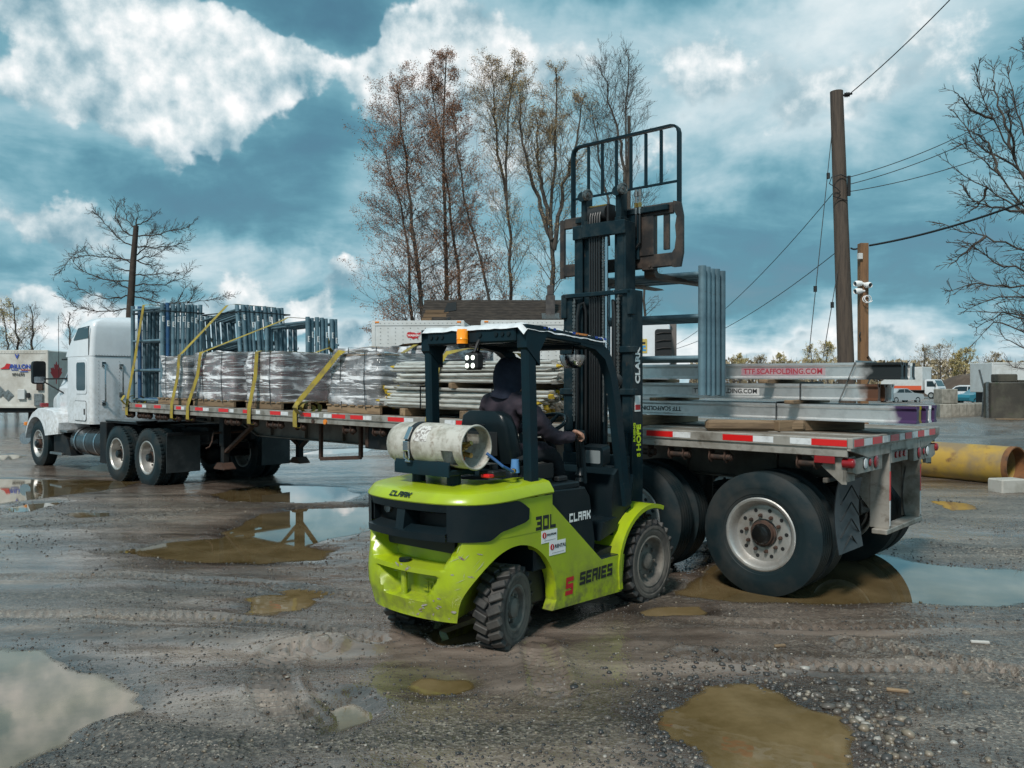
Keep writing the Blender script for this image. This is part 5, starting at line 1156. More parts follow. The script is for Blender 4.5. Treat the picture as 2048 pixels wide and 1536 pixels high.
    for s_ in (1, -1):
        outer = [(16.46, .78), (16.42, 1.02), (16.52, 1.20), (16.72, 1.285), (17.2, 1.325), (17.62, 1.31), (17.95, 1.20), (18.22, 1.00), (18.38, .74), (18.34, .62)]
        inner = [(17.72 + .60 * math.cos(R(a)), .515 + .60 * math.sin(R(a))) for a in range(10, 161, 10)]
        poly = outer + inner
        rings = []
        for y, k in ((.60, 1), (1.17, 1), (1.235, .985), (1.25, .955)):
            rings.append([(17.45 + (x - 17.45) * k, s_ * y, .7 + (z - .7) * k) if i < len(outer) else (x, s_ * y, z) for i, (x, z) in enumerate(poly)])
        mb = MB(); mb.loft(rings); fd = mb.build('fender', M_TRUCKW, t, angle=30)
        mb = MB(); mb.box(18.30, 18.40, s_ * 1.20, s_ * 1.265, .90, .98, .01); mb.build('turn_signal', M_ORANGE, fd)
        mb = MB(); mb.box(17.50, 17.62, s_ * 1.05, s_ * 1.20, 1.33, 1.42, .01); mb.build('fender_marker', M_REDLENS, fd)
        # mirror
        mb = MB(); mb.loft([[(x, s_ * a, b) for a, b in rrect(1.18, 1.44, 1.84, 2.34, .06, 3)] for x in (17.30, 17.34, 17.42)])
        mr = mb.build('mirror', M_CHASSIS, t)
        mb = MB(); mb.add([(17.296, s_ * a, b) for a, b in rrect(1.20, 1.42, 1.87, 2.0, .02, 2)], [tuple(range(12))]); mb.build('mirror_glass', M_CHROME, mr, smooth=False)
        mb = MB(); mb.tube([(17.36, s_ * 1.25, 1.95), (16.75, s_ * .93, 1.96)], .016, 8); mb.tube([(17.36, s_ * 1.25, 1.92), (16.80, s_ * .96, 1.62)], .016, 8); mb.build('mirror_arm', M_CHASSIS, mr)
        # tank, steps, boxes
        mb = MB(); mb.lathe([(0, 0), (.22, .0), (.27, .03), (.285, .07), (.285, 1.45), (.27, 1.49), (.22, 1.52), (0, 1.52)], (14.50, s_ * .90, .655), (1, 0, 0), n=36); tk = mb.build('fuel_tank', mat('tank_metal', (.10, .11, .115), .22, .9, col2=(.16, .16, .16), scale=3), t, angle=30)
        for x in (14.78, 15.26, 15.74):
            mb = MB(); mb.lathe([(.286, -.025), (.294, -.025), (.294, .025), (.286, .025)], (x, s_ * .90, .655), (1, 0, 0), n=36); mb.build('tank_strap', M_CHROME, tk)
        mb = MB(); mb.box(16.45, 17.02, s_ * .62, s_ * 1.12, .36, .85, .01); mb.prism([(16.5, .34), (15.95, .34), (16.18, .70), (16.5, .80)], s_ * .9, s_ * 1.16, 'xz'); sb = mb.build('step_box', M_CHASSIS, t)
        for z, x0, x1 in ((.82, 16.05, 16.62), (.33, 16.35, 17.0)):
            MB().box(x0, x1, s_ * .85, s_ * 1.21, z, z + .05, .006).build('step', M_STEEL, sb)
        mb = MB(); mb.box(14.10, 14.40, s_ * .62, s_ * 1.22, .30, 1.10, .01); mb.build('quarter_panel', M_CHASSIS, t)
        for x in (12.35, 13.60):
            add_wheel(t, x, s_ * (1.25 - .1375), .515, s_, TY_DRIVE, RIM_DEEP, HUB_DEEP, True, spin=rng.uniform(0, 360))
            add_wheel(t, x, s_ * (1.25 - .47), .515, -s_, TY_DRIVE, RIM_DEEP, None, False)
        add_wheel(t, 17.72, s_ * (1.20 - .1375), .515, s_, TY_TRAIL, RIM_FRONT, HUB_FRONT, True, spin=20)
        mb = MB(); mb.box(11.60, 11.612, s_ * .62, s_ * 1.24, .29, .93, .004); mb.build('mud_flap', M_FLAP, t)
    mb = MB(); mb.tube([(18.5, -1.2, .60), (18.72, -.9, .60), (18.74, 0, .60), (18.72, .9, .60), (18.5, 1.2, .60)], .14, 12); mb.build('bumper', M_CHROME, t)
    mb = MB()
    for s_ in (1, -1): mb.box(11.6, 18.3, s_ * .43 - .04, s_ * .43 + .04, .80, 1.05, .006)
    mb.box(13.05, 14.42, -1.10, 1.10, 1.08, 1.12, .006); mb.box(12.4, 13.3, -.5, .5, 1.02, 1.075, .02)
    for x in (12.35, 13.60): mb.cyl((x, -1.1, .515), (x, 1.1, .515), .075, n=14); mb.sph((x, 0, .515), .2, 14, 10); mb.box(x - .5, x + .5, .5, .58, .60, .72, .01); mb.box(x - .5, x + .5, -.58, -.5, .60, .72, .01)
    mb.cyl((17.72, -1.05, .515), (17.72, 1.05, .515), .06, n=12); mb.box(16.4, 18.3, -.4, .4, .55, 1.3, .03)
    mb.box(11.58, 11.62, -1.24, 1.24, .93, .99, .006); mb.tube([(12.9, .0, .6), (11.9, .5, .75), (11.6, .3, .8)], .05, 8)
    mb.build('chassis', M_CHASSIS, t)
    MB().box(13.06, 14.41, .70, 1.12, 1.122, 1.145, .006).build('deck_plate', M_STEEL, t)
    mb = MB(); mb.tube([(14.88, .3, 1.5), (14.3, .35, 1.25), (13.7, .2, 1.35), (13.3, .1, 1.3)], .018, 8); mb.tube([(14.88, .2, 1.5), (14.4, .1, 1.2), (13.8, .0, 1.3), (13.3, -.1, 1.3)], .018, 8); mb.build('air_line', M_HOSE, t)
    mb = MB(); mb.tube([(17.2, .95, 1.7), (17.23, .95, 3.35)], .006, 6); mb.build('antenna', M_CHASSIS, t)
    return t
truck = build_truck()

# ---------------------------------------------------------------- forklift (x forward, y left, near side is -y)
FO = (-.3989, 6.1185)
FM = frameM(FO[0], FO[1], 48.87)
def outline(n=60, hw=.60, xr=-.54, xf=.36):
    """plan of the counterweight from the right front round the back to the left front"""
    pts = []
    ctrl = [(xf, -hw), (.05, -hw), (-.15, -hw + .004), (-.30, -hw + .03), (-.40, -hw + .09), (-.475, -hw + .20), (-.515, -hw + .34), (xr + .005, -hw + .48), (xr, 0)]
    ctrl = ctrl + [(x, -y) for x, y in reversed(ctrl[:-1])]
    # Catmull-Rom
    P = [V(a, b, 0) for a, b in ctrl]; out = []
    for i in range(len(P) - 1):
        p0 = P[max(i - 1, 0)]; p1 = P[i]; p2 = P[i + 1]; p3 = P[min(i + 2, len(P) - 1)]
        for k in range(7):
            u = k / 7; out.append(.5 * ((2 * p1) + (-p0 + p2) * u + (2 * p0 - 5 * p1 + 4 * p2 - p3) * u * u + (-p0 + 3 * p1 - 3 * p2 + p3) * u ** 3))
    out.append(P[-1]); return out
OUTL = outline()
ON = []
for i, p in enumerate(OUTL):
    d = (OUTL[min(i + 1, len(OUTL) - 1)] - OUTL[max(i - 1, 0)]).normalized(); ON.append(V(d.y, -d.x, 0))   # outward
ON = [(n if n.dot(p - V(.3, 0, 0)) > 0 else -n) for n, p in zip(ON, OUTL)]
ARCH_R = .43
def arch_z(x, base):      # underside of the body over the rear wheel
    d = x - (-.02)
    return max(base, .30 + math.sqrt(max(0, ARCH_R ** 2 - d * d)) if abs(d) < ARCH_R else base)
def build_forklift():
    f = thing('forklift', 'lime green forklift with black mast raised high and gas bottle on the back', 'forklift', FM)
    # ---- counterweight shell
    def inset(p, z):
        """how far the rear face is let in"""
        ay = abs(p.y); ed = .30 + .11 * sm(.60, .80, z); q = 1 - sm(ed, ed + .06, ay)             # rear centre only
        if p.x > -.28: q = 0
        s = 0.0
        s = max(s, .17 * q * sm(.595, .615, z) * (1 - sm(.80, .82, z)))           # upper shelf pocket
        q2 = 1 - sm(.27 - .10 * sm(.55, .38, z), .31 - .10 * sm(.55, .38, z), ay)
        if p.x > -.28: q2 = 0
        s = max(s, .12 * q2 * sm(.375, .39, z) * (1 - sm(.545, .556, z)))            # lower pocket
        lean = .035 * (1 - sm(.25, .42, z)) + .03 * sm(.56, .50, ay) * 0
        bulge = -.015 * math.exp(-((z - .50) / .13) ** 2) * sm(.30, .45, ay) * (1 if p.x < .1 else 0)
        return s + lean + bulge
    zs = [.0, .25, .27, .30, .34, .372, .378, .384, .392, .42, .46, .50, .543, .548, .553, .56, .58, .594, .600, .606, .612, .618, .65, .70, .75, .797, .80, .803, .81, .815]
    zs = [z for z in zs if z >= .25]
    mb = MB(); rings = []
    for z in zs:
        ring = []
        for p, n in zip(OUTL, ON):
            zb = arch_z(p.x, .25); zz = max(z, zb)
            if zb > .25: zz = zb + (z - .25) / (.815 - .25) * max(.815 - zb, .002)
            q = p - n * inset(p, z if zb <= .25 else zz)
            ring.append((q.x, q.y, zz))
        rings.append(ring)
    mb.loft(rings, cap=False, closed=False)
    # rolled edge going inside under the body
    mb.loft([[(a[0], a[1], a[2]) for a in rings[0]], [(a[0] * .93 + .02, a[1] * .90, a[2] + .012) for a in rings[0]], [(a[0] * .5 + .15, a[1] * .70, a[2] + .03) for a in rings[0]]], cap=False, closed=False)
    lower = mb.build('counterweight', M_GREEN, f, angle=38, fix=False)
    # side band above the vents' level on the flanks: green between z .815 and the lid, in front of the dark panel
    top_rings = []
    for z, o in ((1.035, .012), (1.045, .018), (1.060, .014), (1.112, -.022), (1.120, -.034), (1.132, -.085), (1.138, -.15)):
        top_rings.append([(p.x + n.x * o, p.y + n.y * o, z + .02 * sm(-.3, .3, p.x) - .012 * (1 - sm(-.5, -.2, p.x)) * (1 if z > 1.1 else 0)) for p, n in zip(OUTL, ON)])
    top_rings.append([(p.x * .35 + .15, p.y * .5, 1.150) for p in OUTL])
    mb = MB(); mb.loft(top_rings, cap=False, closed=False)
    mb.loft([top_rings[0], [(p.x - n.x * .10, p.y - n.y * .10, 1.03) for p, n in zip(OUTL, ON)]], cap=False, closed=False)
    mb.build('counterweight_top', M_GREEN, f, angle=40, fix=False)
    # flank between
    for sd in (1, -1):
        idx = [i for i, p in enumerate(OUTL) if (p.y * sd > 0 and p.x > -.46)]
        if sd < 0: idx = idx
        rr_ = []
        for z in (.80, .90, .98, 1.045):
            rr_.append([tuple((OUTL[i] + ON[i] * .002)[:2]) + (max(z, arch_z(OUTL[i].x, .25)),) for i in idx])
        mb = MB(); mb.loft(rr_, cap=False, closed=False); mb.build('flank_panel', M_GREEN, f, angle=40, fix=False)
    # ---- dark rear panel wrapping round the flanks to a point
    xs_tip = .13
    def zl_zh(p):
        x = p.x
        if x < -.30: return .795, 1.040
        if x < -.16:
            t = (x + .30) / .14; return .795 + .055 * sm(0, 1, t), 1.040
        t = min(1, (x + .16) / (xs_tip + .16)); return .850 + .045 * t + .035 * max(0, t - .8) / .2, 1.040 - .095 * max(0, (t - .45) / .55) ** 1.3
    idx = [i for i, p in enumerate(OUTL) if p.x <= xs_tip]
    front_hole = [i for i in idx if abs(OUTL[i].y) < .40 and OUTL[i].x < -.3]
    def strip(ids, fa, fb, off0, off1, rows=5):
        rings = []
        for k in range(rows + 1):
            t = k / rows; rings.append([])
            for i in ids:
                p = OUTL[i]; n = ON[i]; a, b = zl_zh(p); z = a + (b - a) * (fa + (fb - fa) * t); o = off0 + (off1 - off0) * t
                rings[-1].append((p.x + n.x * o, p.y + n.y * o, z))
        return rings
    mb = MB()
    L_ = [i for i in idx if i <= front_hole[0]]; R_ = [i for i in idx if i >= front_hole[-1]]
    for ids in (L_, R_): mb.loft(strip(ids, 0, 1, .010, .014), cap=False, closed=False)
    mb.loft(strip(front_hole, .78, 1, .004, .014, 3), cap=False, closed=False)          # above the opening
    mb.loft(strip(front_hole, 0, .20, .030, .034, 3), cap=False, closed=False)           # lip below it
    mb.loft(strip(front_hole, .20, .34, .034, -.06, 3), cap=False, closed=False)
    # edges folded in
    for fa in (0, 1): 
        e = strip(idx, fa, fa, .012, .012, 1)[0]; e2 = strip(idx, fa, fa, -.03, -.03, 1)[0]; mb.loft([e, e2], cap=False, closed=False)
    e = strip(front_hole, .78, .78, .004, .004, 1)[0]; e2 = strip(front_hole, .70, .70, -.06, -.06, 1)[0]; mb.loft([e, e2], cap=False, closed=False)
    pan = mb.build('rear_panel', M_CHAR, f, angle=40, fix=False)
    mb = MB(); mb.box(-.40, -.38, -.46, .46, .80, 1.04); mb.build('radiator_shroud', M_BLACK, f)
    mb = MB()
    for y in (.41, -.41): MB().box(-.465, -.38, y - .02, y + .02, .86, 1.0, .005).build('vent_cheek', M_CHAR, pan)
    mb = MB(); mb.prism([(-.555, .85), (-.40, .86), (-.40, 1.0), (-.535, .985)], -.025, .055, 'xz'); mb.build('vent_pillar', M_CHAR, pan)
    mb = MB(); mb.cyl((-.42, .30, .95), (-.385, .30, .95), .035, n=16); mb.build('exhaust_outlet', M_STEEL, pan)
    MB().box(-.372, -.352, -.34, .34, .69, .80).build('hitch_opening_shade', M_BLACK, f)  # black panel added for the darkness inside the hitch opening
    # tow pin and casting marks
    mb = MB(); mb.cyl((-.475, .05, .375), (-.475, .05, .60), .022, n=14); mb.build('tow_pin', M_GREEN, lower)
    mb = MB(); mb.cyl((-.46, .06, .606), (-.46, .06, .625), .045, n=18); mb.build('pin_socket', M_CHAR, lower)
    block_text('cast_number', '30', .075, mat('lime_shadow_cast', (.27, .32, .012), .5), lower, facing((-.432, -.15, .46), (0, -1, 0), (0, 0, 1)))
    # scuffs on the corner: bare primer and rust
    chip = mat('chipped_paint', (.30, .29, .26), .7, col2=(.16, .07, .03), scale=30); rr2 = random.Random(4)
    mb = MB(); rx = []
    for k in range(46):
        i = rr2.choice(range(8, 60)); p = OUTL[i]; n = ON[i]
        z = rr2.choice((rr2.uniform(.255, .40), rr2.uniform(.26, .75), rr2.uniform(.56, .60)))
        if arch_z(p.x, .25) > z - .02 or inset(p, z) > .06: continue
        q = p - n * (inset(p, z) - .0022); tdir = V(-n.y, n.x, 0); L2 = rr2.uniform(.004, .035); H2 = rr2.uniform(.002, .012); a = rr2.uniform(-.6, .6)
        e1 = tdir * math.cos(a) + V(0, 0, 1) * math.sin(a); e2 = V(0, 0, 1) * math.cos(a) - tdir * math.sin(a)
        m_ = [q + e1 * (L2 * math.cos(u)) * rr2.uniform(.6, 1) + e2 * (H2 * math.sin(u)) * rr2.uniform(.6, 1) + V(0, 0, z) for u in np.linspace(0, 6.28, 8)[:-1]]
        mb.add(m_, [tuple(range(7))])
    o = mb.build('paint_chips', chip, lower, smooth=False, fix=False); o['kind'] = 'stuff'
    mb = MB()
    for k in range(26):
        i = rr2.choice(range(10, 34)); p = OUTL[i]; n = ON[i]; z = rr2.uniform(.28, .78)
        if arch_z(p.x, .25) > z - .05 or inset(p, z) > .05: continue
        tdir = V(-n.y, n.x, 0); a = rr2.uniform(.2, 1.4); e1 = tdir * math.cos(a) + V(0, 0, 1) * math.sin(a); q = p - n * (inset(p, z) - .0035) + V(0, 0, z); L2 = rr2.uniform(.015, .06); w2 = rr2.uniform(.0012, .004); e2 = n.cross(e1)
        mb.add([q - e1 * L2, q + e2 * w2, q + e1 * L2 * .8, q - e2 * w2 * .5], [(0, 1, 2, 3)])
    o = mb.build('scratches', mat('pale_scratch', (.40, .42, .24), .6), lower, smooth=False, fix=False); o['kind'] = 'stuff'
    # ---- side frames, sills, steps
    for sd in (-1, 1):
        poly = [(.37, .20), (1.26, .175), (1.30, .47), (1.23, .475), (.98, .475), (.90, .54), (.26, 1.06), (.20, 1.09), (.20, .70)] + [(-.02 + ARCH_R * math.cos(R(a)), .30 + ARCH_R * math.sin(R(a))) for a in (58, 45, 32, 20, 8, -4)]
        rings = [[(x, sd * y, z) for x, z in poly] for y in (.50, .592)] + [[(.75 + (x - .75) * .992, sd * .60, .55 + (z - .55) * .988) for x, z in poly]]
        mb = MB(); mb.loft(rings); sp = mb.build('side_frame', M_GREEN, f, angle=25)
        mb = MB(); mb.box(.93, 1.27, sd * .42, sd * .595, .455, .482, .006); mb.build('step_tread', M_CHAR, sp)
        # front mudguard: a band round the drive wheel
        ring_o = [(1.70 + .50 * math.cos(R(a)), .36 + .47 * math.sin(R(a))) for a in range(68, 192, 8)] + [(1.215, .20)]
        ring_i = [(1.70 + .465 * math.cos(R(a)), .36 + .435 * math.sin(R(a))) for a in range(68, 192, 8)] + [(1.255, .20)]
        mb = MB(); mb.loft([[(x, sd * y, z) for x, z in ring_o + ring_i[::-1]] for y in (.33, .60, .615)]); mb.prism([(a, b) for a, b in [(1.215, .19), (1.215, .30), (1.30, .80), (1.42, .80), (1.36, .5), (1.27, .19)]], sd * .33, sd * .36, 'xz')
        mb.build('mudguard', M_GREEN, f, angle=30)
    # decals on the near side
    Y = -.6025
    block_text('model_number', '30L', .10, M_BLACKP, f, facing((.285, Y, .855), (1, 0, 0), (0, 0, 1)), w=.66, gap=.14, t=.24)
    block_text('series_initial', 'S', .13, M_REDP, f, facing((.555, Y, .348), (1, 0, 0), (0, 0, 1)), slant=.12, w=.7, t=.25)
    block_text('series_name', 'SERIES', .095, M_BLACKP, f, facing((.90, Y, .378), (1, 0, .012), (0, 0, 1)), slant=.12, w=.72, gap=.13, t=.24)
    for (xa, xb, za, zb, txt, sz) in ((.235, .415, .705, .795, 'SOLUTIONS', .020), (.325, .515, .605, .705, 'RENTAL', .037)):
        st = MB().box(xa, xb, -.6025, -.601, za, zb).build('sticker', M_WHITE, f, smooth=False)
        MB().cyl((xa + .032, -.6045, (za + zb) / 2 + .01), (xa + .032, -.6026, (za + zb) / 2 + .01), .022, n=18).build('emblem', M_REDP, st)
        MB().box(xa + .029, xa + .035, -.6052, -.6046, (za + zb) / 2 - .004, (za + zb) / 2 + .024).build('emblem_bar', M_WHITE, st)
        lettering('lettering', txt, sz, M_BLACKP, st, facing((xa + .06, -.604, (za + zb) / 2 + .01), (1, 0, 0), (0, 0, 1)), align='LEFT', off=.0004)
        MB().box(xa + .03, xb - .02, -.6035, -.6026, za + .015, za + .019).build('fine_print', mat('grey_print', (.4, .4, .4), .5), st)
    # maker's name across the lid at the back
    pts_i = [i for i, p in enumerate(OUTL) if p.y < -.02 and p.x < -.42]
    block_text('maker_name', 'CLARK', .044, M_CHAR, f, facing((-.5405, .02, 1.0840), (.0, -1, .0), (.669, 0, .743)), w=.85, gap=.12, slant=.15, t=.25)
    # ---- engine cover, floor, dash
    mb = MB()
    cov = [(.22, .50), (.95, .50), (.97, .62), (.90, .98), (.84, 1.05), (.22, 1.07)]
    rings = [[(x, y, z) for x, z in cov] for y in (-.50, -.46)]
    mb.loft([[(.58 + (x - .58) * k, y, .75 + (z - .75) * k) for x, z in cov] for y, k in ((-.55, .96), (-.535, 1.0), (.535, 1.0), (.55, .96))]); hood = mb.build('engine_cover', M_CHAR, f, angle=30)
    block_text('maker_name', 'CLARK', .066, M_WHITE, hood, facing((.76, -.5535, .835), (1, 0, 0), (0, 0, 1)), w=.70, gap=.14, t=.26)
    for y in (-.54, .40): MB().box(.40, .78, y, y + .14, 1.05, 1.10, .03).build('arm_tray', M_CHAR, hood)
    mb = MB(); mb.box(.60, .72, -.47, -.42, 1.10, 1.14, .01); mb.build('console_base', M_BLACK, hood)
    mb = MB(); mb.prism([(.92, .50), (1.40, .55), (1.55, .72), (1.55, .68), (1.40, .50), (.92, .44)], -.52, .52, 'xz'); mb.build('floor_plate', M_BLACK, f)
    mb = MB(); mb.loft([[(x, y, z) for x, z in [(1.28, .56), (1.26, .90), (1.30, 1.10), (1.36, 1.15), (1.52, 1.15), (1.56, .60)]] for y in (-.50, .50)]); dash = mb.build('dashboard', M_CHAR, f, angle=25)
    mb = MB(); mb.prism([(1.05, .60), (1.30, .66), (1.30, .76), (1.10, .74)], -.53, -.30, 'xz'); mb.build('foot_box', M_CHAR, f)
    mb = MB(); mb.loft([[(1.14 + .0 * y, y, z) for y, z in rrect(-.50, -.27, 1.17, 1.33, .03, 4)], [(1.24, y, z) for y, z in rrect(-.50, -.27, 1.19, 1.35, .03, 4)]]); disp = mb.build('display_unit', M_CHAR, f)
    mb = MB(); mb.add([(1.137, y, z) for y, z in rrect(-.475, -.33, 1.20, 1.305, .01, 2)], [tuple(range(12))]); mb.build('screen', M_SCREEN, disp, smooth=False)
    mb = MB()
    for z in (1.21, 1.24, 1.27, 1.30): mb.cyl((1.134, -.305, z), (1.14, -.305, z), .008, n=8)
    mb.build('display_button', M_STEEL, disp)
    disp.rotation_euler = (0, 0, R(0))
    # steering
    mb = MB(); c = V(1.10, .07, 1.50); ax = V(-.42, 0, .9).normalized(); d_, x_, y_ = MB.frame(ax)
    mb.tube([c + x_ * (.19 * math.cos(a)) + y_ * (.19 * math.sin(a)) for a in np.linspace(0, 2 * math.pi, 33)[:-1]], .017, 10, closed=True)
    for a in (0.4, 2.5, 4.6): mb.tube([c - ax * .03, c + x_ * (.18 * math.cos(a)) + y_ * (.18 * math.sin(a))], [.022, .014], 8)
    mb.cyl(c - ax * .06, c + ax * .01, .055, n=18); sw_ = mb.build('steering_wheel', M_CHAR, f)
    mb = MB(); mb.cyl(c - ax * .06, (1.33, .07, 1.02), .035, .05, n=14); mb.build('steering_column', M_CHAR, f)
    mb = MB()
    for k, (lx, ly) in enumerate(((1.02, -.40), (1.06, -.34), (1.10, -.28))):
        mb.tube([(lx + .02, ly, 1.05), (lx, ly, 1.25), (lx - .02, ly, 1.38)], [.016, .012, .012], 8); mb.lathe([(.010, 0), (.022, .03), (.026, .07), (.018, .10), (0, .105)], (lx - .02, ly, 1.37), (-.05, 0, 1), 12)
    mb.lathe([(.05, 0), (.04, .03), (.05, .05), (.035, .08), (.03, .11)], (1.06, -.34, 1.06), (0, 0, 1), 14); mb.build('control_levers', M_CHAR, f)
    # seat
    mb = MB()
    def sring(z, x, hy, th): return [(x + a, b, z) for a, b in rrect(-th, th, -hy, hy, th * .8, 4)]
    mb.loft([sring(1.24, .40, .25, .07), sring(1.36, .37, .26, .08), sring(1.52, .33, .25, .075), sring(1.60, .315, .22, .065), sring(1.635, .31, .16, .045)]); st = mb.build('seat_backrest', M_CHAR, f, angle=50)
    mb = MB(); mb.loft([[(x, y, z) for x, y in rrect(.36, .88, -.25, .25, .08, 4)] for z in (1.12, 1.17)] + [[(x, y, 1.21) for x, y in rrect(.40, .85, -.21, .21, .08, 4)]]); mb.build('seat_cushion', M_CHAR, f, angle=50)
    mb = MB(); mb.box(.262, .272, -.15, .15, 1.30, 1.48, .004); mb.box(.25, .262, -.04, .04, 1.53, 1.535); mb.build('seat_back_shell', M_BLACK, st)
    mb = MB(); mb.box(.40, .80, -.27, -.24, 1.10, 1.22, .01); mb.tube([(.38, -.26, 1.2), (.34, -.30, 1.28), (.44, -.31, 1.30)], .02, 8); mb.build('seat_slide', M_BLACK, f)
    # ---- overhead guard
    g = MB()
    def post(p0, p1, w, d, gb): gb.bar(p0, p1, w, d, (1, 0, 0), .012)
    for sd in (-1, 1):
        mb = MB(); mb.bar((.24, sd * .505, 1.03), (.205, sd * .50, 2.10), .075, .105, (1, 0, 0), .014)
        mb.prism([(.14, 2.02), (.29, 1.90), (.29, 2.0), (.38, 2.13), (.38, 2.185), (.14, 2.185)], sd * .455, sd * .545, 'xz'); mb.build('guard_post', M_GUARD, f)
        mb = MB(); pts = [(1.46, sd * .50, .84), (1.36, sd * .50, 1.35), (1.30, sd * .50, 1.66), (1.24, sd * .50, 1.88), (1.15, sd * .50, 2.03), (1.00, sd * .50, 2.11), (.80, sd * .50, 2.13)]
        P = [V(p) for p in pts]
        rows = []
        for i, p in enumerate(P):
            d = (P[min(i + 1, len(P) - 1)] - P[max(i - 1, 0)]).normalized(); n = d.cross(V(0, 1, 0)).normalized()
            rows.append([p + n * .045 + V(0, .035, 0), p + n * .045 - V(0, .035, 0), p - n * .045 - V(0, .035, 0), p - n * .045 + V(0, .035, 0)])
        mb.loft(rows); mb.build('guard_front_leg', M_GUARD, f, angle=40)
        mb = MB(); mb.bar((.20, sd * .50, 2.145), (1.10, sd * .50, 2.125), .075, .075, (0, 0, 1), .010); mb.build('guard_side_rail', M_GUARD, f)
    mb = MB(); mb.box(.115, .235, -.455, .455, 2.06, 2.175, .012); rb = mb.build('guard_rear_beam', M_GUARD, f)
    mb = MB()
    for y in (-.40, -.34, -.28, .28, .34, .40, -.12): mb.cyl((.105, y, 2.12), (.118, y, 2.12), .016, n=12)
    mb.build('bolt', M_CHAR, rb); rb.children[-1]['kind'] = 'stuff'
    mb = MB(); mb.box(1.04, 1.14, -.47, .47, 2.08, 2.14, .012); mb.build('guard_front_beam', M_GUARD, f)
    for x in (.38, .52, .66, .80, .94): MB().box(x - .02, x + .02, -.47, .47, 2.11, 2.15, .006).build('guard_bar', M_GUARD, f)
    # weather sheet over the guard, sagging and creased
    mb = MB(); rows = []
    for i in range(25):
        x = .10 + 1.08 * i / 24; row = []
        for j in range(21):
            y = -.55 + 1.10 * j / 20; e = max(0, abs(y) - .52) / .03
            row.append((x, y, 2.198 - .025 * i / 24 + .010 * mnoise.noise(V(x * 9, y * 9, 1)) + .006 * mnoise.noise(V(x * 25, y * 25, 3)) - .050 * e - (.04 if i in (0, 24) else 0)))
        rows.append(row)
    mb.loft(rows, cap=False, closed=False); sh = mb.build('roof_sheet', M_WHITEPL, f, angle=60, fix=False)
    rr3 = random.Random(9)
    mb = MB()
    for k in range(14):
        x = .32 + .058 * k
        if k in (3, 8): continue
        mb.box(x, x + rr3.uniform(.012, .04), -.5545, -.553, 2.166 - .0015 * k, 2.166 - .0015 * k + rr3.uniform(.006, .018), m=rr3.choice((0, 0, 1)))
    o = mb.build('sheet_print', [M_BLUEP, M_BLACKP], sh, smooth=False); o['kind'] = 'stuff'
    MB().box(.70, .86, -.5545, -.553, 2.158, 2.172).build('warning_label', M_ORANGE, sh)
    # beacon, work lamp, mirrors
    mb = MB(); mb.box(.06, .116, -.01, .06, 2.03, 2.065, .006, m=1); mb.lathe([(0, 0), (.042, 0), (.042, .03), (.045, .035), (.042, .04), (.042, .09), (.036, .108), (0, .11)], (.072, .025, 2.06), (0, 0, 1), 20); bc = mb.build('beacon', [M_AMBER, M_BLACK], f)
    mb = MB(); mb.tube([(.10, -.12, 2.08), (.07, -.13, 2.05), (.05, -.12, 1.99)], .012, 8); mb.box(.005, .09, -.185, -.055, 1.87, 1.985, .016); wl = mb.build('work_lamp', M_BLACK, f)
    mb = MB()
    for y in (-.15, -.092):
        for z in (1.898, 1.952): mb.cyl((.0, y, z), (.006, y, z), .0165, n=14)
    mb.build('lamp_led', M_LED, wl)
    mb = MB()
    for k in range(5): mb.box(.09, .105, -.18, -.06, 1.88 + .02 * k, 1.888 + .02 * k)
    mb.build('heat_fin', M_BLACK, wl); wl.children[-1]['kind'] = 'stuff'
    mb = MB(); rings = []
    for k in range(7):
        t_ = k / 6; rad = .125 * math.sqrt(max(0, 1 - (1 - t_) ** 2)); z = 1.905 + .12 * t_
        rings.append([(1.00 + rad * .55 * math.cos(a), -.30 + rad * math.sin(a), z) for a in np.linspace(0, 6.283, 19)[:-1]])
    mb.loft(rings[1:]); mb.cyl((1.0, -.30, 2.02), (1.02, -.30, 2.09), .012, n=8); mb.build('dome_mirror', M_CHROME, f, angle=60)
    mb = MB(); mb.lathe([(0, 0), (.05, .0), (.06, .02), (.06, .05), (.03, .07), (0, .07)], (1.38, -.46, 1.87), (-1, -.5, 0), 18); mb.tube([(1.38, -.46, 1.87), (1.36, -.42, 1.95), (1.28, -.44, 1.98)], .01, 8); mb.tube([(1.36, -.42, 1.80), (1.34, -.45, 1.74), (1.40, -.44, 1.70)], .008, 6); mb.build('side_horn', M_BLACK, f)
    mb = MB(); mb.lathe([(0, 0), (.045, .0), (.055, .03), (.05, .07), (0, .07)], (.62, .38, 2.0), (-1, -.3, -.1), 16); mb.tube([(.62, .38, 2.03), (.66, .40, 2.10)], .01, 6); mb.build('reversing_alarm', M_BLACK, f)
    # ---- wheels
    def fork_tyre(R_, W_, rim, lugs, name):
        mb = MB(); h = W_ / 2
        mb.lathe([(rim, -h * .75), (rim + .015, -h * .9), (R_ - .05, -h), (R_ - .03, -h * .92), (R_ - .03, h * .92), (R_ - .05, h), (R_ - .075, h * 1.0), (R_ - .08, h * .965), (R_ - .10, h * .96), (rim + .05, h * .98), (rim + .03, h * .95), (rim + .015, h * .90), (rim, h * .75)], (0, 0, 0), (0, 1, 0), n=60, closed=True, mats=[0, 0, 0, 0, 0, 1, 1, 1, 1, 1, 1, 1, 0])
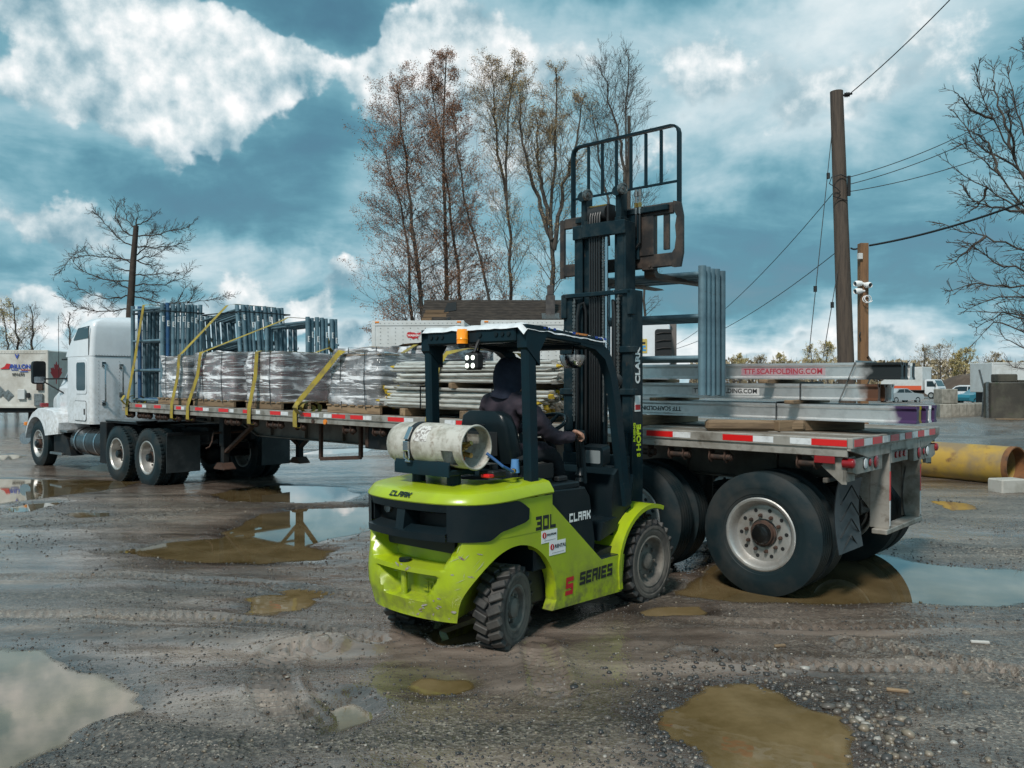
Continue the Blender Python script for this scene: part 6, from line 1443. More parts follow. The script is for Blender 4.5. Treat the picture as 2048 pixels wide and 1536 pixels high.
        for i in range(lugs):
            for sd in (-1, 1):
                a = 2 * math.pi * (i + (.5 if sd > 0 else 0)) / lugs; d = V(math.cos(a), 0, math.sin(a)); t = V(-math.sin(a), 0, math.cos(a)); y = V(0, 1, 0)
                e1 = (y * sd + t * .45).normalized(); e2 = d.cross(e1).normalized()
                mb.obox(d * (R_ - .022) + y * (sd * h * .50) , e1, e2, d, (h * .50, math.pi * R_ / lugs * .56, .022), .006)
        return mb.mesh(name, [M_TYRE_F, M_TYRE_DUST], angle=35)
    def fork_rim(R_, W_, rim, dish, name):
        mb = MB(); h = W_ / 2
        mb.lathe([(rim + .012, h * .78), (rim + .016, h * .90), (rim, h * .94), (rim - .012, h * .86), (rim - .02, h * .55), (rim - .03, h - dish), (rim - .05, h - dish - .01), (.07, h - dish + .005), (.065, h - dish + .03), (.03, h - dish + .045), (0, h - dish + .047)], (0, 0, 0), (0, 1, 0), n=40)
        mb.lathe([(rim + .01, -h * .78), (rim - .02, -h * .7), (rim - .03, h - dish - .02)], (0, 0, 0), (0, 1, 0), n=28)
        for i in range(8):
            a = 2 * math.pi * i / 8; c = V(math.cos(a) * (rim * .62), h - dish, math.sin(a) * (rim * .62)); mb.cyl(c - V(0, .005, 0), c + V(0, .02, 0), .013, n=6)
        return mb.mesh(name, M_RIM_F, angle=35)
    tf, rf_ = fork_tyre(.352, .235, .205, 22, 'tyre'), fork_rim(.352, .235, .205, .07, 'rim'); tr_, rr_ = fork_tyre(.295, .20, .150, 20, 'tyre'), fork_rim(.295, .20, .150, .05, 'rim')
    for sd in (-1, 1):
        for (x, y, z, ty, rm, steer) in ((1.70, .60 - .1175 + .015, .345, tf, rf_, 0), (-.02, .575 - .10, .288, tr_, rr_, 17)):
            w = link('wheel', None, f, (x, sd * y, z), (0, R(rng.uniform(0, 360)), R(steer) + (0 if sd > 0 else math.pi))); link('tyre', ty, w); link('rim', rm, w)
    mb = MB(); mb.cyl((1.70, -.5, .345), (1.70, .5, .345), .12, n=18); mb.box(1.5, 1.85, -.35, .35, .22, .5, .03); mb.box(-.12, .08, -.40, .40, .20, .36, .02); mb.box(.1, 1.4, -.48, .48, .24, .52, .02); mb.build('drive_train', M_BLACK, f)
    # ---- gas bottle cradle on the lid
    mb = MB(); mb.box(-.34, -.10, -.26, .30, 1.205, 1.245, .006); mb.prism([(-.35, 1.20), (-.335, 1.20), (-.335, 1.30), (-.35, 1.27)], -.26, .30, 'xz'); mb.prism([(-.105, 1.20), (-.09, 1.20), (-.09, 1.27), (-.105, 1.30)], -.26, .30, 'xz')
    mb.cyl((-.22, .18, 1.12), (-.22, .18, 1.21), .05, n=16); mb.cyl((-.22, -.18, 1.12), (-.22, -.18, 1.21), .05, n=16); mb.build('bottle_cradle', M_GUARD, f)
    mb = MB(); mb.box(-.10, .05, -.44, -.30, 1.185, 1.235, .01); mb.cyl((.0, -.36, 1.235), (.0, -.36, 1.27), .03, n=12); mb.build('regulator', M_BLACK, f)
    mb = MB(); mb.tube([(-.12, -.40, 1.36), (-.06, -.50, 1.27), (.02, -.52, 1.23), (.10, -.46, 1.225), (.16, -.40, 1.24)], .011, 8); mb.build('gas_hose', mat('blue_hose', (.02, .08, .22), .4), f)
    mb = MB(); mb.cyl((.02, -.52, 1.235), (.07, -.49, 1.23), .016, n=8); mb.build('hose_fitting', M_BRASS, f)
    MB().box(-.14, -.07, -.44, -.36, 1.19, 1.215, .006).build('red_cap', M_REDREF, f)
    mb = MB(); mb.cyl((.16, -.42, 1.205), (.16, -.42, 1.30), .035, .028, n=14); mb.build('filter_cup', mat('pale_blue_plastic', (.10, .25, .5), .3), f)
    # ---- mast
    def chan(mb, x0, x1, y0, y1, z0, z1, open_dir):
        """C-section upright: web on the outside, lips inward"""
        w = .022
        if open_dir > 0: mb.box(x0, x1, y0, y0 + w, z0, z1, .004)
        else: mb.box(x0, x1, y1 - w, y1, z0, z1, .004)
        mb.box(x0, x0 + w, y0 + (w if open_dir > 0 else 0), y1 - (0 if open_dir > 0 else w), z0, z1, .004); mb.box(x1 - w, x1, y0 + (w if open_dir > 0 else 0), y1 - (0 if open_dir > 0 else w), z0, z1, .004)
    mast = link('mast', None, f, (0, 0, 0)); mast.empty_display_size = .1
    for sd in (-1, 1):
        mb = MB(); a, b = sorted((sd * .375, sd * .27)); chan(mb, 1.76, 1.93, a, b, .10, 2.66, 1 if sd < 0 else -1); mb.build('outer_rail', M_MAST, mast)
        mb = MB(); a, b = sorted((sd * .28, sd * .19)); chan(mb, 1.80, 1.96, a, b, .75, 3.28, 1 if sd < 0 else -1); mb.build('inner_rail', M_MAST, mast)
        mb = MB(); a, b = sorted((sd * .20, sd * .135)); chan(mb, 1.84, 1.98, a, b, 1.35, 3.33, 1 if sd < 0 else -1); mb.build('innermost_rail', M_MAST, mast)
        mb = MB(); mb.cyl((1.79, sd * .325, .25), (1.79, sd * .325, 1.45), .030, n=14); mb.build('lift_cylinder', M_MAST, mast)
        mb = MB(); mb.cyl((1.79, sd * .325, 1.45), (1.79, sd * .325, 2.52), .017, n=12); mb.build('lift_ram', M_CHROME, mast)
        # leaf chain: stacked links
        mb = MB(); z = 1.55
        while z < 2.60:
            mb.box(1.738, 1.752, sd * .24 - .016, sd * .24 + .016, z, z + .020); z += .032
        mb.box(1.742, 1.748, sd * .24 - .009, sd * .24 + .009, 1.5, 2.62); o = mb.build('lift_chain', M_CHAIN, mast, smooth=False)
        mb = MB(); mb.tube([(1.75, sd * .205, 1.2), (1.745, sd * .205, 2.45), (1.75, sd * .19, 2.56), (1.78, sd * .16, 2.58), (1.80, sd * .15, 2.5), (1.80, sd * .15, 1.3)], .016, 8); mb.build('hydraulic_hose', M_HOSE, mast)
        mb = MB(); mb.cyl((1.60, sd * .42, .78), (1.74, sd * .37, 1.05), .035, n=12); mb.build('tilt_cylinder', M_MAST, mast)
        for z in (1.74, 2.11): MB().box(1.74, 1.80, sd * .25, sd * .41, z, z + .06, .008).build('guide_clamp', M_MAST, mast)
    mb = MB(); mb.box(1.735, 1.765, -.375, .375, 2.625, 2.665, .006); mb.box(1.735, 1.80, -.39, -.33, 2.44, 2.66, .008); mb.box(1.735, 1.80, .33, .39, 2.44, 2.66, .008); mb.build('outer_crosshead', M_MAST, mast)
    mb = MB(); mb.box(1.72, 1.76, -.36, .36, .95, 1.22, .02); mb.prism([(-.34, 1.22), (-.25, 1.22), (-.30, 1.42), (-.34, 1.42)], 1.72, 1.76, 'yz'); mb.prism([(.34, 1.22), (.25, 1.22), (.30, 1.42), (.34, 1.42)], 1.72, 1.76, 'yz'); mb.build('mast_tie', M_MAST, mast)
    mb = MB(); mb.box(1.775, 1.80, -.285, .285, 3.16, 3.285, .008); mb.loft([[(x, y, z) for x, y in ((1.775, -.19), (1.775, .19), (1.745, .15), (1.745, -.15))] for z in (3.165, 3.28)]); mb.build('inner_crosshead', M_MAST, mast)
    mb = MB(); mb.cyl((1.90, .02, 1.0), (1.90, .02, 2.9), .035, n=16); mb.build('centre_cylinder', M_MAST, mast)
    mb = MB(); mb.cyl((1.90, .02, 2.9), (1.90, .02, 3.33), .022, n=14); mb.cyl((1.79, -.085, 1.9), (1.79, -.085, 3.15), .016, n=12); mb.build('centre_ram', M_CHROME, mast)
    for k in range(5):
        y = .10 - .026 * k; mb = MB(); mb.tube([(1.80, y, 1.3), (1.795, y, 3.20), (1.80, y, 3.35), (1.83, y, 3.42), (1.88, y, 3.44), (1.93, y, 3.38), (1.95, y, 3.1)], .011, 8); mb.build('hydraulic_hose', M_HOSE, mast)
    mb = MB(); z = 2.0
    while z < 3.15: mb.box(1.80, 1.812, -.048, -.028, z, z + .016); z += .026
    mb.box(1.804, 1.808, -.044, -.032, 1.5, 3.2); mb.build('lift_chain', M_CHAIN, mast, smooth=False)
    mb = MB(); mb.cyl((1.88, -.05, 3.38), (1.88, .14, 3.38), .075, n=24); mb.box(1.83, 1.95, -.075, -.055, 3.28, 3.46, .01); mb.box(1.83, 1.95, .14, .16, 3.28, 3.46, .01); mb.cyl((1.86, -.06, 3.455), (1.86, .15, 3.455), .010, n=8, m=1); sh_ = mb.build('hose_sheave', [M_BLACK, M_BRASS], mast)
    for sd, y in ((-1, -.155), (1, .225)):
        mb = MB(); mb.box(1.86, 1.98, y - .03, y + .03, 3.22, 3.60, .015); mb.cyl((1.83, y - .005, 3.56), (1.87, y - .005, 3.56), .045, n=20); hb = mb.build('roller_bracket', M_MAST, mast)
        mb = MB(); mb.lathe([(.052, 0), (.052, .03), (.036, .034), (.034, .028), (.018, .03), (.014, .042), (0, .042)], (1.80 + .03, y - .062, 3.565), (-.3, -1, 0), 22); mb.build('roller', M_CHAIN, hb)
    # lettering down the near upright
    YR = -.3765
    lettering('mast_name', 'CLARK', .10, M_WHITE, mast, facing((1.845, YR - .002, 2.00), (0, 0, 1), (-1, 0, 0)), off=.004)
    MB().box(1.795, 1.885, YR - .003, YR - .001, 1.60, 1.74).build('data_sticker', M_WHITE, mast, smooth=False)
    MB().box(1.80, 1.88, YR - .0045, YR - .003, 1.615, 1.66).build('sticker_text', M_REDP, mast, smooth=False)
    lettering('slogan', 'HOPE', .09, M_LIMEP, mast, facing((1.86, YR - .002, 1.37), (0, 0, 1), (-1, 0, 0)), off=.004)
    lettering('slogan', 'RAISING', .044, M_LIMEP, mast, facing((1.79, YR - .002, 1.42), (0, 0, 1), (-1, 0, 0)), off=.002)
    lettering('slogan', 'S', .07, M_LIMEP, mast, facing((1.86, YR - .002, 1.22), (0, 0, 1), (-1, 0, 0)), off=.003)
    # ---- carriage, load backrest and forks
    car = link('carriage', None, f, (0, -.085, 0)); car.empty_display_size = .1
    mb = MB(); mb.box(2.03, 2.07, -.53, .665, 3.33, 3.43, .008); mb.box(2.03, 2.07, -.53, .665, 2.87, 2.99, .008); mb.build('carriage_bar', M_CARRIAGE, car)
    mb = MB(); mb.box(1.99, 2.03, -.50, .50, 3.36, 3.41, .006); mb.build('shift_bar', M_MAST, car)
    for y in (-.46, .46, -.30, .30):
        mb = MB(); mb.box(2.035, 2.065, y - .028, y + .028, 3.02, 3.33, .004); mb.build('carriage_plate', M_CARRIAGE, car)
    for sd in (-1, 1):
        poly = [(.53, 2.86), (.60, 2.86), (.625, 2.98), (.625, 3.30), (.60, 3.42), (.53, 3.44), (.535, 3.36), (.565, 3.30), (.55, 3.22), (.56, 3.12), (.545, 3.02), (.47, 2.93), (.47, 2.88)]
        if sd > 0: poly = [(.665, 2.86), (.715, 2.86), (.715, 3.42), (.665, 3.42)]
        mb = MB(); mb.prism([(sd * a, b) for a, b in poly], 2.035, 2.065, 'yz'); mb.build('side_plate', M_CARRIAGE, car)
    mb = MB(); mb.box(2.0, 2.04, -.20, .02, 2.95, 3.38, .01); mb.build('cylinder_cover', M_MAST, car)
    mb = MB(); mb.box(2.02, 2.05, -.34, -.16, 2.98, 3.34, .006); mb.build('shield_plate', M_CARRIAGE, car)
    mb = MB()
    for y in (-.175, -.215): mb.cyl((2.0, y, 3.36), (2.0, y, 3.58), .014, n=10, m=0); mb.cyl((2.0, y, 3.42), (2.0, y, 3.46), .019, n=6, m=1); mb.cyl((2.0, y, 3.52), (2.0, y, 3.56), .019, n=10)
    mb.build('hose_coupling', [M_STEEL, M_BRASS], car)
    mb = MB(); mb.tube([(2.0, -.175, 3.36), (1.99, -.18, 3.15), (1.98, -.10, 3.05)], .011, 8); mb.tube([(2.0, -.215, 3.36), (1.99, -.22, 3.1), (1.98, -.15, 3.02)], .011, 8); mb.build('hydraulic_hose', M_HOSE, car)
    for k in range(6):
        y = .395 - .158 * k; MB().box(2.055, 2.075, y - .014, y + .014, 3.60 - .0, 4.085, .003).build('backrest_bar', M_GUARD, car)
    mb = MB(); hw = .575
    pts = [(2.065, hw, 3.36), (2.065, hw, 4.03)] + [(2.065, hw - .075 + .075 * math.cos(R(a)), 4.03 + .075 * math.sin(R(a))) for a in (30, 60, 90)] + [(2.065, -hw + .075 - .075 * math.cos(R(a)), 4.03 + .075 * math.sin(R(a))) for a in (90, 60, 30)] + [(2.065, -hw, 4.03), (2.065, -hw, 3.30)]
    P = [V(p) for p in pts]; rows = []
    for i, p in enumerate(P):
        d = (P[min(i + 1, len(P) - 1)] - P[max(i - 1, 0)]).normalized(); n = V(1, 0, 0).cross(d)
        rows.append([p + n * .009 + V(-.028, 0, 0), p + n * .009 + V(.028, 0, 0), p - n * .009 + V(.028, 0, 0), p - n * .009 + V(-.028, 0, 0)])
    mb.loft(rows); mb.box(2.058, 2.072, -hw, hw, 3.60, 3.622, .003); mb.build('backrest_frame', M_GUARD, car, angle=40)
    for y in (-.27, .27):
        mb = MB(); prof = [(2.07, 3.40), (2.115, 3.40), (2.115, 2.86), (2.135, 2.835), (3.10, 2.815), (3.14, 2.805), (2.12, 2.785), (2.085, 2.795), (2.07, 2.82)]
        mb.prism(prof, y - .055, y + .055, 'xz'); mb.build('fork', M_FORK, car, angle=25)
        mb = MB(); mb.box(2.03, 2.12, y - .06, y + .06, 2.85, 2.93, .01); mb.cyl((2.02, y - .03, 2.89), (2.05, y - .03, 2.89), .014, n=8); mb.build('fork_hook', M_CARRIAGE, car)
    for o in f.children_recursive:      # the guard stands a little taller at the back
        if o.type == 'MESH' and (o.name.startswith(('guard', 'roof_sheet', 'sheet_print', 'warning_label', 'beacon', 'work_lamp', 'lamp_led', 'heat_fin', 'dome_mirror', 'reversing', 'bolt'))):
            for q in o.data.vertices: q.co.z += (.08 - .04 * max(0, min(1, (q.co.x - .2) / .9))) * max(0, min(1, (q.co.z - 1.05) / .9))
    return f
forklift = build_forklift()

# ---- gas bottle lying across the counterweight
def build_bottle():
    b = thing('gas_bottle', 'scuffed pale propane bottle lying across the forklift counterweight', 'gas bottle', FM @ Matrix.Translation((-.22, 0, 1.405)))
    mb = MB(); r = .157
    prof = [(0, .435), (.06, .43), (.11, .41), (.142, .375), (.155, .335), (r, .30), (r, -.08), (.150, -.13), (.136, -.165), (.10, -.19), (.05, -.20), (0, -.20)]
    mb.lathe(prof, (0, 0, 0), (0, 1, 0), 40); body = mb.build('shell', M_TANK, b, angle=50)
    mb = MB(); n = 44; rc = .150
    y0, y1 = -.135, -.395
    for k, (ya, yb) in enumerate(((y0, -.20), (-.20, -.29), (-.29, -.315), (-.315, y1))):
        for i in range(n):
            a0 = 2 * math.pi * i / n; a1 = 2 * math.pi * (i + 1) / n; am = math.degrees((a0 + a1) / 2) % 360
            if k in (1, 2) and (186 < am < 236 or 30 < am < 70): continue
            for q, fl in ((rc, 1), (rc - .006, -1)):
                vs = [(q * math.cos(a0), ya, q * math.sin(a0)), (q * math.cos(a1), ya, q * math.sin(a1)), (q * math.cos(a1), yb, q * math.sin(a1)), (q * math.cos(a0), yb, q * math.sin(a0))]
                mb.add(vs if fl > 0 else vs[::-1], [(0, 1, 2, 3)])
    mb.tube([(rc * math.cos(a), y1, rc * math.sin(a)) for a in np.linspace(0, 6.2832, 41)[:-1]], .008, 8, closed=True)
    mb.build('collar', M_TANK, b, angle=50, fix=False)
    mb = MB(); mb.cyl((0, -.19, 0), (0, -.30, 0), .022, n=14); mb.cyl((-.05, -.27, .02), (.05, -.27, .02), .014, n=10); mb.cyl((0, -.29, 0), (.0, -.35, .03), .016, n=10); mb.cyl((.02, -.25, -.01), (.02, -.25, -.10), .013, n=10); mb.cyl((.02, -.33, -.06), (.02, -.24, -.05), .018, n=10); mb.build('valve', M_BRASS, b)
    mb = MB(); mb.cyl((-.07, -.195, .05), (-.07, -.225, .05), .022, n=16); mb.build('gauge', M_WHITE, b)
    MB().box(-.015, .02, -.27, -.24, -.11, -.08, .004).build('red_tag', M_REDREF, b)
    mb = MB(); mb.lathe([(r + .002, .10), (r + .006, .10), (r + .006, .155), (r + .002, .155)], (0, 0, 0), (0, 1, 0), 40); st = mb.build('clamp_band', M_BLACK, b)
    mb = MB(); mb.obox((-.150, .127, .085), (.5, 0, .87), (0, 1, 0), (-.87, 0, .5), (.05, .020, .006), .002); mb.obox((-.172, .127, -.005), (0, 0, 1), (0, 1, 0), (1, 0, 0), (.035, .026, .012), .004); mb.tube([(-.17, .105, -.03), (-.168, .10, -.09), (-.15, .127, -.115), (-.168, .155, -.09), (-.17, .15, -.03)], .006, 8); mb.cyl((-.15, .10, -.115), (-.15, .155, -.115), .010, n=10); mb.build('latch', M_CHROME, st)
    lab = MB(); 
    for i in range(6):
        a0, a1 = R(120 + 8 * i), R(128 + 8 * i); q = r + .0012; lab.add([(q * math.cos(a0), .075, q * math.sin(a0)), (q * math.cos(a1), .075, q * math.sin(a1)), (q * math.cos(a1), -.06, q * math.sin(a1)), (q * math.cos(a0), -.06, q * math.sin(a0))], [(0, 1, 2, 3)])
    lab.build('label', mat('worn_label', (.62, .60, .57), .5, col2=(.25, .22, .2), scale=40, lo=.5, hi=.56), b, fix=False)
    return b
bottle = build_bottle()

# ---- five frames hanging on the forks
for i in range(5):
    x = 2.50 + .098 * i
    lab = ['scaffold frame hanging on the forks closest to the carriage', 'second scaffold frame from the carriage on the forks', 'third scaffold frame from the carriage on the forks, with worn black printing', 'fourth scaffold frame from the carriage on the forks', 'outermost scaffold frame hanging on the fork tips'][i]
    mw = FM @ Matrix.Translation((x + (.0 if i < 4 else .01), -.64 + rng.uniform(-.006, .006), 1.735 + rng.uniform(-.006, .004))) @ Matrix.Rotation(R(90 + 9 + rng.uniform(-.4, .4)), 4, 'Z') @ Matrix.Rotation(R(rng.uniform(-.3, .3)), 4, 'Y')
    f = scaffold_frame(FR4, mw, lab, 'scaffold frames hanging on the forks')

# ---------------------------------------------------------------- the driver
def skin_mesh(name, verts, edges, radii, mats, sub=2, root=0, face_mat=None):
    me = bpy.data.meshes.new(name); me.from_pydata([tuple(v) for v in verts], edges, [])
    ob = bpy.data.objects.new(name, me); COL.objects.link(ob)
    md = ob.modifiers.new('s', 'SKIN'); md.branch_smoothing = .6; md.use_smooth_shade = True
    sl = me.skin_vertices[0].data
    for i, r in enumerate(radii): sl[i].radius = (r, r) if not hasattr(r, '__len__') else r; sl[i].use_root = (i == root)
    sd = ob.modifiers.new('u', 'SUBSURF'); sd.levels = sub; sd.render_levels = sub
    dg = bpy.context.evaluated_depsgraph_get(); dg.update()
    out = bpy.data.meshes.new_from_object(ob.evaluated_get(dg)); out.name = name
    bpy.data.objects.remove(ob); bpy.data.meshes.remove(me)
    out.materials.clear()
    for m_ in mats: out.materials.append(m_)
    out.polygons.foreach_set('use_smooth', [True] * len(out.polygons))
    if name == 'body':
        for q in out.vertices:      # folds in the cloth
            c = q.co; q.co += q.normal * (.011 * mnoise.noise(V(c.x * 13, c.y * 13, c.z * 30)) + .006 * mnoise.noise(V(c.x * 30, c.y * 30, c.z * 45)))
    if face_mat:
        for p in out.polygons: p.material_index = face_mat(p.center)
    else: out.polygons.foreach_set('material_index', [0] * len(out.polygons))
    return out
M_JACKET = mat('dark_plum_jacket', (.040, .028, .040), .85, col2=(.020, .017, .028), scale=6, bump=.35, bscale=16)
M_HOOD = mat('navy_hood', (.008, .012, .028), .9, col2=(.014, .020, .040), scale=8, bump=.3, bscale=60)
M_TROUS = mat('dark_work_trousers', (.012, .014, .018), .9, bump=.3, bscale=40)
M_SKIN = mat('skin', (.42, .22, .15), .5)
M_BOOT = mat('work_boots', (.03, .022, .016), .6)
def build_person():
    p = thing('person', 'driver seated on the forklift in a dark hooded jacket, one hand on a lever', 'person', FM @ Matrix.Translation((-.085, 0, 0)))
    v = [(.56, 0, 1.27), (.57, 0, 1.42), (.595, .0, 1.56), (.625, 0, 1.69), (.655, 0, 1.80), (.69, 0, 1.885), (.70, 0, 1.965)]
    e = [(0, 1), (1, 2), (2, 3), (3, 4), (4, 5), (5, 6)]; r = [(.17, .14), (.175, .125), (.19, .135), (.165, .11), .068, .095, .075]
    def chain(start, pts):
        a = start
        for q, rad in pts: v.append(q); r.append(rad); e.append((a, len(v) - 1)); a = len(v) - 1
    chain(3, [((.610, -.175, 1.705), .092), ((.645, -.255, 1.60), .085), ((.75, -.31, 1.47), .070), ((.86, -.35, 1.415), .058), ((.955, -.385, 1.42), .046), ((1.0, -.395, 1.435), .030)])
    chain(3, [((.620, .175, 1.705), .092), ((.68, .25, 1.58), .082), ((.80, .26, 1.47), .068), ((.90, .20, 1.47), .056), ((.975, .13, 1.48), .044), ((1.01, .11, 1.485), .028)])
    for s in (-1, 1): chain(0, [((.66, s * .11, 1.28), .105), ((.86, s * .15, 1.31), .088), ((1.03, s * .16, 1.25), .070), ((1.10, s * .16, 1.02), .060), ((1.15, s * .16, .80), .050), ((1.20, s * .16, .70), .048), ((1.34, s * .16, .69), .040)])
    def fm(c):
        if c.x > .975 and c.z > 1.38: return 2
        if c.z > 1.80 and c.x > .60 and abs(c.y) < .12: return 2
        if c.z < .80: return 3
        if c.z < 1.33 and not (abs(c.y) < .2 and c.x < .62 and c.z > 1.30): return 1
        return 0
    link('body', skin_mesh('body', v, e, r, [M_JACKET, M_TROUS, M_SKIN, M_BOOT], 3, 0, fm), p)
    # hood: shell drawn over the head, open to the front, with a cape down to the shoulders
    mb = MB(); rings = []
    for k, (z, cx, rx, ry) in enumerate(((1.735, .605, .105, .120), (1.76, .612, .112, .122), (1.785, .625, .104, .104), (1.81, .642, .112, .104), (1.85, .660, .140, .122), (1.92, .672, .146, .126), (1.98, .682, .134, .116), (2.025, .688, .102, .090), (2.045, .690, .055, .05))):
        ring = []
        for j in range(28):
            a = 2 * math.pi * j / 28; w = 1 + .03 * mnoise.noise(V(math.cos(a) * 2, math.sin(a) * 2, z * 9)) 
            x = math.cos(a) * rx * w; front = max(0, math.cos(a)) 
            if 1.80 < z < 2.0: x -= front ** 6 * .03
            ring.append((cx + x, math.sin(a) * ry * w, z + .008 * math.sin(3 * a)))
        rings.append(ring)
    mb.loft(rings); link('hood', mb.mesh('hood', M_HOOD, angle=70), p)
    # face in the opening of the hood
    mb = MB(); mb.sph((.735, 0, 1.88), .092, 18, 14, sc=(.92, .85, 1.22)); mb.sph((.822, 0, 1.868), .020, 10, 8, sc=(1, .8, 1.3)); mb.sph((.800, .0, 1.825), .022, 10, 6, sc=(.6, 1.3, .35))
    for s in (-1, 1): mb.sph((.806, s * .034, 1.892), .012, 10, 8, m=1)
    mb.build('face', [M_SKIN, M_BLACK], p, angle=70)
    # hands: palm plus five fingers each
    def hand(palm, fwd, up, side, curl):
        hv = [V(palm) - V(fwd) * .045, V(palm)]; he = [(0, 1)]; hr = [.024, .030]
        F_ = V(fwd).normalized(); U = V(up).normalized(); S = F_.cross(U).normalized() * side
        for k, (off, L, rad) in enumerate(((-.027, .068, .0088), (-.009, .078, .0095), (.010, .072, .0092), (.027, .056, .0082))):
            b = V(palm) + F_ * .030 + S * off; a0 = b + F_ * (L * .35) - U * (L * .10 * curl); a1 = a0 + F_ * (L * .20) - U * (L * .42 * curl); a2 = a1 - F_ * (L * .18 * curl) - U * (L * .28 * curl)
            i0 = len(hv); hv += [b, a0, a1, a2]; hr += [.0115, rad, rad * .95, rad * .8]; he += [(1, i0), (i0, i0 + 1), (i0 + 1, i0 + 2), (i0 + 2, i0 + 3)]
        b = V(palm) - S * .026 - U * .004; t1 = b + F_ * .022 - S * .018 - U * .012; t2 = t1 + F_ * .022 + S * .004 - U * .018; i0 = len(hv); hv += [b, t1, t2]; hr += [.013, .0105, .0085]; he += [(1, i0), (i0, i0 + 1), (i0 + 1, i0 + 2)]
        return skin_mesh('hand', hv, he, hr, [M_SKIN], 2, 1)
    link('hand', hand((1.005, -.397, 1.462), (.9, -.25, -.35), (.35, 0, .9), -1, 1.0), p)
    link('hand', hand((1.015, .100, 1.492), (.85, -.35, .10), (-.35, .1, .93), 1, 1.0), p)
    return p
person = build_person()

# ---------------------------------------------------------------- trees
def tube_batch(segs, sides):
    """segs: array n x 8 (p0, p1, r0, r1) -> verts, faces"""
    S = np.array(segs, dtype=np.float64); n = len(S); p0 = S[:, :3]; p1 = S[:, 3:6]; r0 = S[:, 6]; r1 = S[:, 7]
    d = p1 - p0; d /= np.maximum(np.linalg.norm(d, axis=1), 1e-9)[:, None]
    a = np.where(np.abs(d[:, 2:3]) < .9, np.array([[0, 0, 1.]]), np.array([[1., 0, 0]])); x = np.cross(d, a); x /= np.linalg.norm(x, axis=1)[:, None]; y = np.cross(d, x)
    ang = np.arange(sides) * 2 * np.pi / sides; c = np.cos(ang)[None, :, None]; s = np.sin(ang)[None, :, None]
    ring = x[:, None, :] * c + y[:, None, :] * s
    v = np.concatenate([p0[:, None, :] + ring * r0[:, None, None], p1[:, None, :] + ring * r1[:, None, None]], 1).reshape(-1, 3)
    k = np.arange(sides); k2 = (k + 1) % sides; f = np.stack([k, k2, k2 + sides, k + sides], 1)
    f = (f[None] + (np.arange(n) * 2 * sides)[:, None, None]).reshape(-1, 4)
    return v, f
def np_mesh(name, parts, mats):
    """parts: list of (verts, quads, material index, smooth)"""
    me = bpy.data.meshes.new(name); vs = []; fs = []; ms = []; smo = []; b = 0
    for v, f, m_, s_ in parts:
        if len(v) == 0: continue
        vs.append(v); fs.append(f + b); ms.append(np.full(len(f), m_)); smo.append(np.full(len(f), s_)); b += len(v)
    V_ = np.concatenate(vs); F_ = np.concatenate(fs)
    me.vertices.add(len(V_)); me.vertices.foreach_set('co', V_.astype(np.float32).ravel()); me.loops.add(F_.size); me.loops.foreach_set('vertex_index', F_.astype(np.int32).ravel())
    me.polygons.add(len(F_)); me.polygons.foreach_set('loop_start', (np.arange(len(F_)) * F_.shape[1]).astype(np.int32)); me.polygons.foreach_set('material_index', np.concatenate(ms).astype(np.int32)); me.polygons.foreach_set('use_smooth', np.concatenate(smo))
    for m_ in mats: me.materials.append(m_)
    me.update(calc_edges=True); return me
M_BARK = mat('grey_bark', (.050, .042, .036), .9, col2=(.085, .075, .062), scale=3, stretch=(4, 4, .6), bump=.4, bscale=12)
M_TWIG = mat('dark_twigs', (.075, .058, .048), .9)
M_TWIGR = mat('reddish_twigs', (.085, .050, .036), .9)
def leafmat(name, c1, c2):
    m = mat(name, c1, .6, col2=c2, scale=.9, lo=.35, hi=.65)
    m.node_tree.nodes['Principled BSDF'].inputs['Subsurface Weight'].default_value = 0.0
    return m
M_LEAFR = leafmat('rust_buds', (.30, .145, .07), (.21, .10, .06)); M_LEAFG = leafmat('olive_buds', (.30, .23, .10), (.34, .20, .09)); M_LEAFY = leafmat('yellow_green_leaf', (.46, .38, .15), (.36, .28, .13)); M_LEAFB = leafmat('brown_hedge_leaf', (.33, .26, .15), (.24, .19, .12))
def rot_about(d, ax, a):
    return Matrix.Rotation(a, 3, ax) @ d
def grow(rr, segs_l, segs_t, tips, p, d, L, r, level, up, maxlevel=3, kids=(6, 4, 3), spread=.65, nseg=4):
    """one limb with its side shoots"""
    pts = [p.copy()]; dirs = []; q = p.copy(); dd = d.copy()
    for i in range(nseg):
        dd = (dd + V(rr.gauss(0, .10), rr.gauss(0, .10), rr.gauss(0, .07) + up)).normalized(); q = q + dd * (L / nseg); pts.append(q.copy()); dirs.append(dd.copy())
    for i in range(nseg):
        ra = r * (1 - i / nseg * .8); rb = r * (1 - (i + 1) / nseg * .8)
        (segs_l if r > .018 else segs_t).append((*pts[i], *pts[i + 1], max(ra, .0055), max(rb, .0045)))
    if level >= maxlevel:
        tips.append((pts[-1], dirs[-1])); tips.append((pts[len(pts) // 2], dirs[len(dirs) // 2])); return
    n = kids[min(level, len(kids) - 1)]
    for k in range(n):
        t = .22 + .75 * (k + rr.random()) / n; i = min(int(t * nseg), nseg - 1); base = pts[i].lerp(pts[i + 1], t * nseg - i)
        ax = dirs[i].cross(V(rr.gauss(0, 1), rr.gauss(0, 1), rr.gauss(0, 1)))
        if ax.length < .01: continue
        nd_ = rot_about(dirs[i], ax.normalized(), rr.uniform(.35, 1.0) * spread / .65)
        grow(rr, segs_l, segs_t, tips, base, nd_, L * rr.uniform(.30, .52) * (1.15 - .45 * t), r * .45, level + 1, up, maxlevel, kids, spread, 3)
    tips.append((pts[-1], dirs[-1]))
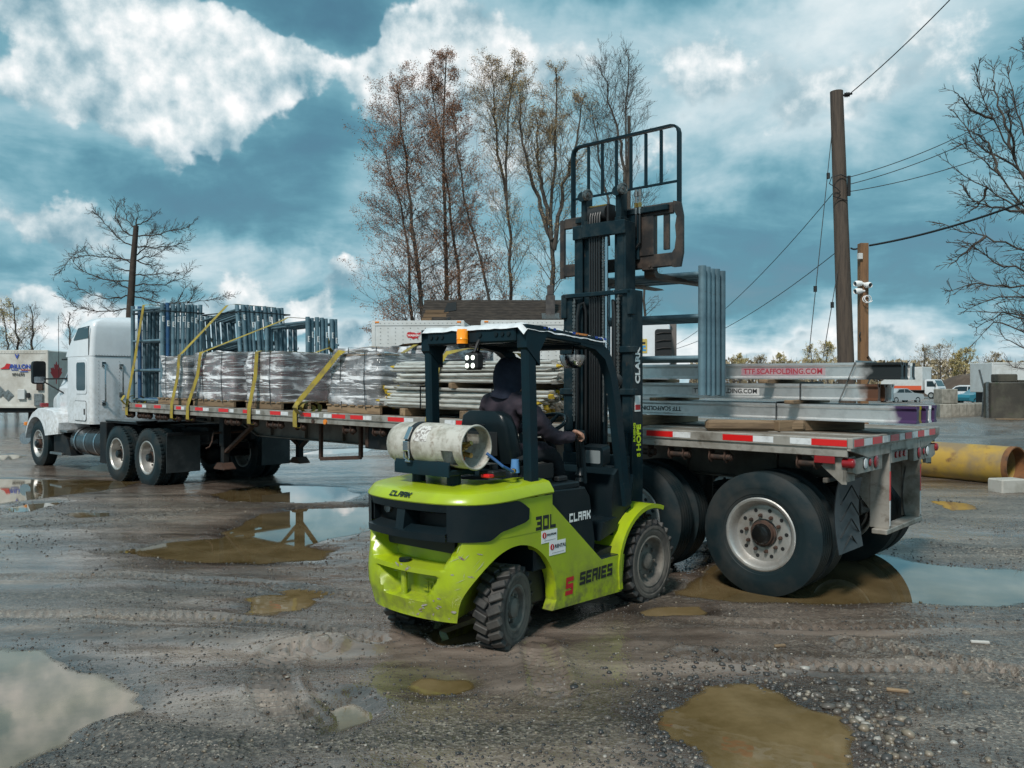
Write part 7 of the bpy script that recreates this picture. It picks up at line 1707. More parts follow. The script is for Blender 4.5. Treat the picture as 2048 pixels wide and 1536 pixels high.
def leaves(tips, rr, per, size, jit):
    if per <= 0: return np.zeros((0, 3)), np.zeros((0, 4), int)
    vs = []; n = 0
    for (p, d) in tips:
        for k in range(per if rr.random() < (per % 1 or 1) or per >= 1 else 0):
            c = p + V(rr.gauss(0, jit), rr.gauss(0, jit), rr.gauss(0, jit)); a = V(rr.gauss(0, 1), rr.gauss(0, 1), rr.gauss(0, 1)).normalized(); b = a.cross(V(rr.gauss(0, 1), rr.gauss(0, 1), rr.gauss(0, 1))).normalized(); s = size * rr.uniform(.55, 1.25)
            vs += [c - a * s * .5, c + b * s * .32, c + a * s * .5, c - b * s * .32]; n += 1
    return np.array([tuple(v) for v in vs]).reshape(-1, 3), np.arange(n * 4).reshape(-1, 4)
def finish_tree(name, lab, cat, trunk_segs, limb, twig, leaf, mats, grp=None, base=None):
    b = V(base); o = thing(name, lab, cat, Matrix.Translation(b), grp); off = np.array(tuple(b))
    v, f = tube_batch(trunk_segs + limb, 7) if trunk_segs or limb else (np.zeros((0, 3)), np.zeros((0, 4), int))
    link('trunk', np_mesh('trunk', [(v - off, f, 0, True)], [mats[0]]), o)
    parts = []
    if twig: v, f = tube_batch(twig, 3); parts.append((v - off, f, 0, True))
    if len(leaf[0]): parts.append((leaf[0] - off, leaf[1], 1, False))
    link('crown', np_mesh('crown', parts, [mats[1], mats[2]]), o)
    return o
def poly_len(P): return sum((P[i + 1] - P[i]).length for i in range(len(P) - 1))
def along_poly(P, t):
    L = poly_len(P) * t
    for i in range(len(P) - 1):
        d = (P[i + 1] - P[i]).length
        if L <= d: return P[i].lerp(P[i + 1], L / d), (P[i + 1] - P[i]).normalized()
        L -= d
    return P[-1], (P[-1] - P[-2]).normalized()
def cottonwood(name, lab, stems, Y, seed, width, nprim, leafper, leafsize, leafm, r0=.22, start=.22, up=.05, ang=(.45, .85), grp='tall spring trees behind the house', twigm=None, kids=(7, 4), shape=None):
    """stems: list of pixel polylines; the first reaches the ground"""
    rr = random.Random(seed); tr = []; limb = []; tw = []; tips = []
    for si, st in enumerate(stems):
        P = [dp(x, y, Y + (rr.uniform(-.4, .4) if i_ > 1 else 0)) for i_, (x, y) in enumerate(st)]
        if si == 0 or st[0][1] > 590: P = [V(P[0].x, P[0].y, 0.0)] + P if P[0].z > .3 else P
        # resample with slight wobble
        n = 14; Q = [along_poly(P, i / n)[0] + V(rr.gauss(0, .05), rr.gauss(0, .05), 0) * (1 if 0 < i < n else 0) for i in range(n + 1)]
        rs = r0 * (1.0 if si == 0 else .72)
        for i in range(n): tr.append((*Q[i], *Q[i + 1], rs * (1 - i / n * .88) + .012, rs * (1 - (i + 1) / n * .88) + .012))
        H = poly_len(Q)
        for k in range(nprim if si == 0 else int(nprim * .6)):
            t = start + (1 - start) * ((k + rr.random()) / (nprim if si == 0 else int(nprim * .6))) ** .9
            p, d = along_poly(Q, min(t, .99)); az = rr.uniform(0, 6.283)
            a = rr.uniform(*ang); out = V(math.cos(az), math.sin(az), 0); dirn = (out * math.sin(a) + V(0, 0, 1) * math.cos(a)).normalized()
            prof = shape(t) if shape else (math.sin(math.pi * min(1, max(0, (t - start) / (1 - start)) * .80 + .18)) ** .8)
            L = width * (.35 + .65 * prof) * rr.uniform(.6, 1.1)
            if t > .9: L *= .6
            grow(rr, limb, tw, tips, p, dirn, L, rs * .14 * (1.15 - t) + .009, 1, up, 3, (0,) + kids, .62)
    lv = leaves(tips, rr, leafper, leafsize, .10)
    base = dp(*stems[0][0], Y); return finish_tree(name, lab, 'tree', tr, limb, tw, lv, [M_BARK, twigm or M_TWIG, leafm], grp, (base.x, base.y, 0))
TB = 46.0
cottonwood('spring_tree', 'tall leaning tree with rust coloured buds, leftmost behind the house', [[(850, 640), (838, 560), (822, 440), (812, 330), (793, 170)], [(828, 660), (818, 560), (816, 470), (770, 300)]], TB, 3, 3.9, 84, 5, .070, M_LEAFR, .16, .12, .03, (.6, 1.15), twigm=M_TWIGR, shape=lambda t: 1.15 - .62 * t if t > .12 else .5)
cottonwood('spring_tree', 'tallest rust brown tree with straight trunk behind the house', [[(894, 640), (892, 500), (886, 360), (888, 250), (893, 108)], [(925, 640), (910, 480), (893, 360), (862, 150)]], TB + 1.5, 8, 3.1, 84, 5, .070, M_LEAFR, .16, .12, .05, (.5, 1.0), twigm=M_TWIGR)
cottonwood('spring_tree', 'slender tree slanting left between the rust brown and olive trees', [[(988, 640), (960, 520), (930, 400), (915, 310), (905, 220)]], TB + .5, 15, 2.3, 40, 3, .08, M_LEAFR, .10, .25, .05, (.5, 1.0), twigm=M_TWIGR)
cottonwood('spring_tree', 'slim straight tree with olive buds behind the house', [[(1022, 640), (1018, 520), (1013, 380), (1012, 260), (1030, 120)], [(1013, 400), (995, 300), (985, 140)]], TB + 1, 21, 3.0, 62, 3, .066, M_LEAFG, .12, .22, .05, (.4, .9))
cottonwood('spring_tree', 'many stemmed olive tree beside the forklift mast', [[(1106, 640), (1108, 520), (1098, 440), (1112, 300), (1112, 135)], [(1104, 480), (1070, 380), (1045, 300), (1040, 180)], [(1108, 500), (1125, 380), (1150, 300), (1165, 200)], [(1100, 450), (1075, 330), (1075, 240)]], TB - .5, 33, 2.9, 46, 3, .064, M_LEAFG, .17, .22, .05, (.4, .9))
cottonwood('bare_tree', 'bare grey tree with fan crown behind the forklift backrest', [[(1256, 640), (1254, 480), (1250, 330), (1252, 230), (1258, 110)], [(1252, 380), (1240, 280), (1215, 180), (1200, 130)], [(1255, 520), (1225, 440), (1200, 330), (1185, 220)]], TB - 1, 44, 3.0, 50, 0, .08, M_LEAFG, .12, .36, .06, (.5, 1.0), kids=(7, 5))
cottonwood('bare_tree', 'thin broken tree right of the mast below the forks', [[(1289, 660), (1288, 600), (1290, 520), (1292, 470)]], TB - 2, 45, 1.2, 16, 0, .08, M_LEAFG, .12, .25, -.05, (.7, 1.3), kids=(5, 3))
mb = MB(); q = dp(1258, 232, TB - 1); mb.cyl((q.x, q.y, .0), tuple(q), .12, .09, n=9); tag(mb.build('broken_trunk', M_BARK), 'bare broken off trunk standing behind the forklift backrest', 'tree trunk')

def limbs_tree(name, lab, trunk, branches, Y, seed, r0, r1, twig_n, twig_L, mats, up, br=.05, grp=None, base=None, ydepth=1.2, kids=(0, 4, 3)):
    rr = random.Random(seed); tr = []; limb = []; tw = []; tips = []
    P = [dp(x, y, Y) if not hasattr(x, 'x') else x for x, y in trunk]
    if P[0].z > .05: P = [V(P[0].x, P[0].y, 0)] + P
    n = 12; Q = [along_poly(P, i / n)[0] for i in range(n + 1)]
    for i in range(n): tr.append((*Q[i], *Q[i + 1], r0 + (r1 - r0) * i / n, r0 + (r1 - r0) * (i + 1) / n))
    done = [along_poly(Q, i / 60)[0] for i in range(61)]
    for b in branches:
        dy = rr.uniform(-ydepth, ydepth); m_ = len(b); f0 = dp(*b[0], Y); nb = min(done, key=lambda q: (q.x - f0.x) ** 2 + (q.z - f0.z) ** 2)
        B = [dp(x, y, nb.y + dy * i / max(1, m_ - 1)) for i, (x, y) in enumerate(b)]; B[0] = nb.copy()
        k = max(6, 3 * m_); Bs = [along_poly(B, i / k)[0] + V(rr.gauss(0, .02), rr.gauss(0, .02), rr.gauss(0, .02)) * (1 if i else 0) for i in range(k + 1)]
        for i in range(k): limb.append((*Bs[i], *Bs[i + 1], br * (1 - .82 * i / k), br * (1 - .82 * (i + 1) / k)))
        L = poly_len(Bs); done += Bs
        for j in range(int(twig_n * L)):
            t = rr.uniform(.08, 1.0); p, d = along_poly(Bs, t); ax = d.cross(V(rr.gauss(0, 1), rr.gauss(0, 1), rr.gauss(0, 1)))
            if ax.length < .01: continue
            grow(rr, limb, tw, tips, p, rot_about(d, ax.normalized(), rr.uniform(.3, 1.0)), twig_L * rr.uniform(.5, 1.3) * (1.2 - .5 * t), br * .28, 2, up, 3, kids, .6, 3)
    return finish_tree(name, lab, 'tree', tr, limb, tw, (np.zeros((0, 3)), None), mats, grp, base or (P[0].x, P[0].y, 0))
def z5(*pts): return [(x / 4.267, 380 + y / 4.267) for x, y in pts]
limbs_tree('dead_conifer', 'dead topped conifer with bare sweeping branches behind the truck', z5((1108, 1072), (1138, 600), (1162, 305)),
    [z5(*b) for b in ([(1140, 490), (1000, 405), (900, 300), (790, 160)], [(1135, 612), (900, 575), (700, 557), (600, 578), (540, 670), (470, 725)], [(1118, 780), (900, 765), (700, 690), (600, 580), (720, 490)], [(1120, 692), (1000, 680), (895, 655)],
      [(1115, 903), (900, 932), (800, 900), (700, 850), (590, 772)], [(1108, 1022), (850, 1037), (650, 1000), (560, 940), (530, 870)], [(1145, 392), (1040, 340), (985, 220), (1010, 100)], [(1150, 320), (1085, 270), (1060, 130)], [(1170, 395), (1350, 382), (1480, 340), (1600, 328), (1670, 268)],
      [(1170, 487), (1400, 492), (1550, 455), (1655, 405)], [(1178, 600), (1300, 560), (1450, 490)], [(1170, 722), (1300, 722), (1420, 718), (1530, 700)], [(1170, 812), (1400, 810), (1550, 760), (1625, 648)], [(1170, 912), (1300, 945), (1400, 970), (1600, 968), (1780, 935), (1990, 888)],
      [(1180, 320), (1250, 268), (1315, 195)], [(1162, 310), (1170, 240), (1195, 155)], [(1120, 640), (1000, 560), (900, 520)], [(1180, 640), (1290, 650), (1400, 640)], [(1400, 970), (1520, 960), (1590, 820)], [(1600, 968), (1650, 900), (1660, 830)], [(1165, 870), (1250, 860), (1360, 872)], [(1120, 830), (1000, 800), (930, 720)], [(1165, 560), (1230, 500), (1340, 290)])],
    30.0, 5, .20, .09, 17.0, .42, [mat('dark_conifer_bark', (.035, .026, .021), .9, col2=(.06, .045, .034), scale=4, bump=.4), M_TWIG, M_TWIG], .03, .026, kids=(0, 5, 4), ydepth=.5)
def z3b(*pts): return [(1600 + x / 2.4777, y / 2.4777) for x, y in pts]
limbs_tree('bare_tree', 'bare budding tree reaching into the yard from the right edge', [(2190, 900), (2180, 700), (2165, 480), (2150, 250), (2140, 60)],
    [z3b(*b) for b in ([(1390, 1160), (1110, 880), (1035, 715), (945, 585), (890, 450), (872, 325)], [(1400, 1250), (1110, 1030), (1000, 880), (900, 790), (770, 700)], [(1400, 1350), (1150, 1090), (960, 950), (850, 900), (730, 800)], [(1400, 1400), (1110, 1245), (950, 1180), (800, 1150), (650, 1100)],
      [(1400, 1500), (1110, 1335), (950, 1285), (860, 1210), (740, 1200)], [(1400, 1600), (1110, 1420), (970, 1420), (850, 1400), (740, 1450)], [(1380, 900), (1110, 660), (1060, 500), (1030, 340)], [(1370, 700), (1180, 420), (1110, 250), (1098, 215)], [(1400, 1650), (1110, 1470), (1000, 1470), (900, 1500), (830, 1536)],
      [(1035, 715), (1000, 560), (960, 440), (955, 320)], [(945, 585), (860, 560), (800, 500), (770, 460)], [(1000, 880), (930, 700), (850, 650), (800, 600)], [(1400, 1700), (1150, 1560), (1000, 1560), (870, 1620)], [(960, 950), (900, 1000), (840, 1050)], [(950, 1180), (850, 1220), (730, 1330)], [(1110, 1100), (1010, 1040), (900, 1010), (820, 960)], [(1110, 780), (1050, 640), (1000, 470)], [(1200, 1000), (1060, 820), (900, 740), (770, 560)])],
    17.0, 9, .20, .06, 11.0, .42, [M_BARK, M_TWIG, M_TWIG], .02, .032, kids=(0, 4, 4), ydepth=1.0)
limbs_tree('bare_tree', 'low twiggy bush tree above the old concrete wall', [(2100, 820), (2095, 700), (2090, 620)], [[(2095, 760), (2060, 700), (2010, 680), (1990, 640)], [(2095, 720), (2050, 650), (2020, 600)], [(2095, 680), (2060, 640), (2000, 625), (1930, 622)], [(2095, 700), (2040, 660), (1990, 640), (1945, 690)], [(2095, 790), (2060, 740), (2010, 730)], [(2095, 650), (2070, 590), (2050, 560)]], 40.0, 12, .16, .06, 5.0, .9, [M_BARK, M_TWIGR, M_TWIG], .02, .05, kids=(0, 5, 4))

# small trees at the far left, behind the parked trailer
for i, (st, Y, w, n, lab) in enumerate((([[(35, 720), (37, 690), (30, 640), (25, 605)], [(12, 720), (15, 690), (5, 620)]], 62, 1.9, 26, 'pale budding tree at the far left edge behind the parked trailer'), ([[(62, 720), (64, 690), (66, 650), (60, 612)]], 62, 1.7, 26, 'round bare tree behind the parked trailer, right of the pale one'),
                                        ([[(150, 720), (140, 690), (138, 650), (140, 625)]], 66, 1.6, 22, 'bare tree showing just left of the truck roof'), ([[(-20, 720), (-18, 690), (-15, 620)]], 60, 1.9, 24, 'bare tree cut by the left edge of the view'))):
    cottonwood('small_tree', lab, st, Y, 50 + i, w, n, 1 if i == 0 else 0, .10, M_LEAFY, .14, .25, .04, (.5, 1.0), grp='small trees at the far left', twigm=M_TWIGR, kids=(6, 4))

# the belt of trees far to the right: single trees in front, one hedge mass behind
frng = random.Random(77)
for i, (x, top, Y, w, lm, lp, lab) in enumerate(((1622, 693, 150, 1.8, M_LEAFY, 1, 'far pale tree left of the utility pole'), (1655, 688, 150, 2.2, M_LEAFY, 2, 'far round yellow tree just left of the utility pole'), (1850, 700, 165, 2.8, M_LEAFB, 1, 'far grey tree above the box truck'), (1880, 696, 165, 3.4, M_LEAFB, 1, 'far fan shaped grey tree right of the box truck'),
                                               (1905, 705, 170, 2.4, M_LEAFB, 0, 'far thin bare tree between the fan shaped tree and the yellow poplar'), (1930, 703, 150, 2.4, M_LEAFY, 3, 'far yellow green poplar beyond the parked white car'), (1915, 708, 152, 1.6, M_LEAFY, 2, 'slim yellow green poplar beside the larger one'), (1968, 716, 150, 2.0, M_LEAFB, 0, 'far bare grey tree beyond the fence post'), (1990, 712, 150, 2.2, M_LEAFB, 1, 'far grey tree left of the white trailer by the wall'), (1480, 712, 170, 1.9, M_LEAFY, 2, 'far yellow tree just right of the hanging frames'),
                                               (1520, 716, 175, 1.9, M_LEAFB, 2, 'far low brown tree left of the guy wires'), (1560, 710, 170, 1.9, M_LEAFY, 2, 'far low yellow tree between the guy wires and the frames'))):
    cottonwood('far_tree', lab, [[(x, 776), (x + 1, 750), (x + frng.uniform(-3, 3), (top + 745) / 2), (x + frng.uniform(-3, 3), top)]], Y, 100 + i, w * 1.15, 34, min(lp, 2), .20, lm, .20, .28, .04, (.45, 1.0), grp='far trees on the right', kids=(6, 3))
def hedge():
    vs = []; fs = []; n = 0; tws = []
    for k in range(5200):
        x = frng.uniform(1380, 2350); Y = frng.uniform(178, 215); top = 722 + 9 * mnoise.noise(V(x * .012, 3, 1)) + 7 * mnoise.noise(V(x * .05, 9, 1)); y = frng.uniform(top, 772)
        c = dp(x, y, Y); s = frng.uniform(.35, .8); a = V(frng.gauss(0, 1), frng.gauss(0, .6), frng.gauss(0, 1.4)).normalized(); b = a.cross(V(frng.gauss(0, 1), 1, frng.gauss(0, 1))).normalized()
        vs += [c - a * s, c + b * s * .5, c + a * s, c - b * s * .5]; n += 1
        if k % 4 == 0: tws.append((c.x, c.y, 0, c.x + frng.uniform(-.6, .6), c.y, c.z + frng.uniform(.3, 1.5), .10, .02))
    for k in range(2600):
        x = frng.uniform(-700, 900); Y = frng.uniform(150, 190); top = 742 + 8 * mnoise.noise(V(x * .012, 5, 1)); y = frng.uniform(top, 775); c = dp(x, y, Y); s = frng.uniform(.4, .9)
        a = V(frng.gauss(0, 1), frng.gauss(0, .6), frng.gauss(0, 1.4)).normalized(); b = a.cross(V(frng.gauss(0, 1), 1, frng.gauss(0, 1))).normalized(); vs += [c - a * s, c + b * s * .5, c + a * s, c - b * s * .5]; n += 1
    v, f = tube_batch(tws, 3)
    me = np_mesh('tree_belt', [(np.array([tuple(q) for q in vs]), np.arange(4 * n).reshape(-1, 4), 0, False), (v, f, 1, True)], [M_LEAFB, M_TWIG]); tag(link('tree_belt', me), 'far belt of brown trees along the horizon', 'trees', kind='stuff')
hedge()

# ---------------------------------------------------------------- background buildings and vehicles
M_SHINGLE = mat('dark_shingles', (.034, .029, .026), .9, col2=(.060, .050, .042), scale=2.5, bump=.5, bscale=9, stretch=(1, 3, 3), spec=.15)
M_SIDING = mat('brown_siding', (.060, .040, .030), .85, col2=(.09, .06, .045), scale=2, stretch=(.5, 4, 4))
M_PLY = mat('bare_roof_boards', (.125, .082, .05), .9, spec=.1, col2=(.07, .048, .032), scale=2, stretch=(.5, 4, 4), obj_random=.25)
def build_house():
    h = thing('old_house', 'old house with patched dark shingle roof behind the parked trailers', 'house', Matrix.Translation((-.2, 38.0, 0)))
    # walls
    MB().box(-3.85, 4.6, .6, 6.2, 0, 4.15).build('wall', M_SIDING, h)
    MB().prism([(.6, 4.1), (6.2, 4.1), (3.4, 5.9)], -3.8, -3.7, 'yz').build('gable', M_SIDING, h)
    # roof: two pitches, courses of shingles as stepped strips
    rf = MB()
    n = 13; A = V(0, .15, 4.02); B = V(0, 3.4, 6.02)
    for sgn in (0, 1):
        for k in range(n):
            t0, t1 = k / n, (k + 1.25) / n
            p0 = A.lerp(B, t0); p1 = A.lerp(B, min(t1, 1)); 
            if sgn: p0 = V(0, 6.8 - p0.y, p0.z); p1 = V(0, 6.8 - p1.y, p1.z)
            lift = .025; q = [( -4.15, p0.y, p0.z + lift), (4.75, p0.y, p0.z + lift), (4.75, p1.y, p1.z + .004), (-4.15, p1.y, p1.z + .004), (-4.15, p0.y, p0.z - .02), (4.75, p0.y, p0.z - .02)]
            rf.add(q, [(0, 1, 2, 3), (4, 5, 1, 0)])
    roof = rf.build('roof', M_SHINGLE, h, smooth=False)
    sl = (B - A).normalized(); nn = V(0, -sl.z, sl.y)
    def on(x, t, up=.03): p = A.lerp(B, t); return V(x, p.y, p.z) + nn * up
    for k in range(6):      # bare boards where shingles are gone
        t0, t1 = .08 + .105 * k, .08 + .105 * (k + 1) - .012; xa = -4.1 + .05 * (k % 3); xb = -3.35 + .30 * math.sin(k * 1.7) + (.25 if k > 3 else .0)
        mb = MB(); mb.add([on(xa, t0), on(xb, t0), on(xb, t1), on(xa, t1)], [(0, 1, 2, 3)]); mb.build('board', M_PLY, roof, smooth=False)
    for (xa, xb, t0, t1) in ((-3.1, -2.5, .62, .92), (-3.0, -2.7, .2, .5)):
        mb = MB(); mb.add([on(xa, t0, .05), on(xb, t0 + .06, .05), on(xb - .05, t1, .05), on(xa + .1, t1 - .04, .05)], [(0, 1, 2, 3)]); mb.build('tar_paper', M_BLACK, roof, smooth=False)
    mb = MB(); p = on(2.05, .62, 0); mb.box(p.x - .22, p.x + .22, p.y - .22, p.y + .22, p.z - .3, p.z + .85, .02); mb.box(p.x - .15, p.x + .15, p.y - .15, p.y + .15, p.z + .85, p.z + 1.35, .03); mb.build('chimney', mat('sooty_brick', (.055, .05, .05), .9, col2=(.09, .08, .075), scale=4), roof)
    mb = MB(); mb.obox(on(2.05, .52, .03), (1, 0, 0), tuple(sl), tuple(nn), (.42, .30, .02)); mb.build('flashing', M_STEEL, roof)
    mb = MB(); q = [on(2.7, .0, .06), on(2.78, .0, .06), on(2.98, 1, .06), on(2.90, 1, .06)]; mb.add(q, [(0, 1, 2, 3)]); mb.build('valley_strip', M_SIDING, roof, smooth=False)
    for x in (-2.6, -.4, 1.8): 
        w = MB().box(x - .4, x + .4, .55, .6, 2.4, 3.5, .01).build('window', M_TRAILW, h); MB().box(x - .33, x + .33, .53, .56, 2.47, 3.43).build('pane', M_GLASS, w)
    return h
build_house()

def van_body(t, x0, x1, y0, y1, z0, z1, m_, posts=12, name='wall_panel'):
    """box van body: panel, corner posts, rails and rivet lines on the side turned to the yard (y0)"""
    MB().box(x0, x1, y0, y1, z0, z1, .04).build(name, m_, t)
    mb = MB(); mb.box(x0 - .015, x0 + .11, y0 - .015, y0 + .1, z0, z1 - .01, .02); mb.box(x1 - .11, x1 + .015, y0 - .015, y0 + .1, z0, z1 - .01, .02); mb.box(x0, x1, y0 - .018, y0 + .05, z1 - .14, z1 + .01, .01); mb.box(x0, x1, y0 - .018, y0 + .05, z0, z0 + .12, .01); mb.build('frame_rail', m_, t)
    mb = MB(); rows = np.linspace(x0 + .25, x1 - .25, posts)
    for x in rows:
        for z in np.arange(z0 + .2, z1 - .2, .11): mb.box(x - .012, x + .012, y0 - .006, y0, z, z + .022)
    for x in np.arange(x0 + .1, x1 - .1, .13): mb.box(x, x + .022, y0 - .024, y0 - .018, z1 - .08, z1 - .058)
    o = mb.build('rivet_line', M_STEEL, t, smooth=False, fix=False); o['kind'] = 'stuff'
def parked_trailer(name, lab, X, Y, w, ztop, red, deg=0):
    t = thing(name, lab, 'trailer', frameM(X, Y, deg), 'white van trailers parked before the house')
    van_body(t, -w / 2, w / 2, 0, 12.5, 1.15, ztop, M_TRAILW, 11)
    mb = MB(); mb.box(-w / 2 - .01, w / 2 + .01, .1, 12.4, 1.0, 1.15, .02); mb.box(-.5, .5, 2.0, 2.3, .2, 1.05); mb.build('chassis', M_CHASSIS, t)
    for sx in (-1, 1):
        for yy in (10.2, 11.4): link('tyre', TY_TRAIL, t, (sx * (w / 2 - .16), yy, .515), (0, 0, R(90)))
        MB().box(sx * .75 - .06, sx * .75 + .06, 2.1, 2.22, .04, 1.0, .01).build('landing_leg', M_CHASSIS, t)
    for x in (-w / 2 + .15, w / 2 - .15): MB().box(x - .06, x + .06, -.03, .0, ztop - .06, ztop - .01, .01).build('clearance_lamp', M_ORANGE, t)
    if red:
        poly = [(-.20, .06), (-.17, .10), (.02, .085), (.06, .06), (.14, .07), (.20, .10), (.19, .04), (.15, .0), (.12, -.06), (.13, -.10), (.07, -.07), (-.02, -.11), (-.08, -.07), (-.17, -.06), (-.21, 0)]
        MB().prism([(x - .12, z + ztop - .42) for x, z in poly], -.012, -.004, 'xz').build('maker_badge', M_REDP, t)
        lettering('badge_name', 'WABASH', .085, M_WHITE, t, facing((-.13, -.016, ztop - .42), (1, 0, 0), (0, 0, 1)), off=.002)
    return t
parked_trailer('van_trailer', 'white van trailer with a small red badge, left of the forklift guard', (836 - 1024) / F_PX * 24.0, 24.0, 2.68, 3.66, True, -3)
parked_trailer('van_trailer', 'white van trailer behind the forklift guard and brace bundles', ((1053 - 1024) / F_PX * 24.6), 24.6, 2.68, 3.72, False, -2)
def build_reefer():
    t = thing('reefer_trailer', 'white refrigerated trailer nose with black cooling grille and gold badge', 'trailer', frameM((1262 - 1024) / F_PX * 24.0, 24.0, -4))
    MB().box(-1.3, 1.30, .62, 12, 1.15, 3.70, .05).build('body', M_TRAILW, t)
    rings = []
    for k, y in ((.86, 0.0), (.95, .04), (1.0, .14), (1.0, .62)):
        rings.append([(-.05 + (x + .05) * (1 if k == 1 else (.985 if k > .9 else .96)), y, 2.75 + (z - 2.75) * (1 if k == 1 else (.98 if k > .9 else .95))) for x, z in rrect(-1.12, 1.14, 1.9, 3.62, .14, 5)])
    mb = MB(); mb.loft(rings); u = mb.build('cooling_unit', M_TRUCKW, t, angle=40)
    mb = MB(); mb.prism(rrect(.68, 1.16, 2.52, 3.42, .08, 4), -.03, .2, 'xz'); g = mb.build('grille', M_BLACK, u)
    for k in range(4):
        mb = MB(); mb.tube([(.72, -.035, 2.62 + .22 * k), (.92, -.05, 2.66 + .22 * k), (1.14, -.035, 2.65 + .22 * k)], .022, 8); mb.build('grille_slat', M_CHASSIS, g)
    MB().box(1.18, 1.36, .45, .62, 1.2, 3.72, .02).build('corner_post', mat('weathered_post', (.15, .13, .12), .7), t)
    # gold, black and blue badge: a T and a K on a shield with a wavy top
    cx, cz = .26, 2.93; gold = mat('gold_badge', (.50, .38, .10), .5); blue = mat('badge_blue', (.04, .25, .50), .5); y = -.012
    top = [(cx - .20 + .04 * i, cz + .20 + (.018 if i % 2 else 0)) for i in range(11)]
    MB().prism([(cx - .20, cz - .20), (cx + .20, cz - .20)] + top[::-1], y, y + .02, 'xz').build('badge', gold, u)
    mb = MB(); mb.box(cx - .15, cx + .15, y - .004, y, cz + .06, cz + .12); mb.box(cx - .045, cx + .045, y - .0045, y - .0005, cz - .17, cz + .11); mb.build('badge_letter', M_BLACKP, u)
    mb = MB(); mb.box(cx - .16, cx - .06, y - .003, y, cz - .14, cz + .02); mb.box(cx + .06, cx + .16, y - .003, y, cz - .04, cz + .02); mb.box(cx + .06, cx + .10, y - .0034, y, cz - .14, cz + .0); mb.box(cx + .06, cx + .17, y - .0028, y, cz - .14, cz - .09); mb.build('badge_field', blue, u)
    mb = MB(); mb.tube([(.5, .2, 3.62), (.9, .2, 3.70), (1.15, .3, 3.66)], .05, 8); mb.build('exhaust', M_BLACK, u)
    MB().box(-.5, .5, 2, 2.3, .1, 1.16).build('landing_gear', M_CHASSIS, t)
    return t
build_reefer()
def maple_leaf(s):
    h = [(0, 1.0), (.12, .72), (.28, .80), (.22, .42), (.42, .60), (.47, .50), (.70, .53), (.62, .30), (.72, .22), (.36, -.10), (.40, -.24), (.06, -.20), (.04, -.55), (0, -.55)]
    return [(a * s, b * s) for a, b in h] + [(-a * s, b * s) for a, b in reversed(h[1:-1])]
def build_left_trailer():
    X1 = (96 - 1024) / F_PX * 34.0
    t = thing('parked_trailer', 'beige white parked trailer with red and blue lettering and a maple leaf', 'trailer', frameM(X1, 34.0, 0))
    van_body(t, -4.2, 0, 0, 9, .86, 3.22, mat('cream_van_panel', (.60, .59, .55), .5, col2=(.42, .40, .36), scale=.7, dust=(.30, .26, .2), dust_amt=.4), 2)
    MB().prism([(y + .62, z + 2.18) for y, z in maple_leaf(.62)], .0, .006, 'yz').build('maple_leaf', M_REDP, t)
    lettering('company_name', 'DRILLON', .24, M_BLUEP, t, facing((-1.20, -.03, 2.55), (1, 0, 0), (0, 0, 1)), off=.008)
    mb = MB(); mb.prism([(-1.96, 2.45), (-1.58, 2.45), (-1.52, 2.66), (-1.68, 2.68), (-1.76, 2.56)], -.032, -.026, 'xz'); mb.build('company_mark', M_REDP, t)
    for (xa, xb, m_, z) in ((-1.5, -1.2, M_BLUEP, 2.40), (-1.1, -.7, M_REDP, 2.40), (-1.15, -.8, M_BLUEP, 2.33)): MB().box(xa, xb, -.03, -.026, z, z + .03).build('print_line', m_, t, smooth=False)
    lettering('fleet_number', '9P1693', .17, M_BLACKP, t, facing((-1.2, -.03, 2.22), (1, 0, 0), (0, 0, 1)), off=.004)
    lettering('maker_initial', 'V', .24, M_BLUEP, t, facing((-1.26, -.03, 2.96), (1, 0, 0), (0, 0, 1)), off=.012)
    for x, z in ((-1.95, 1.52), (-1.62, 1.38)):
        mb = MB(); mb.prism([(x - .24, z), (x, z - .24), (x + .24, z), (x, z + .24)], -.032, -.026, 'xz'); mb.build('placard_holder', M_STEEL, t, smooth=False)
    for (x, z, w, h, m_) in ((-1.05, 1.42, .3, .42, M_TRAILW), (-.78, 1.38, .14, .2, M_BLACK), (-.3, 1.75, .26, .34, M_RUSTY), (-.35, 1.2, .35, .5, M_STEEL)): MB().box(x - w / 2, x + w / 2, -.10, -.02, z - h / 2, z + h / 2, .02).build('service_box', m_, t)
    mb = MB(); mb.box(-4.2, 0, .1, 8.9, .66, .86, .02); mb.box(-1.1, -.9, .5, .7, .05, .7); mb.box(-3.4, -3.2, .5, .7, .05, .7); mb.build('chassis', M_CHASSIS, t)
    for sx in (-3.9, -.35):
        for yy in (6.6, 7.8): link('tyre', TY_TRAIL, t, (sx, yy, .515), (0, 0, R(90)))
    return t
build_left_trailer()

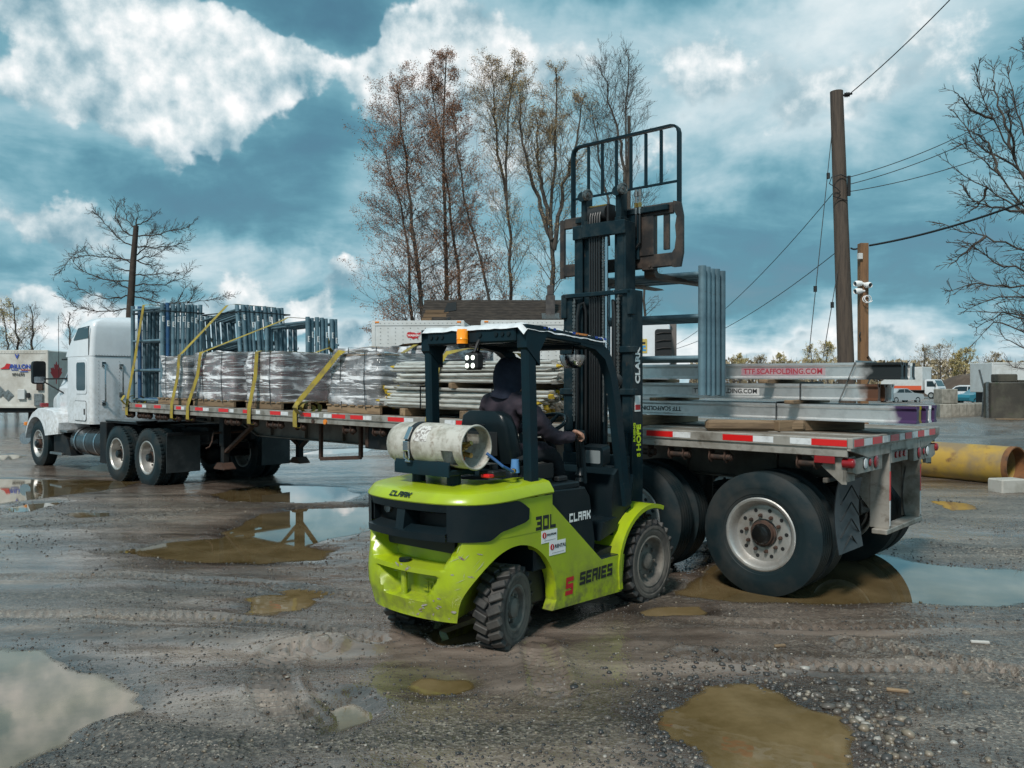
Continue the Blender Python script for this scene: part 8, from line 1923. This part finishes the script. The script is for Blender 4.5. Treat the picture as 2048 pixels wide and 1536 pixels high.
# ---------------------------------------------------------------- poles and wires
def build_pole():
    Y = 16.6; b = dp(1700, 768 + CAMH * F_PX / Y, Y); top = dp(1673, 183, Y)
    p = thing('utility_pole', 'weathered leaning wooden utility pole behind the beam stacks', 'pole', Matrix.Translation((b.x, b.y, 0)))
    o = V(b.x, b.y, 0); mb = MB(); d = top - o
    mb.cyl((0, 0, -.1), tuple(d), .175, .125, n=18); mb.build('shaft', M_POLE, p)
    def at(y): t = (dp(1673, y, Y).z) / top.z; return d * t
    q = at(190); mb = MB(); mb.cyl(q + V(.1, -.02, -.02), q + V(.30, -.02, .02), .02, n=8); mb.lathe([(.02, 0), (.05, .02), (.03, .04), (.055, .06), (.03, .08), (.05, .10), (.02, .12)], q + V(.14, -.02, -.01), (1, 0, .15), 14); mb.build('insulator', M_BLACK, p)
    mb = MB(); q = at(360); mb.box(q.x + .10, q.x + .16, q.y - .16, q.y - .12, q.z - .35, q.z + .05, .006); mb.tube([q + V(.13, -.15, .0), q + V(-.05, -.19, .06), q + V(-.22, -.16, .02), q + V(-.25, -.12, -.1), q + V(-.12, -.16, -.2), q + V(-.05, -.17, -.28), q + V(-.2, -.17, -.36), q + V(.1, -.15, -.45)], .010, 6); mb.build('service_bracket', M_BLACK, p)
    return top, lambda y: dp(1673 + (1695 - 1673) * (y - 183) / (715 - 183), y, Y)
ptop, pat = build_pole()
def wire(name, lab, a, b, sag, r=.010, n=24, mtl=None):
    a = V(a); b = V(b); mb = MB(); mb.tube([a.lerp(b, i / n) - V(0, 0, sag * 4 * (i / n) * (1 - i / n)) for i in range(n + 1)], r, 5)
    return tag(mb.build(name, mtl or M_BLACK), lab, 'wire', 'overhead wires')
wire('overhead_wire', 'single wire rising from the pole top to the upper right', pat(188) + V(.26, -.02, 0), dp(2020, -130, 13.0), .10)
wire('overhead_wire', 'upper of three wires running right from the pole', pat(358) + V(.10, -.1, 0), dp(2150, 140, 15.0), .22, .008)
wire('overhead_wire', 'middle of three wires running right from the pole', pat(372) + V(.10, -.1, 0), dp(2160, 160, 15.2), .22, .008)
wire('overhead_wire', 'lowest of three wires running right from the pole', pat(386) + V(.10, -.1, 0), dp(2160, 235, 15.4), .18, .008)
wire('overhead_wire', 'wire running down left from the pole behind the hanging frames', pat(378) + V(-.1, -.1, 0), dp(1260, 715, 36.0), .9, .008)
wire('overhead_wire', 'lower wire running left from the pole to the trailers', pat(500) + V(-.1, -.1, 0), dp(1250, 706, 34.0), .7, .008)
wire('guy_wire', 'guy wire with insulator left of the pole', pat(262) + V(-.14, -.05, 0), dp(1617, 716, 15.2), .0, .008)
wire('guy_wire', 'short guy wire with insulator beside the pole', pat(540) + V(-.14, -.05, 0), dp(1646, 716, 15.6), .0, .008)
for (x, y, Y, lab) in ((1656, 352, 16.2, 'small insulator high on the left guy wire'), (1630, 578, 15.6, 'small insulator low on the left guy wire'), (1664, 610, 16.0, 'small insulator on the short guy wire')):
    mb = MB(); q = dp(x, y, Y); mb.cyl(q + V(0, -.012, -.055), q + V(0, -.012, .055), .032, n=10); tag(mb.build('guy_insulator', M_BLACK), lab, 'insulator', 'guy wire insulators')
def build_post():
    Y = 15.4; x0 = dp(1726, 700, Y).x; t = thing('camera_post', 'square brown timber post carrying white security cameras', 'post', Matrix.Translation((x0, Y, 0)))
    top = dp(1728, 487, Y).z; MB().box(-.075, .075, -.075, .075, -.1, top, .006).build('shaft', M_POST, t)
    mb = MB(); mb.bar((.05, -.03, 2.35), (.33, -.03, 1.9), .06, .09, (0, 1, 0), .006); mb.build('brace', M_POLE, t)
    def z(y): return dp(1726, y, Y).z
    for (dx, y, ax) in ((-.10, 568, (-1, -.4, -.1)), (.02, 571, (.2, -1, -.15)), (-.10, 583, (-1, -.4, -.1))):
        mb = MB(); o = V(dx * .8, -.09, z(y)); a = V(ax).normalized(); mb.lathe([(0, -.06), (.045, -.06), (.055, 0), (.055, .06), (.042, .09), (.040, .07), (0, .07)], o + a * .05, tuple(a), 16); mb.cyl(o - a * .01, (0, -.07, z(y)), .02, n=8); c = mb.build('camera', M_WHITE, t, angle=40)
        mb = MB(); mb.disc(o + a * .125, tuple(a), .036, 14); mb.build('camera_lens', M_GLASS, c, smooth=False)
    mb = MB(); q = V(.01, -.09, z(600)); mb.tube([q + V(.07 * math.cos(a), -.004 * i, .065 * math.sin(a)) for i, a in enumerate(np.linspace(0, 12, 40))], .008, 6); mb.build('cable_coil', M_WHITE, t)
    MB().box(-.13, -.05, -.12, -.04, z(520), z(508), .006).build('lamp_box', M_TRAILW, t)
    mb = MB(); mb.tube([(-.08, -.09, z(680)), (-.11, -.10, z(672)), (-.09, -.10, z(665))], .012, 6); mb.build('hook', M_BLACK, t)
    return z(492), x0, Y
pz, px0, pY = build_post()
wire('power_cable', 'thick twisted cable from the timber post to the right', (px0 + .1, pY - .05, pz), dp(2130, 372, 12.5), .10, .020)
wire('power_cable', 'short thick cable between the pole and timber post', pat(498) + V(.12, -.1, 0), (px0 - .05, pY, pz - .02), .03, .018)

# ---------------------------------------------------------------- yellow pipe, blocks, wall at the right
def build_pipe():
    a = V(9.05, 14.9, .36); d = V(-.52, .85, 0).normalized(); L = 7.5; r = .355
    p = thing('steel_pipe', 'large yellow painted steel pipe lying on the ground behind the trailer', 'pipe', Matrix.Translation(a) @ Matrix.Rotation(math.atan2(d.y, d.x), 4, 'Z'))
    mb = MB(); mb.lathe([(r, .10), (r, L), (r - .02, L), (r - .02, .0)], (0, 0, 0), (1, 0, 0), 48); mb.build('wall', M_PIPEY, p, angle=50)
    mb = MB(); mb.lathe([(r - .021, .2), (r - .021, .0), (r + .002, -.004), (r + .003, .10), (r, .102)], (0, 0, 0), (1, 0, 0), 48); mb.build('rusty_rim', M_PIPER, p, angle=50)
    return p
build_pipe()
b = dp(2014, 985, 14.0); mb = MB(); mb.box(-.25, .25, -.16, .16, 0, .24, .02); o = mb.build('concrete_block', mat('pale_concrete', (.40, .385, .35), .85, col2=(.30, .285, .25), scale=4, bump=.3, bscale=12), None, loc=(b.x, b.y, .01), rot=(0, 0, R(14))); tag(o, 'small pale concrete block chocking the open end of the pipe', 'concrete block')
blk = MB().box(-.75, .75, -.375, .375, 0, .75, .04).mesh('concrete_block', M_CONC)
XB = []
for i, (x, y, Y, lab) in enumerate(((1886, 0, 44.5, 'leftmost block of the low concrete row'), (1899, 0, 45.2, 'second block of the low concrete row'), (1911, 0, 45.4, 'third block of the low concrete row'), (1925, 0, 45.6, 'fourth block of the low concrete row'), (1939, 0, 46.0, 'fifth block of the low concrete row'), (1955, 0, 46.6, 'sixth block of the low concrete row'), (1974, 0, 47.0, 'block of the low concrete row nearest the fence post'))):
    q = dp(x, 800, Y); o = link('barrier_block', blk, None, (q.x, Y, .03), (0, 0, R(75 + 5 * i))); o.scale = (1 if i else .8, .72, 1.0); tag(o, lab, 'concrete block', 'concrete blocks along the lot edge')
q = dp(1893, 790, 44.9); o = link('barrier_block', blk, None, (q.x, 45.0, .785), (0, 0, R(10))); o.scale = (.62, 1, 1.05); tag(o, 'tall square concrete block stacked on the left end of the row', 'concrete block', 'concrete blocks along the lot edge')
def build_wall():
    w = thing('old_wall', 'dark mossy concrete wall at the right edge with blocks on top', 'wall', Matrix.Translation((dp(1984, 800, 42).x, 42.0, 0)))
    MB().box(0, 12, 0, .8, -.1, 1.92, .06).build('wall_body', M_DARKCONC, w)
    for x0, x1, h in ((.35, 1.35, .42), (1.35, 2.6, .12), (3.2, 4.4, .35)): MB().box(x0, x1, .05, .75, 1.925, 1.925 + h, .05).build('top_block', M_DARKCONC, w)
    MB().box(-.12, -.02, .2, .35, 0, 1.95, .01).build('end_post', M_STEEL, w)
    return w
build_wall()
q = dp(1968, 800, 43.5); mb = MB(); mb.tube([(q.x - .10, 43.5, 0), (q.x, 43.5, 1.6), (q.x - .25, 43.5, 2.6)], .05, 8); mb.bar((q.x - .2, 43.5, .02), (q.x + .15, 43.5, .9), .05, .05); tag(mb.build('fence_post', M_STEEL), 'bent steel fence post standing left of the old wall', 'post')
def mound(x0, x1, Y, h, lab):
    mb = MB(); a = dp(x0, 780, Y).x; b_ = dp(x1, 780, Y).x; rows = []
    for i in range(30):
        x = a + (b_ - a) * i / 29; row = []
        for j in range(14):
            t = (j / 13 - .5) * 2; e = math.sin(math.pi * i / 29) ** .7; row.append((x, Y + t * 9, max(0, h * e * (1 - t * t)) * (.75 + .5 * mnoise.noise(V(x * .25, t * 2, 5))) - .05))
        rows.append(row)
    mb.loft(rows, cap=False, closed=False); return tag(mb.build('dirt_mound', mat('brown_earth', (.075, .052, .038), .95, col2=(.11, .08, .06), scale=.8, bump=.6, bscale=3), angle=70, fix=False), lab, 'dirt mound')
mound(1862, 2040, 128, 5.2, 'heap of brown earth behind the parked white car')
q = dp(1984, 760, 62); t = thing('white_trailer', 'white trailer body showing above the old wall', 'trailer', frameM(q.x, 62, 0)); van_body(t, 0, 9, 0, 3, 1.2, 3.45, M_TRAILW, 8); MB().box(.3, 8.6, .3, 2.7, .3, 1.2).build('chassis', M_CHASSIS, t)
# planks and rubbish by the wall
for i, (x, y, rz, L) in enumerate(((2035, 838, 4, 1.8), (2025, 846, -8, 1.5))):
    gx, gy = gp(x, y); o = MB().box(-L / 2, L / 2, -.09, .09, 0, .05, .005).build('scrap_plank', M_TIMBER, None, loc=(gx, gy, .10 + .06 * i), rot=(0, 0, R(rz))); tag(o, 'loose plank lying before the old wall' if i == 0 else 'second loose plank in front of the first by the old wall', 'plank', 'loose planks by the old wall')

# ---------------------------------------------------------------- far vehicles
def car_wheel(parent, x, y, r, w=.2):
    wh = link('wheel', None, parent, (x, y, r)); mb = MB(); mb.lathe([(r * .6, -w / 2), (r * .95, -w / 2), (r, -w * .35), (r, w * .35), (r * .95, w / 2), (r * .6, w / 2)], (0, 0, 0), (0, 1, 0), 24, closed=True); mb.build('tyre', M_TYRE, wh)
    mb = MB(); mb.lathe([(r * .62, w * .45), (r * .5, w * .40), (r * .15, w * .42), (0, w * .43)], (0, 0, 0), (0, 1, 0), 18); mb.lathe([(r * .62, -w * .45), (r * .5, -w * .40), (0, -w * .43)], (0, 0, 0), (0, 1, 0), 18); mb.build('rim', M_RIM, wh)
def profile_car(name, lab, cat, mw, prof, glass, W, m_, spare=False, lamps=None, wheels=((-1.3, .35), (1.35, .35))):
    """prof: side outline (x forward, z); glass: list of window polygons on the side"""
    c = thing(name, lab, cat, mw); rings = []
    for y, k in ((-W / 2, .97), (-W / 2 + .06, 1.0), (W / 2 - .06, 1.0), (W / 2, .97)):
        rings.append([(x * (k if z > .9 else 1), y * (1 - .14 * max(0, (z - .95)) / .7), .2 + (z - .2) * (1 if z < .9 else .985 if k < 1 else 1)) for x, z in prof])
    mb = MB(); mb.loft(rings); mb.build('body', m_, c, angle=30)
    for g in glass:
        for s in (-1, 1):
            mb = MB(); mb.add([(x, s * (W / 2 * (1 - .14 * max(0, (z - .95)) / .7) + .008), z) for x, z in g], [tuple(range(len(g)))]); mb.build('side_window', M_GLASS, c, smooth=False)
    for x, r in wheels:
        for s in (-1, 1): car_wheel(c, x, s * (W / 2 - .10), r)
    return c
# white four-wheel-drive seen from behind at an angle
mw = frameM(dp(1928, 800, 88).x, 88.0, 128)
suv = profile_car('parked_car', 'white four wheel drive with a round spare wheel on its back door', 'car', mw, [(-2.0, .45), (-2.05, .75), (-2.0, 1.05), (-1.85, 1.62), (-1.6, 1.72), (.1, 1.72), (.55, 1.60), (1.15, 1.10), (2.0, 1.0), (2.15, .75), (2.1, .40), (1.7, .32), (-1.6, .32)], [[(-1.75, 1.10), (-1.62, 1.55), (-.75, 1.58), (-.75, 1.10)], [(-.68, 1.10), (-.68, 1.58), (.1, 1.58), (.5, 1.50), (.9, 1.12)]], 1.8, M_TRUCKW)
mb = MB(); mb.add([(-2.035, -.62, 1.12), (-2.035, .62, 1.12), (-1.90, .56, 1.52), (-1.90, -.56, 1.52)], [(0, 1, 2, 3)]); mb.build('rear_window', M_GLASS, suv, smooth=False)
mb = MB(); mb.lathe([(0, .20), (.28, .20), (.33, .16), (.34, .02), (.30, 0)], (-2.04, -.12, .95), (-1, 0, 0), 24); mb.build('spare_wheel_cover', M_TRUCKW, suv, angle=40)
for s in (-1, 1): MB().box(-2.06, -1.98, s * .72 - .09, s * .72 + .09, .95, 1.25, .02).build('tail_lamp', M_REDLENS, suv)
MB().box(-2.12, -2.02, -.85, .85, .48, .62, .03).build('bumper', M_CHROME, suv)
mw = frameM(dp(1958, 805, 74).x, 74.0, 200)
teal = profile_car('parked_car', 'teal blue car half hidden behind the concrete blocks', 'car', mw, [(-2.1, .45), (-2.15, .75), (-2.0, .95), (-1.45, 1.0), (-.95, 1.38), (.2, 1.42), (.95, 1.0), (2.0, .88), (2.15, .65), (2.1, .38), (1.7, .3), (-1.7, .3)], [[(-1.2, 1.02), (-.85, 1.32), (-.3, 1.35), (-.3, 1.02)], [(-.22, 1.02), (-.22, 1.35), (.15, 1.34), (.7, 1.02)]], 1.7, mat('teal_car_paint', (.02, .16, .22), .3, coat=.4), wheels=((-1.3, .31), (1.35, .31)))
MB().box(-2.16, -2.05, -.75, -.45, .68, .85, .02).build('tail_lamp', M_REDLENS, teal)
mw = frameM(dp(1800, 800, 80).x, 80.0, 20)
profile_car('parked_car', 'silver car mostly hidden behind the beam stack', 'car', mw, [(-2.1, .45), (-2.15, .75), (-2.0, .95), (-1.45, 1.0), (-.95, 1.38), (.2, 1.42), (.95, 1.0), (2.0, .88), (2.15, .65), (2.1, .38), (1.7, .3), (-1.7, .3)], [[(-1.2, 1.02), (-.85, 1.32), (-.3, 1.35), (-.3, 1.02)], [(-.22, 1.02), (-.22, 1.35), (.15, 1.34), (.7, 1.02)]], 1.7, mat('silver_car_paint', (.45, .47, .48), .3, .4, coat=.3), wheels=((-1.3, .31), (1.35, .31)))
def build_boxtruck():
    Y = 105.0; t = thing('box_truck', 'white box truck with orange stripe parked far behind the beams', 'truck', frameM(dp(1857, 790, Y).x, Y, -90 + 38))
    # x forward (towards the camera and right)
    MB().box(-5.6, -.2, -1.22, 1.22, 1.05, 4.0, .05).build('cargo_box', M_TRAILW, t)
    MB().box(-5.2, -.3, -1.232, -1.222, 1.1, 1.62).build('orange_stripe', mat('orange_red_stripe', (.62, .10, .04), .5), t, smooth=False)
    MB().box(-3.8, -2.7, -1.234, -1.224, 2.5, 3.1).build('stencil_block', M_WHITE, t, smooth=False)
    mb = MB()
    for k in range(5): mb.box(-3.7 + .2 * k, -3.57 + .2 * k, -1.238, -1.235, 2.62, 2.98)
    mb.build('box_print', M_BLACKP, t, smooth=False); t.children[-1]['kind'] = 'stuff'
    MB().box(-4.6, -3.6, -1.238, -1.225, 3.55, 3.72).build('red_print', M_REDP, t, smooth=False)
    prof = [(.0, .7), (.0, 2.35), (.25, 2.45), (1.15, 2.40), (1.55, 1.55), (1.68, 1.45), (1.72, .55), (.3, .5)]
    mb = MB(); mb.loft([[(x, y, z) for x, z in prof] for y in (-1.0, -.96, .96, 1.0)]); cb = mb.build('cab', M_TRUCKW, t, angle=25)
    mb = MB(); mb.add([(1.20, -.86, 2.30), (1.20, .86, 2.30), (1.575, .90, 1.58), (1.575, -.90, 1.58)], [(0, 1, 2, 3)]); mb.build('windscreen', M_GLASSG, cb, smooth=False)
    for s in (-1, 1):
        mb = MB(); mb.add([(.25, s * 1.006, 1.5), (.25, s * 1.006, 2.2), (1.0, s * 1.006, 2.2), (1.35, s * 1.006, 1.5)], [(0, 1, 2, 3)]); mb.build('side_window', M_GLASS, cb, smooth=False)
        MB().box(1.66, 1.74, s * .72 - .16, s * .72 + .16, .95, 1.15, .03).build('headlamp', M_WHTREF, cb); MB().box(1.3, 1.4, s * 1.12 - .08, s * 1.12 + .08, 1.5, 2.0, .03).build('mirror', M_BLACK, cb)
        car_wheel(t, .8, s * .9, .42, .26); car_wheel(t, -4.2, s * .9, .42, .4)
    MB().box(1.715, 1.75, -.55, .55, .98, 1.28, .01).build('grille', M_STEEL, cb); MB().box(1.70, 1.78, -.98, .98, .55, .82, .03).build('bumper', M_TRUCKW, cb)
    MB().box(-5.4, .3, -.5, .5, .7, 1.05).build('chassis', M_CHASSIS, t)
    return t
build_boxtruck()
q = dp(1877, 800, 84); mb = MB(); mb.lathe([(.02, .9), (.05, .9), (.16, .06), (.0, .05)], (q.x, 84, 0), (0, 0, 1), 14); mb.box(q.x - .22, q.x + .22, 83.78, 84.22, .02, .06); tag(mb.build('traffic_cone', mat('cone_orange', (.8, .12, .02), .5)), 'small orange traffic cone in front of the box truck', 'traffic cone')

# ---------------------------------------------------------------- small litter on the gravel
for (x, y, L, rz, m_, lab) in ((1960, 1297, .12, -12, mat('weathered_stick', (.45, .43, .40), .8), 'white stick lying on the gravel at the right'), (1795, 1397, .12, -20, M_TIMBER, 'dark wood chip on the gravel right of the brown puddle'), (1560, 1305, .08, 10, M_TIMBER, 'small wood splinter on the gravel in front of the trailer wheel')):
    gx, gy = gp(x, y); hz = float(height(np.array([gx]), np.array([gy]))[0][0]); mb = MB(); mb.box(-L / 2, L / 2, -.014, .014, 0, .018, .005); mb.box(L * .2, L * .4, .0, .03, 0, .012, .003); o = mb.build('litter', m_, None, loc=(gx, gy, hz), rot=(0, 0, R(rz))); tag(o, lab, 'litter')
